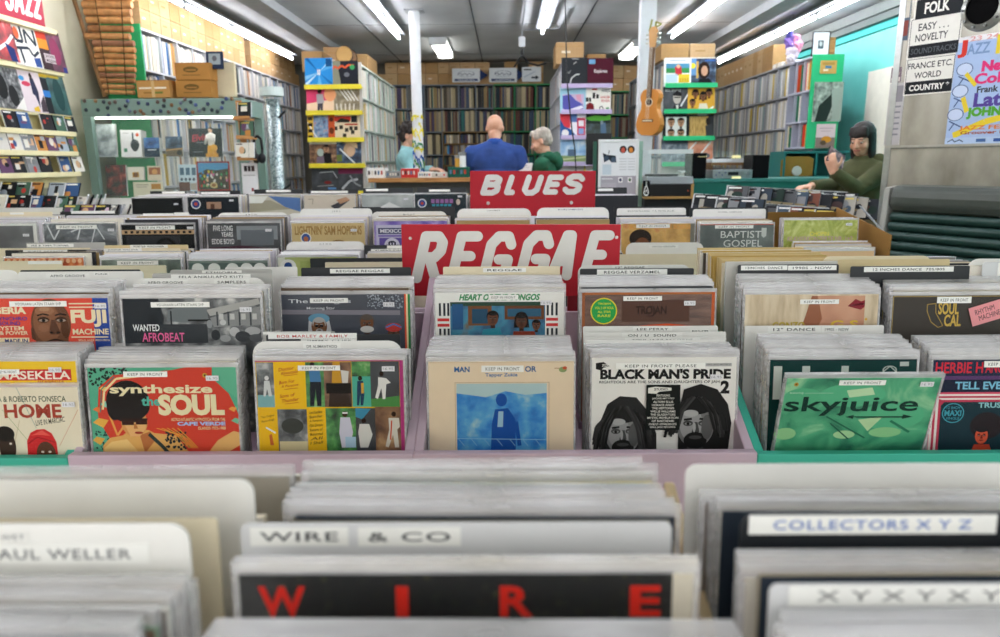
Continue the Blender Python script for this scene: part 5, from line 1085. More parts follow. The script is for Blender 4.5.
a = cA('3c3f42'); a.PIC(0, 0, 100, 100, DKG); a.T('BILL EVANS', 8, 8, 66, 18, 'b9bcbc', .02); a.E(52, 40, 15, 22, 'b9b2a8'); a.P([(34, 30), (52, 12), (70, 26), (66, 34), (40, 32)], '1d1d1f'); a.R(40, 36, 64, 40, '1d1d1f'); a.P([(30, 100), (42, 66), (66, 66), (76, 100)], '222326'); a.P([(48, 66), (58, 66), (54, 100)], 'e0dcd4'); a.L([(96, 20), (66, 70)], 5, 'e9ecee')
px_cov(666, 690, 88, YG, a, 'grey record cover with a man in dark glasses')
a = cA('dda83c'); [a.FACE(x, y_, 13, skin='8a5a3c', hair='1d1512', long=l) for x, y_, l in ((28, 28, .3), (78, 26, .3), (18, 60, 0), (56, 36, 1.0))]; a.P([(4, 100), (10, 78), (30, 76), (34, 100)], 'c9963c'); a.P([(36, 100), (44, 62), (70, 62), (80, 100)], 'e4dcc8'); a.R(40, 88, 68, 98, '2fae5a'); a.L([(70, 90), (96, 74)], 6, 'eef0ee')
px_cov(691, 715, 87.5, YG, a, 'mustard record cover with a group of four people')
a = cA('1d1f20'); a.R(12, 14, 88, 94, 'dcdcd6')
for x, y_ in ((32, 34), (68, 34), (32, 74), (68, 74)): a.FACE(x, y_, 15, skin='b98a6a', hair='3a2a22', glasses=(x > 50 and y_ > 50))
px_cov(666, 689, 114.5, YG, a, 'black framed record cover with four heads in a grid')
a = cA('2a2c2e'); a.PIC(2, 12, 80, 100, pm('straw', ['7a5a24', 'b08a3c', 'd0aa58'], 20, 5, stretch=(4, 1, .6))); a.R(0, 0, 100, 12, '26282a'); a.R(40, 5, 74, 8, 'b9b9b4'); a.E(78, 30, 8, 14, '2a201c'); a.P([(68, 46), (92, 40), (100, 100), (74, 100)], '3a3c3e')
px_cov(690, 714, 114.5, YG, a, 'straw-coloured record cover with a dark figure')
a = cA('8f9aa4'); a.PIC(0, 0, 100, 100, pm('street', ['3a4450', '6a7682', 'a9b4ba'], 18, 6)); a.R(0, 0, 100, 18, '56606a')
px_cov(664, 688, 141, YG, a, 'grey street record cover on the bottom ledge of the green display end')
a = cA('d98a6a'); a.PIC(0, 0, 100, 100, pm('salmon', ['c06a4a', 'd99070', 'e9b498'], 8, 4)); a.L([(10, 40), (40, 8)], 5, 'f2f0ee'); a.L([(50, 60), (95, 4)], 6, 'f2f0ee'); a.R(8, 44, 22, 100, 'd0404a'); a.E(76, 60, 14, 10, '6a6a70')
px_cov(689, 713, 141, YG, a, 'salmon record cover with white glare streaks')
# things on top of the islands
def box_px(x0, x1, y0, y1, Y, D, label, v=2, group=None):
    a_, b_ = at(x0, y1, Y), at(x1, y0, Y); a_.z = (at(335, 63, YY).z if x0 < 400 else at(586, 60, YL).z if x0 < 640 else at(690, 58, YG).z)+.002; return cbox((a_.x+b_.x)/2, Y, a_.z, b_.x-a_.x, D, b_.z-a_.z, 0, label, group, v)
box_px(302, 322, 51, 64, 9.2, .5, 'brown carton at the left on the yellow display island', 2)
box_px(324, 345, 47, 62, 9.9, .4, 'brown carton behind the wooden drum on the yellow display island', 0)
box_px(353, 367, 54, 66, 9.3, .7, 'dark brown carton right of the wooden drum', 2)
p = at(344, 54.5, 8.95); m = MB(); m.cone((0, 0, 0), (0, .30, 0), .10, .10, '6a4a2e', 20); o = thing('drum', 'small wooden drum lying on the yellow display island', 'drum', p); m.build('shell', M_BAMBOO, o)
m = MB(); m.cone((0, -.004, 0), (0, 0, 0), .094, .094, 'c09a62', 20); m.build('skin', M_CARD, o)
for k in range(2): m = MB(); m.cone((0, .02+.24*k, 0), (0, .05+.24*k, 0), .104, .104, '2e241c', 20); m.build('hoop', M_BAMBOO, o)
o_ = box_px(556, 584, 42, 58, 9.35, .5, 'brown carton with white sticker on the lilac display island', 0)
box_px(587, 606, 54, 59.5, 9.5, .3, 'flat brown carton on the lilac display island behind the maroon box set', 2)
box_px(661, 689, 43.5, 59, 8.75, .5, 'left brown carton on the green display island', 2)
box_px(690, 715.5, 43.5, 59, 8.75, .5, 'right brown carton on the green display island', 1)
# arrow signs in front of the back cartons
def arrow_sign(x0, x1, xt, y0, y1, lab, nav=True):
    Y = YB-.02; a_, b_, c_ = at(x0, y0, Y), at(x1, y1, Y), at(xt, (y0+y1)/2, Y); w = b_.x-a_.x; h = a_.z-b_.z
    ar = Art(w, h, 'd3dade')
    if nav: ar.ring(.5, .4, .3, .22, .02, '4a5a78'); ar.line([(.2, .44), (.3, .32), (.36, .5), (.46, .34), (.54, .5), (.62, .36), (.7, .48), (.8, .36)], .025, '3a4a6a'); ar.rect(.08, .76, .92, .92, '34466e'); ar.rect(.2, .82, .8, .86, 'c9d0da')
    else: ar.rect(.1, .14, .5, .22, '3a4048'); ar.line([(.1, .7), (.7, .3)], .04, '8aa0b4'); ar.poly([(.5, .66), (.72, .66), (.72, .56), (.9, .72), (.72, .88), (.72, .78), (.5, .78)], '22303c')
    o = thing('arrow_sign', lab, 'sign', ((a_.x+b_.x)/2, Y, b_.z)); m = MB(); m.box(-w/2, 0, 0, w/2, .02, h, 'c9ced2'); ar.into(m, -w/2, h, 0); m.build('board', ar.matlist(M_PRINT), o)
    if nav: m = MB(); m.prism([(w/2, .02), (w/2+(c_.x-b_.x), h*.5), (w/2, h-.02)], .004, .018, '26365e'); m.build('arrow_head', M_PRINT, o)
arrow_sign(452, 480, 488, 68.5, 82, 'pale sign board with navy arrow, left of its twin on the back shelf')
arrow_sign(489, 517, 524.5, 68, 82, 'pale sign board with navy arrow, right of its twin on the back shelf')
arrow_sign(522, 541, 541, 67, 81.5, 'small white sign board with a dark arrow on the back shelf', False)

# ================================================================== left: jazz rack, CDs, cabinet
XJ = -3.60
def J(px, py): return atX(px, py, XJ)
ends_ = [(58, 33.7), (65.6, 75), (72, 116.5), (78, 135), (80, 154), (82.5, 173.5)]
zs = [J(*e).z for e in ends_]; yend = J(70, 100).y
o = thing('wall_rack', 'cream ledged wall rack of jazz records at the left', 'rack', (XJ-.06, 4.2, 0))
m = MB(); m.box(0, 0, min(zs)-.1, .03, yend-4.2, max(zs)+.03, 'eadfb0'); m.box(-.235, 0, min(zs)-.1, 0, yend-4.2-.02, max(zs)+.03, 'cfc6a4'); m.build('back_board', M_SATIN, o)
for i, z in enumerate(zs):
    m = MB(); dd = .05 if i < 3 else .10; e = J(*ends_[i]).y-4.2-(.05 if i < 3 else .14)
    m.prism([(.03, z-.03), (.03+dd, z-.018), (.03+dd, z+.018), (.022+dd, z+.018), (.022+dd, z-.008), (.03, z-.014)], 0, e, 'f0e6b8'); ob = m.build('ledge', M_SATIN, o)
# sign
pa, pb = J(-2, 0), J(42.6, 27); w = pb.y-J(-1, 14).y; zt_, zb_ = J(37, 0).z+.02, pb.z
hS = .27; ar = Art(.62, hS, 'b0233e'); ar.it = []
for ch, u0, u1 in (('J', .28, .46), ('A', .44, .65), ('Z', .63, .81), ('Z', .79, .97)): stroke_text(ar, ch, u0, .22, u1, .84, 'e9e7e4', .21, .12)
o = thing('genre_sign', 'dark red sign with white letters above the wall rack', 'sign', (XJ+.02, J(42, 20).y-.62, zb_+hS)); o.rotation_euler = (0, 0, PI/2)
m = MB(); m.box(0, 0, -hS, .62, .012, 0, 'b0233e'); m.build('board', M_SATIN, o); m = MB(); ar.into(m, 0, 0, -.0004); m.build('lettering', M_SATIN, o)
def jcov(xr_, yb_, art, label, lean=8, w=W, **k):
    """stands on a ledge; right lower corner at that pixel"""
    p_ = J(xr_, yb_); return cover(XJ+.03-.14*art.h, p_.y-w/2, p_.z+art.h*.995, art, label, lean, 90, w, **k)
a = cA('c94a44'); a.PIC(0, 0, 100, 100, RED); a.L([(0, 95), (70, 60), (95, 40)], 8, 'e6e2e2'); a.P([(60, 60), (90, 70), (92, 100), (70, 100)], '23306a'); a.P([(0, 0), (60, 0), (40, 40), (0, 60)], 'e9d8d8')
jcov(17, 63, a, 'red and white record cover at the left of the upper jazz ledge')
a = cA('e4e2da'); a.L([(14, 14), (20, 44), (44, 44), (44, 8)], 8, '2a3440'); a.L([(56, 46), (58, 14), (92, 46), (92, 10)], 8, '2a3440'); a.L([(10, 62), (60, 56)], 7, '2a3440'); a.L([(28, 60), (32, 98)], 8, '2a3440'); a.L([(60, 56), (72, 74), (96, 60)], 7, '2a3440'); a.E(26, 26, 10, 14, 'd0603a'); a.P([(70, 78), (96, 74), (96, 98), (72, 98)], '2a4a8a'); a.L([(30, 98), (70, 74)], 6, 'f2f2f0')
jcov(40.5, 69.5, a, 'white record cover with big dark brush letters on the upper jazz ledge')
a = cA('3a2a30'); a.R(0, 0, 50, 26, 'c8402c'); a.R(0, 26, 46, 50, 'd98a2c'); a.PIC(40, 8, 100, 100, pm('magenta_man', ['2a1c24', '5a2a44', '9a4a6a'], 8, 4)); a.E(66, 50, 20, 34, '8a3a5a'); a.R(14, 60, 58, 82, 'b9aeb0'); a.T('JACKIE', 20, 63, 54, 70, '3a2a30', .02); a.T('MCLEAN', 20, 73, 56, 80, '3a2a30', .02); a.R(82, 86, 98, 99, '2a3a7a')
jcov(65, 74, a, 'dark record cover with orange blocks and magenta figure on the upper jazz ledge')
a = cA('d9d9d4'); a.PIC(0, 0, 100, 100, BW); a.E(30, 50, 20, 30, '1f2224'); a.E(66, 70, 16, 24, '26282a'); a.P([(60, 100), (100, 70), (100, 100)], 'e6e4de')
jcov(23.5, 110.5, a, 'black and white record cover on the lower jazz ledge')
a = cA('d9ccd0'); a.E(22, 22, 10, 6, '3a8ac0'); a.E(34, 34, 16, 6, 'c8405a'); a.P([(52, 20), (66, 18), (74, 50), (66, 90), (58, 60), (50, 56)], '2a2f4a'); a.E(58, 14, 6, 8, '3a2a24'); a.P([(72, 76), (90, 56), (96, 96), (70, 98)], '4a4048'); a.P([(40, 90), (60, 84), (62, 98), (40, 98)], 'd8b03a')
jcov(47, 114, a, 'pale pink record cover with two dark figures on the lower jazz ledge')
a = cA('2f5a5a'); a.PIC(0, 0, 100, 100, pm('deep_teal', ['1a2e30', '2f5a5a', '5a9088'], 7, 5)); a.R(0, 0, 30, 12, 'd8b83a'); a.R(30, 2, 80, 10, 'c9b040'); a.R(0, 14, 26, 100, '23282c'); a.R(0, 44, 28, 60, '3a7ac0'); a.E(64, 50, 20, 40, '2a4a4a')
jcov(69, 116, a, 'deep teal record cover with yellow strip on the lower jazz ledge')
# compact discs
CDW, CDH = .142, .125
def cdart(seed, dark=False):
    q2 = random.Random(seed); pal = ['1d1f24', '2a2c30', '34383e', '3a4450', '4a3a3a', '5a5c60', '2a3a34', '8a8c90', 'a9a49a', '7a4a3c', '20242a', '4a5a6a'] if dark else ['2a2c30', 'd8d4cc', '3a5a8a', 'b8403a', 'c98a4a', '8a8c90', '4a6a5a', 'e6e2d8', '6a4a6a', '1d1f24', 'a9b4c0', 'd9b08a']
    a = Art(CDW, CDH, q2.choice(pal))
    for _ in range(q2.randint(2, 4)):
        u, v = q2.uniform(.05, .6), q2.uniform(.05, .6)
        (a.rect(u, v, min(1, u+q2.uniform(.15, .5)), min(1, v+q2.uniform(.1, .5)), q2.choice(pal)) if q2.random() < .5 else a.ell(u+.15, v+.2, q2.uniform(.1, .25), q2.uniform(.12, .3), q2.choice(pal), 12))
    a.rect(.1, .06, q2.uniform(.5, .9), .14, q2.choice(['f0f0ec', '1d1f22', 'd9c060'])); a.rect(0, 0, .055, 1, q2.choice(['1a1b1e', '2a2c30', 'c9ccd0'])); return a
CDM = []
for i in range(26):
    a = cdart(i*13+5); mb = MB(); mb.box(-CDW/2, 0, 0, CDW/2, .0104, CDH, ['c9ccd0', '2a2c30', 'dfe2e4', '1d1e22'][i % 4]); a.into(mb, -CDW/2, CDH, 0); CDM.append(mb.mesh('compact_disc', M_PRINT))
for i in range(14):
    a = cdart(i*17+3, True); mb = MB(); mb.box(-CDW/2, 0, 0, CDW/2, .0104, CDH, ['15161a', '1d1e22', '9a9ea2', '121316'][i % 4]); a.into(mb, -CDW/2, CDH, 0); CDM.append(mb.mesh('compact_disc', M_PRINT))
def disc(x, Y, ztop, lean, yaw, label, group, v, roll=0):
    o = bpy.data.objects.new('compact_disc', CDM[v if v >= 26 else v % 26]); COL.objects.link(o); seat(o, x, Y, ztop, CDH, lean, yaw, roll); return tag(o, label, 'cd', group)
kk = 0
for row, yb_, xs, nm in ((3, 133, (12, 25, 48, 60, 70.5), 'top'), (4, 152.5, (3, 16, 28.5, 41.5, 52, 62.5, 73), 'middle'), (5, 172, (6, 19, 33, 46, 65, 78), 'bottom')):
    for i, xx in enumerate(xs):
        f = J(xx, yb_-(0 if row == 4 else (70-xx)*.02)); disc(XJ+.06-.02, f.y-CDW/2, zs[row]+.018+CDH-.004, 10, 90, 'compact disc standing on the %s disc ledge of the cream jazz rack' % nm, 'discs on the %s ledge of the jazz rack' % nm, kk % 26); kk += 1
# stepped disc trough in front of it
for r, (y0, Y, xs) in enumerate(((181.5, 5.15, (-6, 8, 22, 35, 56, 70)), (194.5, 4.95, (0, 11, 22, 35, 47, 58, 68, 80)), (204.5, 4.75, (72, 86, 100, 112)))):
    for i, xx in enumerate(xs):
        p = at(xx, y0+(i*.3 if r < 2 else 0), Y); disc(p.x, Y+.004*i, p.z, 24, -18+4*(i % 3), 'compact disc leaning in the %s row of the white trough at the left' % ('back', 'middle', 'front')[r], 'discs in the %s row of the left trough' % ('back', 'middle', 'front')[r], kk % 26); kk += 1
    for i, xx in enumerate((88, 93, 97, 101, 105) if r == 1 else (118, 124, 130) if r == 2 else ()):
        p = at(xx, y0, Y); disc(p.x, Y, p.z, 24, -62, 'compact disc turned edge-on in the %s row of the white trough at the left' % ('back', 'middle', 'front')[r], 'edge-on discs in the %s row of the left trough' % ('back', 'middle', 'front')[r], kk % 26); kk += 1
o = thing('disc_trough', 'white stepped trough of compact discs under the jazz rack', 'trough', (0, 0, 0)); xq = at(-20, 200, 4.9).x; xe = at(118, 200, 4.9).x
for r, (Y, dz) in enumerate(((5.11, 0), (4.91, -.075), (4.71, -.15))):
    zz = at(40, 197+9*r, Y).z
    m = MB(); m.prismx([(Y-.03, 0), (Y+.17, 0), (Y+.17, zz-.02), (Y+.13, zz-.02), (Y, zz-.075), (Y-.02, zz-.01), (Y-.03, zz-.01)], xq, xe+(.1*r), 'd9d9d4'); m.build('step', M_SATIN, o)

# glass display cabinet with painted knobs
YK = 6.5
def K_(px, py): return at(px, py, YK)
x0, x1 = K_(80, 100).x, K_(242, 100).x; zt_, zh, zsf = K_(160, 98.5).z, K_(160, 116).z, K_(160, 157).z
o = thing('display_cabinet', 'sage green glass display cabinet with knobs along its top', 'cabinet', (x0, YK, 0)); w = x1-x0; G = '7b958b'
m = MB(); m.box(0, 0, zh, w, .55, zt_, G); tb_ = m.build('top_box', M_SATIN, o, bevel=.006)
for xx, ww in ((0, .075), (w-.075, .075)):
    m = MB(); m.box(xx, 0, 0, xx+ww, .06, zh, G); m.build('stile', M_SATIN, o, bevel=.004)
    m = MB(); m.box(xx, .49, 0, xx+ww, .55, zh, G); m.build('stile', M_SATIN, o, bevel=.004)
m = MB(); m.box(.02, .02, 0, w-.02, .53, .86, G); m.build('plinth', M_SATIN, o)
m = MB(); m.box(.075, .02, .86, w-.075, .026, zh, 'e0f0ea'); m.build('glass_front', M_GLASS, o)
m = MB(); m.box(.075, .05, zsf-.012, w-.075, .5, zsf, '9fe0cc'); m.build('glass_shelf', M_GLASS, o)
m = MB(); m.box(.09, .04, zh-.018, w-.09, .065, zh-.004, 'ffffff'); m.build('light_strip', M_PANEL, o)
q = random.Random(8); pts = []
for px, py in ((85, 101), (96, 101), (104, 102), (110, 103), (115.5, 102), (128, 101), (139, 103), (148, 104), (158, 102), (164.5, 100.5), (172, 105), (181, 103), (185, 99.5), (191, 102), (196, 105), (208, 104), (86.5, 110), (98.5, 110), (108, 108), (120, 109), (126, 106), (130, 111), (135.5, 112), (141, 111), (153.5, 111.5), (161, 111), (164, 106), (169, 112), (180, 109), (186, 110), (189, 113.5), (193, 112), (199.5, 110.5), (204, 109), (212, 110), (217.5, 111.5), (222, 108), (223, 102.5), (226.5, 98.8), (232, 98.8), (109, 115.5), (144, 114)):
    p = K_(px, py); m = MB(); m.ball((p.x-x0, -.008, p.z), (.017, .012, .017), q.choice(['3a4460', '5a4a44', '8a6a4a', '2f3a44', '6a7484', '4a5a8a', '7a5a3c']), 10, 6); m.build('knob', M_PLASTIC, tb_)
def prop(px0, px1, py0, py1, art, label, name, cat, dy=.12, lean=6, t=.02, edge='d0d0cc'):
    a_, b_ = at(px0, py0, YK+dy), at(px1, py1, YK+dy); art.w, art.h = b_.x-a_.x, a_.z-b_.z
    return cover((a_.x+b_.x)/2, YK+dy, a_.z, art, label, lean, 0, art.w, name, cat, t, edge)
a = cA('9aa4a8'); a.PIC(0, 0, 100, 100, pm('crumple', ['4a5256', '8a9498', 'c9d2d4', 'f2f6f6'], 9, 5)); prop(95, 119, 124, 157, a, 'silvery plastic-wrapped sleeve at the left in the glass cabinet', 'wrapped_sleeve', 'record')
a = cA('eeeeee'); a.ring(.68, .55, .22, .2, .05, '3a4048'); a.ell(.68, .6, .18, .2, '2c3138'); a.line([(.6, .1), (.6, .5)], .08, '3a4048'); a.E(82, 18, 8, 7, 'ea5a2c'); a.R(14, 68, 30, 82, '3a8a6a'); a.R(10, 10, 40, 14, 'c9c9c9'); prop(120, 143.5, 130, 157, a, 'white headphone box with an orange dot in the glass cabinet', 'headphone_box', 'box', t=.1)
a = cA('23344a'); a.PIC(0, 0, 100, 55, pm('box_blue', ['1a2a44', '2a5a9a', '6aa0d0'], 12, 5)); a.R(22, 61, 78, 66, 'd9dde0'); prop(143.5, 161, 137.5, 157, a, 'blue and black boxed set beside the headphone box', 'box_set', 'box', t=.05)
a = cA('5a6a84'); a.PIC(0, 0, 100, 60, NVY); a.R(0, 58, 100, 100, '6a5a44'); a.E(80, 82, 16, 12, '2a2a30'); a.L([(0, 70), (100, 60)], 6, 'b08a5a'); prop(165, 184, 136.5, 156.5, a, 'landscape picture in the middle of the glass cabinet', 'picture', 'picture')
a = cA('1f242c'); a.T('Elvis', 8, 20, 56, 44, 'b8384a', .02, .3, 8); a.L([(58, 34), (64, 24), (70, 38), (78, 28)], 3, '9aa0a8'); a.R(24, 48, 62, 51, '7a8088'); a.R(12, 80, 40, 84, '6a7078'); prop(188, 224, 128.5, 157, a, 'black record cover with red script in the glass cabinet', 'vinyl_record', 'record')
fp = at(212.5, 157, YK+.07); o = thing('figurine', 'white and gold figurine before the black cover in the cabinet', 'figurine', fp)
m = MB(); m.box(-.045, -.03, 0, .045, .03, .03, 'e0a030'); m.cone((0, 0, .03), (0, 0, .10), .04, .032, 'e6a834', 12); m.ball((.025, -.01, .08), (.03, .03, .03), 'f0b43c'); m.build('base', M_PLASTIC, o)
m = MB(); m.capsule((0, 0, .11), (0, 0, .18), .028, .034, 'e9e6e0'); m.ball((0, 0, .235), (.018, .018, .024), 'd9b494'); m.ball((0, .004, .243), (.02, .02, .02), '1d1a1a'); m.capsule((-.03, 0, .19), (-.05, -.01, .12), .012, .01, 'e9e6e0'); m.capsule((.03, 0, .19), (.04, -.03, .14), .012, .01, 'e9e6e0'); m.build('figure', M_PLASTIC, o, smooth=True)
a = cA('a82a2c'); a.R(5, 5, 95, 95, '5aa0d0'); a.P([(5, 40), (30, 26), (60, 30), (95, 24), (95, 95), (5, 95)], '4a4438'); q = random.Random(4)
for k in range(46): x_, y_ = q.uniform(10, 90), q.uniform(34, 86); a.E(x_, y_, 3, 5, q.choice(['d8c83a', 'c8403a', '3a8ac0', 'd8b08a', '3a9a5a', 'e0dcd4', '2a2622', 'c86a9a']))
a.E(50, 80, 11, 10, 'd9c48a'); a.E(50, 80, 7, 6, '9a6a3c'); prop(196, 232, 161.5, 191, a, 'red framed colourful crowd picture low in the glass cabinet', 'picture', 'picture')
a = cA('e9e6d6'); a.R(30, 40, 70, 80, 'c9962c'); a.E(50, 60, 16, 18, '7a4a1c'); prop(127, 145, 167, 180, a, 'cream print with golden emblem in the glass cabinet', 'print', 'picture')
a = cA('d9cfb4'); a.R(10, 10, 90, 60, 'a0603c'); a.E(50, 40, 20, 18, 'd8a060'); prop(147, 163, 166, 180.5, a, 'cream print with rust picture in the glass cabinet', 'print', 'picture')
a = cA('dcd8be'); a.R(60, 10, 92, 40, 'c08a3c'); a.R(10, 14, 50, 18, '8a8a74'); a.R(10, 26, 46, 29, '8a8a74'); prop(133, 165, 182, 200, a, 'large cream print lowest in the glass cabinet', 'print', 'picture', dy=.08)
a = cA('3a2a2c'); a.PIC(0, 0, 100, 100, pm('red_black', ['16181c', '2f2a2c', '7a2a2c', 'c8685a'], 14, 5)); prop(105, 129, 165, 196, a, 'dark red and black sleeve low at the left in the glass cabinet', 'vinyl_record', 'record')
a = cA('c9dce4'); [a.R(8+32*k, 12, 30+32*k, 40, '4a6a80') for k in range(3)]; [a.E(16+22*k, 56, 7, 6, '3a4a5a') for k in range(4)]; a.R(0, 66, 60, 100, '6a4a44'); a.R(62, 70, 96, 96, 'b0a89a'); prop(178, 199, 164.5, 191, a, 'pale blue sheet with small photographs in the glass cabinet', 'print', 'picture')
# boxes and board on the cabinet
def kbox(x0, x1, y0, y1, Y, D, lab, v, deg=0, lid=None):
    a_, b_ = at(x0, y1, Y), at(x1, y0, Y); w = b_.x-a_.x; h = b_.z-a_.z
    o = thing('cardboard_box', lab, 'box', ((a_.x+b_.x)/2, Y, a_.z), (0, 0, math.radians(deg))); m = MB(); c = ('b98a50', 'a8783e')[v]
    m.box(-w/2, 0, 0, w/2, D, h, c, top='caa066'); m.box(-w/2, -.002, h*.97, w/2, 0, h, '96692f')
    ar = Art(w, h, c); ar.it = []
    if v: ar.ell(.45, .4, .22, .18, '6a5228'); ar.rect(.3, .4, .6, .46, 'a8783e'); ar.rect(.2, .7, .72, .76, '7a5c2e')
    else: ar.rect(.06, .4, .92, .5, 'e6dcc8'); ar.rect(.2, .68, .5, .76, '8a6630'); ar.rect(.55, .66, .8, .78, '6f7a3a')
    ar.into(m, -w/2, h, -.0005); m.build('carton', M_CARD, o)
    m = MB(); m.box(-.015, -.0008, 0, .015, 0, h*.96, 'c9a875'); m.build('tape', M_CARD, o) if v == 0 else None
    return o
zc = at(160, 98.5, YK).z
kbox(137, 169, 80, 97.7, 6.62, .3, 'flat brown carton with a white strip on the glass cabinet', 0, -6)
kbox(177, 210, 80, 97.3, 6.64, .35, 'lower of the two stacked brown cartons on the glass cabinet', 1)
kbox(176, 209, 62.5, 79.8, 6.64, .35, 'upper of the two stacked brown cartons on the glass cabinet', 1)
a_, b_ = at(211, 97, 6.8), at(233, 62, 6.8); m = MB(); m.box(0, 0, 0, b_.x-a_.x, .05, b_.z-a_.z, 'd8cbab'); o = m.build('board_panel', M_CARD, bevel=.004, loc=(a_.x, 6.8, a_.z)); o.rotation_euler = (math.radians(-3), 0, 0); tag(o, 'plain beige board standing right of the stacked cartons', 'board')
a = cA('1d2a44'); a.R(15, 12, 85, 75, '8a9498'); a.E(50, 40, 14, 16, '5a5a60'); a.w = a.h = .15; p = at(214, 51.5, 6.72); cover(p.x, 6.72, p.z, a, 'small dark framed photo on the upper stacked carton', 6, 0, .15, 'photo_frame', 'frame', .02, '1d2230')
# log xylophone hanging over the cabinet
YX = 6.72
o = thing('log_xylophone', 'hanging frame of wooden logs above the left of the cabinet', 'xylophone', (0, YX, 0)); q = random.Random(3)
rows = [(83, 133, -3), (83, 132, 4.5), (85, 131, 12), (87, 132, 20), (89, 132.5, 28.5), (87, 130, 36), (93.5, 134, 43), (95, 135, 49.5), (95.5, 135, 56), (97, 135, 62), (99.5, 135.5, 69), (100.5, 135, 75), (101.5, 135, 80.5), (103, 134.5, 86.5), (106, 134.5, 92)]
for i, (l, r_, y_) in enumerate(rows):
    a_, b_ = at(l, y_, YX), at(r_, y_+.6, YX); rr = .033-.0009*i; m = MB()
    m.cone((a_.x, 0, a_.z), (b_.x, 0, b_.z), rr, rr*.95, q.choice(['b07a48', 'c08a52', 'a06c40', '94664a', 'b98350']), 12); m.build('log_bar', M_BAMBOO, o, smooth=False)
a_, b_ = at(73, -4, YX+.06), at(105, 97, YX+.06); m = MB(); m.cone((a_.x, .06, a_.z), (b_.x, .06, b_.z), .018, .018, '8a6236', 10); m.build('side_pole', M_BAMBOO, o)
for l0, l1 in ((97, 111), (123, 128)):
    a_, b_ = at(l0, -4, YX), at(l1, 96, YX); m = MB(); m.tube([(a_.x, -.036, a_.z), (b_.x, -.03, b_.z)], .004, '4a3a28', 6); m.build('cord', M_CLOTH, o)
# wooden disc rack at the cabinet's right, tinsel column, headphones, notice
YW = 6.3
o = thing('disc_rack', 'narrow wooden rack right of the glass cabinet', 'rack', (0, YW, 0)); a_, b_ = at(233, 100, YW), at(243, 160, YW); zt_, zb_ = a_.z, b_.z
m = MB(); m.prism([(a_.x, zt_), (a_.x+.05, zt_), (b_.x+.03, zb_), (b_.x-.02, zb_)], .05, .065, 'b5763a'); m.build('back_board', M_WOOD, o)
for y_, xl_ in ((119, 236), (138, 239), (159, 240)):
    p = at(xl_, y_, YW); m = MB(); m.box(p.x, -.06, p.z-.012, p.x+.14, .05, p.z, 'b5763a'); m.box(p.x, -.07, p.z-.012, p.x+.14, -.06, p.z+.02, 'b5763a'); m.build('ledge', M_WOOD, o)
for i, (xl_, y_, c) in enumerate(((243, 118, 4), (246, 137, 11), (242, 158, 17), (248, 158, 6))):
    p = at(xl_, y_, YW); disc(p.x+.03, YW-.03-.016*i, p.z+CDH+.002, 6, -20, 'compact disc on the narrow wooden rack right of the cabinet', 'discs on the narrow wooden rack', c)
p = at(275, 140, 7.3); zt_ = at(275, 96, 7.3).z
o = thing('tinsel_column', 'clear round column filled with silvery tinsel by the left shelf', 'column', (p.x, 7.3, 0))
TIN = noise_mat('silver_tinsel', ['4a5a60', '9fb4b8', 'e9f2f2', '7a9098'], 55, 3, .2, metal=.6, bump=.5, pos=[.35, .5, .6, .7]); m = MB(); m.cone((0, 0, 0), (0, 0, zt_-.03), .07, .07, 'c9d6d8', 20); m.build('tinsel', TIN, o, smooth=True)
m = MB(); m.cone((0, 0, 0), (0, 0, zt_), .1, .1, 'e0ece8', 24, caps=False); m.build('clear_tube', M_GLASS, o, smooth=True); m = MB(); m.cone((0, 0, zt_), (0, 0, zt_+.08), .115, .115, 'cfdcd8', 24); m.build('cap', M_SATIN, o)
for y_ in (118, 190):
    zz = at(275, y_, 7.3).z; m = MB(); m.tube([(.07, -.06, zz), (.16, -.12, zz+.06)], .012, '2a3034', 8); m.build('clip', M_PLASTIC, o)
p = at(256, 150, 6.35); o = thing('headphones', 'black headphones hanging beside the narrow wooden rack', 'headphones', (p.x, 6.35, p.z))
m = MB(); m.tube([(.0, 0, -.06), (-.015, 0, .02), (-.01, 0, .09), (.02, 0, .12), (.05, 0, .09), (.055, 0, 0), (.05, 0, -.06)], .012, '17191c'); m.build('headband', M_PLASTIC, o, smooth=True); 
for s in (0, .05): m = MB(); m.ball((s, -.01, -.07), (.035, .03, .045), '1a1c20'); m.build('ear_cup', M_PLASTIC, o, smooth=True)
a = cA('e6e6ea'); a.R(16, 8, 36, 24, '2a2a2e'); a.R(40, 8, 58, 24, '3a3236'); a.R(62, 8, 82, 24, '4a3a3a'); a.R(10, 34, 84, 37, 'b9b9bc'); a.R(56, 72, 70, 82, '8a3a44'); a.w, a.h = .14, .30; p = at(249, 163, 6.4); cover(p.x, 6.4, p.z, a, 'white notice with small photographs under the narrow wooden rack', 3, 0, .14, 'notice', 'notice', .004)

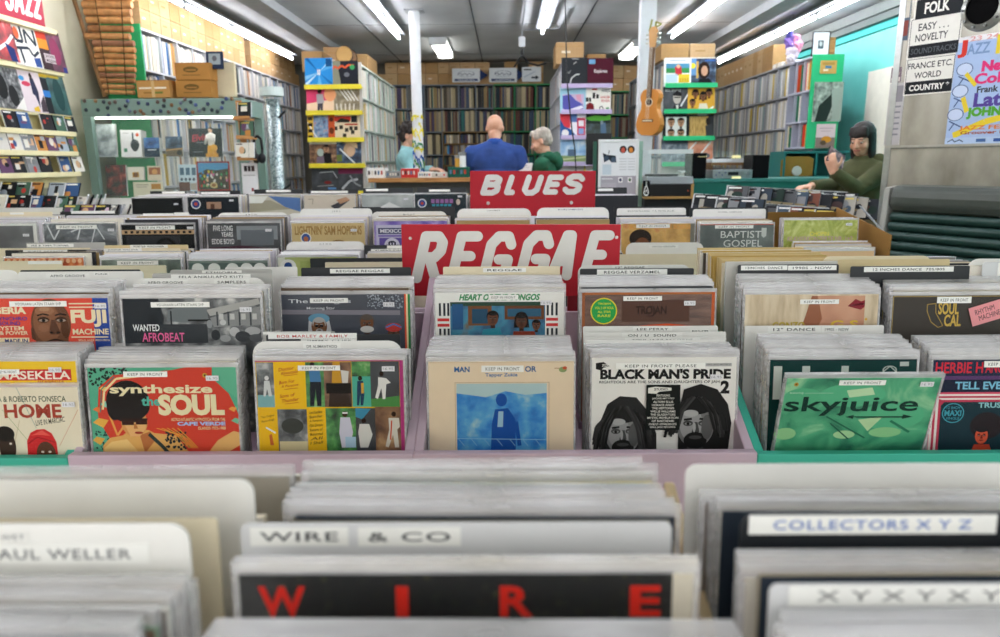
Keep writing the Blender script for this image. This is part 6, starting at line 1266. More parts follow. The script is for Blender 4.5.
# ================================================================== middle: counters and audio gear
YT = 6.9
a_, b_ = at(368, 178, YT), at(560, 176, YT)
o = thing('shop_counter', 'counter with a wooden top between the white column and the small red sign', 'counter', (a_.x, YT, 0)); w = b_.x-a_.x; zc_ = at(420, 178, YT).z
m = MB(); m.box(0, 0, zc_-.04, w, .6, zc_, 'b98145'); m.build('top', M_WOOD, o, bevel=.004); m = MB(); m.box(.06, .08, 0, w-.06, .55, zc_-.04, '4a4a44'); m.build('front', M_SATIN, o)
def ctr(x0, x1, y0, y1, lab, name, col, D=.2, Y=YT+.06, lid=None, cat='box', txt=None):
    p0, p1 = at(x0, y1, Y), at(x1, y0, Y); w = p1.x-p0.x; h = p1.z-p0.z
    o = thing(name, lab, cat, ((p0.x+p1.x)/2, Y, zc_+.001)); m = MB(); m.box(-w/2, 0, 0, w/2, D, h, col, top=lid or col); m.build('case', M_PRINT, o, bevel=.003)
    ar = Art(w, h*.8, lid or 'f2f0ee'); ar.it = []; q2 = random.Random(int(x0))
    for k in range(5): ar.rect(.08+.17*k, .2, .18+.17*k, .7, q2.choice(['3a3a3a', 'c04038', '5a7a9a', 'd9d3c8']))
    m = MB(); ar.into(m, -w/2, h*.9, -.0006); m.build('print', M_PRINT, o); return o
ctr(367, 385, 168, 178, 'white box with small dark prints at the left end of the counter', 'flyer_box', 'eceae6', lid='f2f0ee')
ctr(386, 401, 171, 177.8, 'low grey box on the counter left of the red one', 'flyer_box', '8a8e90')
ctr(401, 417, 168.5, 178, 'red and white box on the counter before the white column', 'flyer_box', 'c83a38', lid='e9d8d4')
ctr(418, 432, 172, 177.8, 'low white box on the counter right of the red one', 'flyer_box', 'e4e2dc')
ctr(432, 447, 172.5, 177.8, 'low pale box of leaflets on the counter left of the dark green one', 'flyer_box', 'c9c6be')
ctr(448, 469, 167, 177.5, 'dark green box with sloping lid on the counter', 'flyer_box', '225a4c', lid='2f6a5a')
for x0_, x1_, y0_, y1_, c, lab in ((459, 466, 152, 166, 'f0f0ee', 'white cup-like canister behind the dark green box'), (455, 461, 155, 166, 'c9963c', 'amber jar behind the dark green box')):
    p0, p1 = at(x0_, y1_, 7.2), at(x1_, y0_, 7.2); r_ = (p1.x-p0.x)/2; o = thing('canister', lab, 'canister', ((p0.x+p1.x)/2, 7.2, zc_+.001)); m = MB(); hh = p1.z-zc_; m.cone((0, 0, 0), (0, 0, hh*.85), r_, r_*1.05, c, 16); m.build('can', M_PLASTIC, o, smooth=False); m = MB(); m.cone((0, 0, hh*.85), (0, 0, hh), r_*1.08, r_*1.02, '8a8a88', 16); m.build('lid', M_PLASTIC, o)
# framed poster on its stand
YP = 6.1
p0, p1 = at(598, 200, YP), at(640, 139, YP); w = p1.x-p0.x; h = p1.z-p0.z+.1
o = thing('framed_poster', 'white framed poster of goggles and small portraits on a stand', 'poster', ((p0.x+p1.x)/2, YP, p1.z-h)); o.rotation_euler = (math.radians(-4), 0, 0)
m = MB()
for (u0, v0, u1, v1) in ((0, 0, 1, .04), (0, .96, 1, 1), (0, .04, .06, .96), (.94, .04, 1, .96)): m.box(-w/2+u0*w, -.012, h-v1*h, -w/2+u1*w, .02, h-v0*h, 'dfe1e0')
m.build('frame', M_SATIN, o, bevel=.002)
ar = Art(w*.9, h*.93, 'e3e4e6'); ar.rect(0, .50, 1, 1, 'a9a4ac')
ar.poly([(.06, .16), (.2, .19), (.42, .2), (.44, .3), (.3, .3), (.24, .26), (.1, .3)], '2a3038'); ar.ell(.16, .24, .07, .04, '3a4a5c'); ar.ell(.36, .26, .07, .04, '4a5a6c'); ar.line([(.22, .18), (.24, .12)], .02, '2a3038')
for u, c in ((.62, 'c85a4a'), (.84, 'd88a3c')): ar.ell(u, .11, .1, .055, '23201e'); ar.ell(u, .12, .055, .04, c)
for u, v, c in ((.56, .56, '2a3a7a'), (.82, .56, '4a8a4a'), (.08, .82, '3a3a3a'), (.3, .82, '5a8a6a'), (.56, .82, 'c8802c'), (.82, .82, 'b03a3a')): ar.rect(u-.06, v-.04, u+.06, v+.04, 'e6e4e2'); ar.ell(u, v, .035, .025, '2a2624'); ar.ell(u, v, .018, .014, c)
ar.rect(.04, .535, .34, .55, 'e0dee2'); ar.rect(.5, .24, .95, .245, 'b9b9bc'); ar.rect(.04, .6, .45, .78, 'b4aeb6'); ar.rect(.06, .33, .3, .48, 'c6d2da')
for k in range(5): ar.rect(.52, .24+.04*k, .72, .255+.04*k, 'c9cacc'); ar.rect(.76, .24+.04*k, .95, .255+.04*k, 'c9cacc')
m = MB(); m.box(-w*.46, -.004, h*.03, w*.46, .01, h*.97, 'e3e4e6'); ar.into(m, -w*.45, h*.965, -.0045); m.build('sheet', M_PRINT, o)
m = MB(); m.box(-w/2-.04, .03, -.9, -w/2-.01, .06, h*.98, '2a5a4a'); m.box(w/2+.01, .03, -.9, w/2+.04, .06, h*.98, '8fb0a0'); m.box(-w/2-.04, .022, -.04, w/2+.04, .06, 0, '7a5a38'); m.build('stand', M_SATIN, o)
# dark monitor behind the poster and a guitar on the column
p0, p1 = at(586, 165, 6.7), at(612, 133, 6.7); w = p1.x-p0.x; h = p1.z-p0.z; o = thing('monitor', 'black monitor seen from behind, left of the framed poster', 'monitor', ((p0.x+p1.x)/2, 6.7, p0.z))
m = MB(); m.box(-w/2, 0, 0, w/2, .03, h, '16181b'); m.build('screen_back', M_PLASTIC, o, bevel=.006); m = MB(); m.box(-.03, .01, -.2, .03, .04, .05, '1c1e22'); m.box(-.1, -.06, -.22, .1, .1, -.2, '1c1e22'); m.build('foot', M_PLASTIC, o)
p0 = at(600, 152, 6.72); o = thing('back_table', 'dark table behind the framed poster', 'table', (p0.x-.2, 6.55, 0)); zz = at(600, 165, 6.7).z-.22; m = MB(); m.box(-.35, 0, zz-.04, .5, .5, zz, '3a3e44'); m.build('top', M_SATIN, o); 
for sx in (-.33, .46): m = MB(); m.box(sx, .02, 0, sx+.04, .48, zz-.04, '3a3e44'); m.build('leg', M_SATIN, o)
c_ = at(653, 111, 7.14); gx, gz = c_.x, c_.z
o = thing('guitar', 'small honey-coloured guitar hanging on the pale square column', 'guitar', (gx, 7.14, gz)); o.rotation_euler = (0, math.radians(2), math.radians(-48)); o.scale = (1.55, 1.2, 1.3)
out = [(0, .155), (.045, .15), (.068, .12), (.07, .09), (.058, .05), (.06, .01), (.085, -.05), (.092, -.10), (.08, -.15), (.045, -.175), (0, -.18)]
sp_ = []
for i in range(len(out)-1):
    for k in range(3): t = k/3; sp_.append((out[i][0]*(1-t)+out[i+1][0]*t, out[i][1]*(1-t)+out[i+1][1]*t))
outl = [(-x, z) for x, z in reversed(sp_[1:])]+sp_
m = MB(); m.prism([(x, z) for x, z in reversed(outl)], -.06, .0, 'c07c2e'); m.build('body', M_SATIN, o, bevel=.004)
m = MB(); m.faces([(.028*math.cos(2*PI*k/20), -.0605, .06+.03*math.sin(2*PI*k/20)) for k in range(20)], [tuple(range(20))], 'e9dcc0'); m.faces([(.022*math.cos(2*PI*k/20), -.061, .06+.024*math.sin(2*PI*k/20)) for k in range(20)], [tuple(range(20))], '2a1a10'); m.build('sound_hole', M_MATTE, o)
m = MB(); m.box(-.04, -.068, -.08, .04, -.06, -.06, '7a5530'); m.box(-.035, -.07, -.075, .035, -.066, -.068, 'e0d3b0'); m.build('bridge', M_PLASTIC, o)
m = MB(); m.box(-.017, -.072, .09, .017, -.05, .44, '5a3a20'); m.build('neck', M_SATIN, o, bevel=.003); m = MB(); m.prism([(-.02, .44), (.02, .44), (.03, .55), (.012, .58), (-.012, .58), (-.03, .55)], -.066, -.05, 'b98a50'); hs_ = m.build('headstock', M_SATIN, o)
for k in range(3):
    for s in (-1, 1): m = MB(); m.cone((s*.028, -.058, .47+.03*k), (s*.05, -.058, .47+.03*k), .006, .008, 'd8d8d0', 8); m.build('tuning_peg', M_METAL, hs_)
m = MB(); [m.tube([(s*.003, -.074, -.07), (s*.002, -.074, .44)], .0007, 'd9d3c0', 4) for s in (-4, -1.5, 1.5, 4)]; m.build('strings', M_METAL, o)
m = MB(); m.tube([(0, -.04, .55), (-.02, .0, .62), (.02, .0, .60), (-.06, -.01, .56), (-.05, .0, .64)], .006, '8a8a4a', 6); m.build('hanging_cord', M_CLOTH, o)
# turntable in its frame
YR = 6.0
p0, p1 = at(645, 199, YR), at(694, 184, YR); w = p1.x-p0.x; cxr = (p0.x+p1.x)/2; zb_, zt_ = p0.z, p1.z
o = thing('listening_stand', 'wood-edged black stereo case under the turntable', 'stand', (cxr, YR, 0)); m = MB(); m.box(-w/2, 0, zb_, w/2, .4, zb_+.02, 'b08a50'); m.box(-w/2, 0, zb_+.02, -w/2+.02, .4, zt_, 'b08a50'); m.box(w/2-.02, 0, zb_+.02, w/2, .4, zt_, 'b08a50'); m.build('wood_frame', M_SATIN, o)
m = MB(); m.box(-w/2+.02, .015, zb_+.02, w/2-.02, .4, zt_-.003, '111315'); m.build('black_case', M_PLASTIC, o); m = MB(); m.box(-w/2, .03, 0, w/2, .4, zb_, '1a1c1e'); m.build('base', M_MATTE, o); m = MB(); m.box(w/2-.05, .010, zb_+.06, w/2-.04, .015, zb_+.07, 'c04a2a'); m.build('indicator', M_PLASTIC, o)
zl0 = at(668, 184, YR).z; zl1 = at(668, 150, YR).z
o = thing('turntable', 'grey turntable with a raised clear lid on the wood-edged case', 'turntable', (cxr, YR, zt_))
m = MB(); m.box(-w/2+.01, -.005, .001, w/2-.01, .38, .06, '9aa0a4'); m.build('deck', M_SATIN, o, bevel=.004); m = MB(); m.cone((-.03, .19, .061), (-.03, .19, .08), .14, .14, '1a1a1c', 28); m.build('platter', M_PLASTIC, o); m = MB(); m.tube([(.14, .3, .1), (.15, .12, .1), (.1, .06, .09)], .006, 'd0d4d6'); m.build('tone_arm', M_METAL, o)
hl = zl1-zt_; m = MB(); m.box(-w/2+.02, .005, .065, w/2-.02, .009, hl, 'd9e4e4'); m.box(-w/2+.02, .36, .065, w/2-.02, .364, hl, 'd9e4e4'); m.box(-w/2+.02, .009, .065, -w/2+.024, .36, hl, 'd9e4e4'); m.box(w/2-.024, .009, .065, w/2-.02, .36, hl, 'd9e4e4'); m.box(-w/2+.02, .005, hl, w/2-.02, .364, hl+.004, 'e9f0f0'); cl_ = m.build('clear_lid', M_GLASS, o)
m = MB(); m.box(-w/2+.018, .002, hl-.03, w/2-.018, .005, hl+.005, 'c9d0d0'); m.build('lid_rim', M_SATIN, cl_)
ar = Art(.055, .12, 'f0f0ee'); ar.it = []; ar.line([(.5, .02), (.5, .3), (.3, .5), (.12, .8), (.3, .96), (.7, .96), (.88, .8), (.7, .5), (.5, .3)], .1, 'f2f2ee'); ar.line([(.3, .8), (.5, .6), (.7, .8)], .08, 'f2f2ee'); p = at(646.5, 181, YR-.01); m = MB(); m.box(-.03, .0005, -.125, .03, .003, .003, '15171a'); ar.into(m, -.0275, 0, 0); tag(m.build('sticker', M_PRINT, loc=(p.x, YR-.012, p.z)), 'black sticker with a white bottle-shaped mark on the stereo case', 'sticker')
# teal counter with the hi-fi
YH = 6.55
p0, p1 = at(694, 178, YH), at(842, 178, YH); zt_ = at(760, 178.5, YH).z
o = thing('audio_counter', 'dark teal counter carrying speakers and receiver at the right', 'counter', (p0.x, YH, 0)); w = 4.0-.02-p0.x
m = MB(); m.box(0, 0, zt_-.03, w, .62, zt_, '3f8078'); m.build('top', M_SATIN, o, bevel=.003); m = MB(); m.box(0, .012, 0, w, .03, zt_-.03, '1f6a5e'); m.box(0, .03, 0, .02, .61, zt_-.03, '1f6a5e'); m.build('front_panel', M_SATIN, o)
m = MB(); m.box(-.015, .005, zt_-.45, 0, .03, zt_-.01, 'b08a50'); m.build('wood_edge', M_WOOD, o)
def gear(x0, x1, y0, lab, name, cat, fn, D=.25, Y=YH+.06):
    a_, b_ = at(x0, y0, Y), at(x1, y0, Y); o = thing(name, lab, cat, ((a_.x+b_.x)/2, Y, zt_+.001)); fn(o, b_.x-a_.x, a_.z-zt_, D); return o
def spk(o, w, h, D):
    m = MB(); m.box(-w/2, 0, 0, w/2, D, h, '141517'); m.build('cabinet', M_MATTE, o, bevel=.004); m = MB(); m.box(-w/2+.006, -.008, .006, w/2-.006, 0, h-.006, '0d0e10'); m.build('grille', M_CLOTH, o, bevel=.003)
gear(692, 707, 153, 'black loudspeaker with a paper note at the left end of the teal counter', 'loudspeaker', 'speaker', spk)
gear(753, 770, 155, 'black loudspeaker right of the silver receiver', 'loudspeaker', 'speaker', spk)
def rcv(o, w, h, D):
    m = MB(); m.box(-w/2, 0, 0, w/2, D, h, 'c3c8cc'); m.build('case', M_METAL, o, bevel=.003); m = MB(); m.box(-w*.12, -.002, h*.35, w*.14, 0, h*.75, '1a1f24'); m.build('display', M_PLASTIC, o); m = MB(); m.cone((w*.38, -.02, h*.55), (w*.38, 0, h*.55), h*.25, h*.27, 'aab0b4', 16); m.build('volume_knob', M_METAL, o)
    for k in range(4): m = MB(); m.cone((-w*.42+.028*k, -.01, h*.4+.02*(k % 2)), (-w*.42+.028*k, 0, h*.4+.02*(k % 2)), .006, .006, '4a5a9a', 8); m.build('button', M_PLASTIC, o)
gear(713, 753, 170, 'silver receiver between the two loudspeakers', 'receiver', 'receiver', rcv)
def tt2(o, w, h, D):
    m = MB(); m.box(-w/2, 0, .115, w/2, .3, .14, '7a5a38'); m.box(-w/2, .0, 0, -w/2+.015, .3, .115, '6a4a2c'); m.box(w/2-.015, .0, 0, w/2, .3, .115, '6a4a2c'); m.build('wooden_shelf', M_SATIN, o); m = MB(); m.box(-w/2+.005, 0, .141, w/2-.005, .3, .175, 'd3d6d8'); m.build('deck', M_SATIN, o, bevel=.003); m = MB(); m.cone((0, .15, .176), (0, .15, .19), .13, .13, '1a1a1c', 24); m.build('platter', M_PLASTIC, o)
    m = MB(); m.box(-w/2+.01, .002, .178, w/2-.01, .005, h, '6a4444'); m.box(-w/2+.01, .002, h, w/2-.01, .3, h+.003, '8a6464'); m.build('smoked_lid', M_GLASS, o)
gear(712, 755, 152, 'pale turntable on a wooden shelf above the silver receiver', 'turntable', 'turntable', tt2, Y=YH+.34)
for x_, y_, lab, Y in ((702.5, 154, 'folded yellow paper note on the left loudspeaker', YH+.05), (737, 176.5, 'folded yellow paper note before the silver receiver', YH+.02), (737, 155.5, 'folded yellow paper note above the pale turntable', YH+.30)):
    p = at(x_, y_, Y); m = MB(); m.prismx([(0, 0), (.04, 0), (.02, .028), (.0195, .028), (.001, .002)], -.04, .04, 'f0e6a8'); tag(m.build('paper_note', M_PRINT, loc=(p.x, Y, p.z-.025)), lab, 'note')
# teal cubby with brown board
p0, p1 = at(783, 178, 7.2), at(834, 151, 7.2); w = p1.x-p0.x; h = p1.z-p0.z
o = thing('teal_cubby', 'dark teal cubby under the green end panel', 'cubby', (p0.x, 7.2, p0.z)); m = MB(); m.box(0, .02, 0, w+.3, .4, .015, '1f6a66'); m.box(0, .02, h-.02, w+.3, .4, h, '1f6a66'); m.box(0, .02, .015, .02, .4, h-.02, '1f6a66'); m.box(w*.66, .02, .015, w*.66+.02, .4, h-.02, '1f6a66'); m.box(.02, .39, .015, w+.3, .4, h-.02, '185a58'); m.build('case', M_SATIN, o)
m = MB(); m.box(0, .03, -p0.z, w+.3, .4, 0, '1d605c'); m.build('base', M_SATIN, o)
a_ = at(784, 156, 7.18); w2 = at(816, 156, 7.18).x-a_.x; hh = a_.z-p0.z-.02; o = thing('speaker_baffle', 'brown chipboard panel with a round vent in the teal cubby', 'panel', (a_.x+w2/2, 7.23, p0.z+.016)); m = MB(); m.prism([(-w2/2, 0), (w2/2, 0), (w2/2, hh*.85), (w2/2-.04, hh), (-w2/2+.05, hh), (-w2/2, hh*.8)], 0, .02, '8a6a30'); m.build('panel', M_CARD, o); m = MB(); m.cone((0, -.01, .05), (0, 0, .05), .045, .05, 'b9b9b4', 20); m.build('vent_ring', M_PLASTIC, o)
# things round the green end panel
YE2 = 8.66-.62-.02
def wallart(x0, x1, y0, y1, art, lab, name='poster', cat='poster', Y=YE2-.012, t=.004):
    a_, b_ = at(x0, y0, Y), at(x1, y1, Y); art.w, art.h = b_.x-a_.x, a_.z-b_.z; return cover((a_.x+b_.x)/2, Y, a_.z, art, lab, 0, 0, art.w, name, cat, t)
a = cA('c9a05a'); a.R(12, 14, 88, 34, 'b08844'); a.R(30, 40, 70, 60, '4a7aa0'); a.R(20, 66, 50, 80, 'e6dcc0'); wallart(821, 836, 60.5, 73.5, a, 'small tan card on the green end panel', 'card')
a = cA('8f9a90'); a.PIC(0, 0, 100, 100, pm('stairs', ['3a4440', '6a746c', '9aa498', 'c9d0c4'], 16, 7)); a.P([(10, 100), (20, 60), (60, 30), (74, 40), (50, 100)], '26302c'); a.P([(60, 20), (100, 10), (100, 100), (70, 100)], '9aa69c'); wallart(815, 840.5, 82, 121.5, a, 'grey street photograph on the green end panel')
a = cA('d9c4c8'); a.R(0, 56, 100, 100, '8a7a72'); a.E(55, 64, 26, 14, 'c98a2c'); a.E(40, 78, 16, 10, '5a4a3a'); a.R(14, 16, 86, 20, 'b9a4a8'); a.R(24, 28, 76, 31, 'b9a4a8'); wallart(817, 834, 124, 148, a, 'pink poster with amber shapes low on the green end panel')
p0, p1 = at(811, 58, 8.3), at(830.5, 31.5, 8.3); w = p1.x-p0.x; h = p1.z-p0.z; o = thing('photo_frame', 'white matted photo frame on top of the book cubbies', 'frame', ((p0.x+p1.x)/2, 8.3, p0.z)); m = MB()
for (u0, v0, u1, v1) in ((0, 0, 1, .03), (0, .97, 1, 1), (0, .03, .04, .97), (.96, .03, 1, .97)): m.box(-w/2+u0*w, -.01, v0*h, -w/2+u1*w, .012, v1*h, '2a2c30')
m.build('frame', M_SATIN, o); ar = Art(w*.92, h*.94, 'e4e8ea'); ar.rect(.32, .32, .68, .66, '4a5256'); ar.ell(.5, .46, .1, .1, 'b9c0c0'); m = MB(); m.box(-w*.46, -.002, h*.03, w*.46, .008, h*.97, 'e4e8ea'); ar.into(m, -w*.46, h*.97, -.0025); m.build('print', M_PRINT, o)
m = MB(); m.box(w/2+.01, .03, 0, w/2+.08, .06, h*.8, 'a8743c'); m.build('back_board', M_WOOD, o)
p = at(792, 62, 8.5); o = thing('plastic_bag', 'white, violet and pink plastic bag hanging over the book cubbies', 'bag', (p.x, 8.5, p.z)); m = MB(); q = random.Random(2)
m.ball((0, 0, .10), (.07, .05, .12), 'e4dce8', 16, 10); m.ball((-.02, 0, .22), (.09, .05, .08), '8a6ac0', 14, 8, rot=Matrix.Rotation(.5, 3, 'Y')); m.ball((.03, -.02, .2), (.05, .05, .10), 'e89ab8', 12, 8, rot=Matrix.Rotation(-.4, 3, 'Y')); m.ball((-.05, -.01, .28), (.05, .03, .05), '4a4a9a', 12, 7); bg_ = m.build('bag', M_PLASTIC, o, smooth=True); sd_ = bg_.modifiers.new('fine', 'SUBSURF'); sd_.levels = sd_.render_levels = 2; tx_ = bpy.data.textures.new('crumple', 'CLOUDS'); tx_.noise_scale = .05; dm_ = bg_.modifiers.new('crumple', 'DISPLACE'); dm_.texture = tx_; dm_.strength = .09
m = MB(); m.tube([(0, .03, .26), (.0, .06, .45), (0, .06, ZC-p.z)], .003, '9a9a9a', 5); m.build('string', M_CLOTH, o)
a_ = at(757, 72, 9.6); 
for i, (Y, w, h, c, lab) in enumerate(((9.15, .3, .06, 'e9e4d8', 'cream wrapped parcel lying on the right wall shelf'), (8.85, .22, .05, 'dfe0de', 'white wrapped parcel lying on the right wall shelf'))):
    o = thing('parcel', lab, 'parcel', (xr+.16, Y, 2.491)); m = MB(); m.box(-.14, -w/2, 0, .14, w/2, h, c); m.build('wrapping', M_PRINT, o, bevel=.015); m = MB(); m.box(-.143, -.012, -.0, .143, .012, h+.003, 'c9b48a'); m.build('tape', M_CARD, o)
# white board on the turquoise wall
p0, p1 = atX(868, 72, 3.97), atX(897, 190, 3.97); yq0, yq1 = p1.y-.6, p0.y
o = thing('white_board', 'plain white board against the turquoise wall', 'board', (3.975, yq0, 0)); m = MB(); m.box(0, 0, .9, .02, yq1-yq0, p0.z, 'e9e6d8'); m.build('sheet', M_SATIN, o, bevel=.003)

# ================================================================== right: metal wall, bench, notices
DW = Vector((-.61, 1, 0)).normalized(); NW = Vector((-1, -.61, 0)).normalized()
P0 = at(885, 150, 4.2); P0 = Vector((P0.x, 4.2, 0))
def onw(px, py, off=0.):
    """point of the metal wall under a pixel: distance along the wall towards the camera, height"""
    d = ray(px, py); b = P0+NW*off; t = (b-Vector((0, 0, EYE))).dot(NW)/d.dot(NW); h = Vector((0, 0, EYE))+d*t; return (h-b).dot(-DW), h.z
MW = Matrix.Translation(P0) @ Matrix(((-DW.x, -NW.x, 0, 0), (-DW.y, -NW.y, 0, 0), (0, 0, 1, 0), (0, 0, 0, 1)))
M_ALU = noise_mat('scuffed_aluminium', ['86837a', 'a5a299', 'bcb9b1'], 5, 7, .36, (1, 1, .5), metal=.75, bump=.03)
def wmesh(mb, name, mat, parent=None, **k):
    o = mb.build(name, mat, parent, **k)
    if not parent: o.matrix_world = MW
    return o
m = MB(); m.box(0, 0, 0, 2.6, .06, ZC, 'ffffff'); struct(wmesh(m, 'wall_partition', M_ALU))
s0, zseam = onw(940, 146)
m = MB(); m.box(.0, -.006, 0, .035, 0, ZC, 'aeb2b4'); m.box(0, -.005, zseam-.012, 2.6, 0, zseam-.004, '8a8c8a'); m.box(0, -.008, zseam-.004, 2.6, 0, zseam+.008, 'b4b4b0'); struct(wmesh(m, 'trim_20', M_METAL))
def wsheet(px0, py0, px1, py1, art, lab, name, cat):
    (s0, z0), (s1, z1) = onw(px0, py0), onw(px1, py1); art.w, art.h = s1-s0, z0-z1; m = MB(); m.box(s0, -.003, z1, s1, -.0005, z0, 'e9e6e0'); art.into(m, s0, z0, -.0031); o = m.build(name, art.matlist(M_PRINT)); o.matrix_world = MW; return tag(o, lab, cat)
a = Cov(0, 0, 100, 'e6e4dc'); a.R(3, -40, 97, 96, 'e6e4dc'); a.R(4, 38, 97, 96, '23262a'); a.T('FOLK', 22, 50, 72, 84, 'f0eee8', .03); wsheet(917, -12, 964, 13, a, 'white and black notice with one word, topmost on the metal wall', 'notice', 'notice')
a = Cov(0, 0, 100, 'e9e7e0'); [a.L(p, 1.2, '3a3c40') for p in ([(3, 4), (97, 4)], [(3, 4), (3, 96)], [(97, 4), (97, 96)])]; a.T('EASY . . .', 18, 16, 76, 34, '2a2c30', .012); a.T('NOVELTY', 14, 42, 76, 60, '2a2c30', .012); a.R(4, 68, 97, 98, '23262a'); a.T('SOUNDTRACKS', 8, 76, 94, 90, '5a5e64', .01); wsheet(911, 19, 959, 53, a, 'middle white and black notice on the metal wall', 'notice', 'notice')
a = Cov(0, 0, 100, 'e9e7e0'); [a.L(p, 1.2, '3a3c40') for p in ([(3, 4), (97, 4)], [(3, 4), (3, 96)], [(97, 4), (97, 96)])]; a.T('FRANCE ETC.', 5, 14, 94, 30, '2a2c30', .012); a.T('WORLD', 20, 40, 74, 56, '2a2c30', .012); a.R(4, 64, 97, 97, '23262a'); a.T('COUNTRY *', 12, 72, 92, 89, 'f0eee8', .03); wsheet(907, 59, 952.5, 92, a, 'lowest white and black notice on the metal wall', 'notice', 'notice')
(s0, z0), (s1, z1) = onw(958, 38), onw(1000, 143); 
a = Cov(0, 0, 100, 'a9c0e4'); a.R(0, 0, 100, 5, 'e6e4e8'); a.T('23 24 25', 14, .5, 60, 5, 'd8a0a0', .02); a.T('J', 2, 3, 12, 19, 'd23a30', .05); a.T('AZZ', 12, 7, 36, 17, '7a94c0', .02); a.T('F', 42, 2, 52, 19, 'e0c83a', .05); a.T('EST', 50, 7, 84, 17, '7a94c0', .02)
for x, y_ in ((12, 30), (10, 50), (8, 72)): a.E(x, y_, 9, 6, 'c9d6ee'); a.RG(x, y_, 9, 6, 1, '4a5a8a'); a.L([(x-6, y_+6), (x+8, y_+12)], 1.2, '4a5a8a'); a.L([(x, y_+8), (x-5, y_+15)], 1.2, '4a5a8a')
a.L([(14, 34), (26, 46)], 4, 'e6cc3a'); a.L([(14, 56), (20, 70)], 5, 'e6cc3a'); a.L([(8, 92), (40, 80), (60, 76)], 6, 'e6cc3a')
a.T('New', 30, 24, 62, 34, 'e03a7a', .06); a.T('Collective', 24, 35, 100, 45, 'e03a7a', .04); a.T('Frank', 28, 47, 50, 53, '3a3a44', .03); a.T('Latin', 26, 53, 70, 66, '5a4a9a', .04); a.T('JOHN', 20, 66, 56, 77, '5aa83a', .06); a.T('JAZZ FEST R', 14, 83, 80, 88, 'e0803a', .03); a.T('Groover Kings', 16, 88, 80, 92, 'a84a2a', .03); a.R(0, 94, 100, 100, 'b4cae8'); a.L([(3, 98), (8, 95.5), (11, 98), (16, 96), (20, 98)], 1, '3a3a5a'); a.R(34, 95.5, 44, 98.5, '4a6aa0'); a.R(52, 95.5, 70, 98.5, '3a5aa0')
s2 = s0+(s1-s0)*1.7; art = a; art.w, art.h = s2-s0, z0-z1-.0; m = MB(); m.box(s0, -.003, z1, s2, -.0005, z0, 'a9c0e4'); art.into(m, s0, z0, -.0031); o = m.build('poster', art.matlist(M_PRINT)); o.matrix_world = MW; tag(o, 'blue festival poster with bright letters on the metal wall', 'poster')
sc, zc2 = onw(984, 8); so, _ = onw(1000, 8); rr = (sc-onw(962, 8)[0])
o = thing('porthole', 'round metal porthole with a dark opening in the metal wall', 'porthole'); o.matrix_world = MW
def ringw(r0, r1, y0, col, n=28):
    m = MB(); vs = []; fs = []
    for i in range(n): t = 2*PI*i/n; vs += [(sc+r0*math.cos(t), y0, zc2+r0*math.sin(t)), (sc+r1*math.cos(t), y0-.012, zc2+r1*math.sin(t))]
    for i in range(n): j = (i+1) % n; fs.append((2*i, 2*j, 2*j+1, 2*i+1))
    m.faces(vs, fs, col); return m
m = ringw(rr*1.05, rr*.95, 0, 'c9ccc8'); m2 = ringw(rr*.95, rr*.74, -.012, 'b9bcb8'); k = len(m.v); m.v += m2.v; m.f += [tuple(i+k for i in f) for f in m2.f]; m.c += m2.c; m.m += m2.m; m.build('rim', M_METAL, o)
m = MB(); m.cone((sc, -.012, zc2), (sc, -.002, zc2), rr*.74, rr*.74, '050506', 28); m.build('dark_opening', M_CLOTH, o)
for i in range(10): t = 2*PI*i/10; m = MB(); m.cone((sc+rr*.86*math.cos(t), -.03, zc2+rr*.86*math.sin(t)), (sc+rr*.86*math.cos(t), -.015, zc2+rr*.86*math.sin(t)), .006, .007, '6a6c6c', 8); m.build('bolt', M_METAL, o)
a = Cov(0, 0, 100, 'b9b6b8'); a.R(8, 4, 92, 30, '8f8c92'); [a.R(14, 36+9*k, 86, 39+9*k, '8a8890') for k in range(6)]; wsheet(890.5, 84, 899, 145, a, 'narrow faded leaflet at the edge of the metal wall', 'leaflet', 'leaflet')
a = Cov(0, 0, 100, '5a6a7a'); a.R(10, 10, 90, 50, 'c9c4b8'); a.R(10, 56, 90, 90, '8a4a44'); wsheet(903, -4, 908, 40, a, 'upper strip of stickers at the edge of the metal wall', 'sticker', 'sticker')
a = Cov(0, 0, 100, '7a6a74'); a.E(50, 40, 30, 22, 'c9b4b0'); a.R(10, 66, 90, 94, 'd9d3cc'); wsheet(892, 68, 901, 82, a, 'small dark sticker above the faded leaflet', 'sticker', 'sticker')
# padded bench back
sA, zA = onw(889, 186, .12); _, zB = onw(892, 210, .12); 
o = thing('padded_bench', 'dark green ribbed bench back with grey padded top before the metal wall', 'bench'); o.matrix_world = MW
s0 = onw(890, 200, .12)[0]; s1 = 2.2
m = MB(); m.prismx([(-.10, zB), (-.085, zB-.01), (-.01, zB-.01), (-.01, zA), (-.03, zA+.01), (-.09, zA), (-.115, zA-.02), (-.125, zA-.06), (-.122, zB+.03)], s0, s1, '4a504b'); m.build('top_cushion', M_LEATHER, o, bevel=.012)
for k in range(9):
    z1 = zB-.014-.052*k; m = MB(); m.prismx([(-.01, z1-.05), (-.09-.004*k, z1-.05), (-.108-.004*k, z1-.035), (-.112-.004*k, z1-.02), (-.10-.004*k, z1-.002), (-.01, z1-.002)], s0-.004*k, s1, '25443f'); m.build('rib_cushion', M_LEATHER, o, bevel=.006)
m = MB(); m.prismx([(-.16, 0), (-.01, 0), (-.01, zA+.0), (-.10, zA-.01), (-.14, zB-.4)], s0-.05, s0-.018, 'a9aaa4'); m.build('side_panel', M_SATIN, o, bevel=.004)
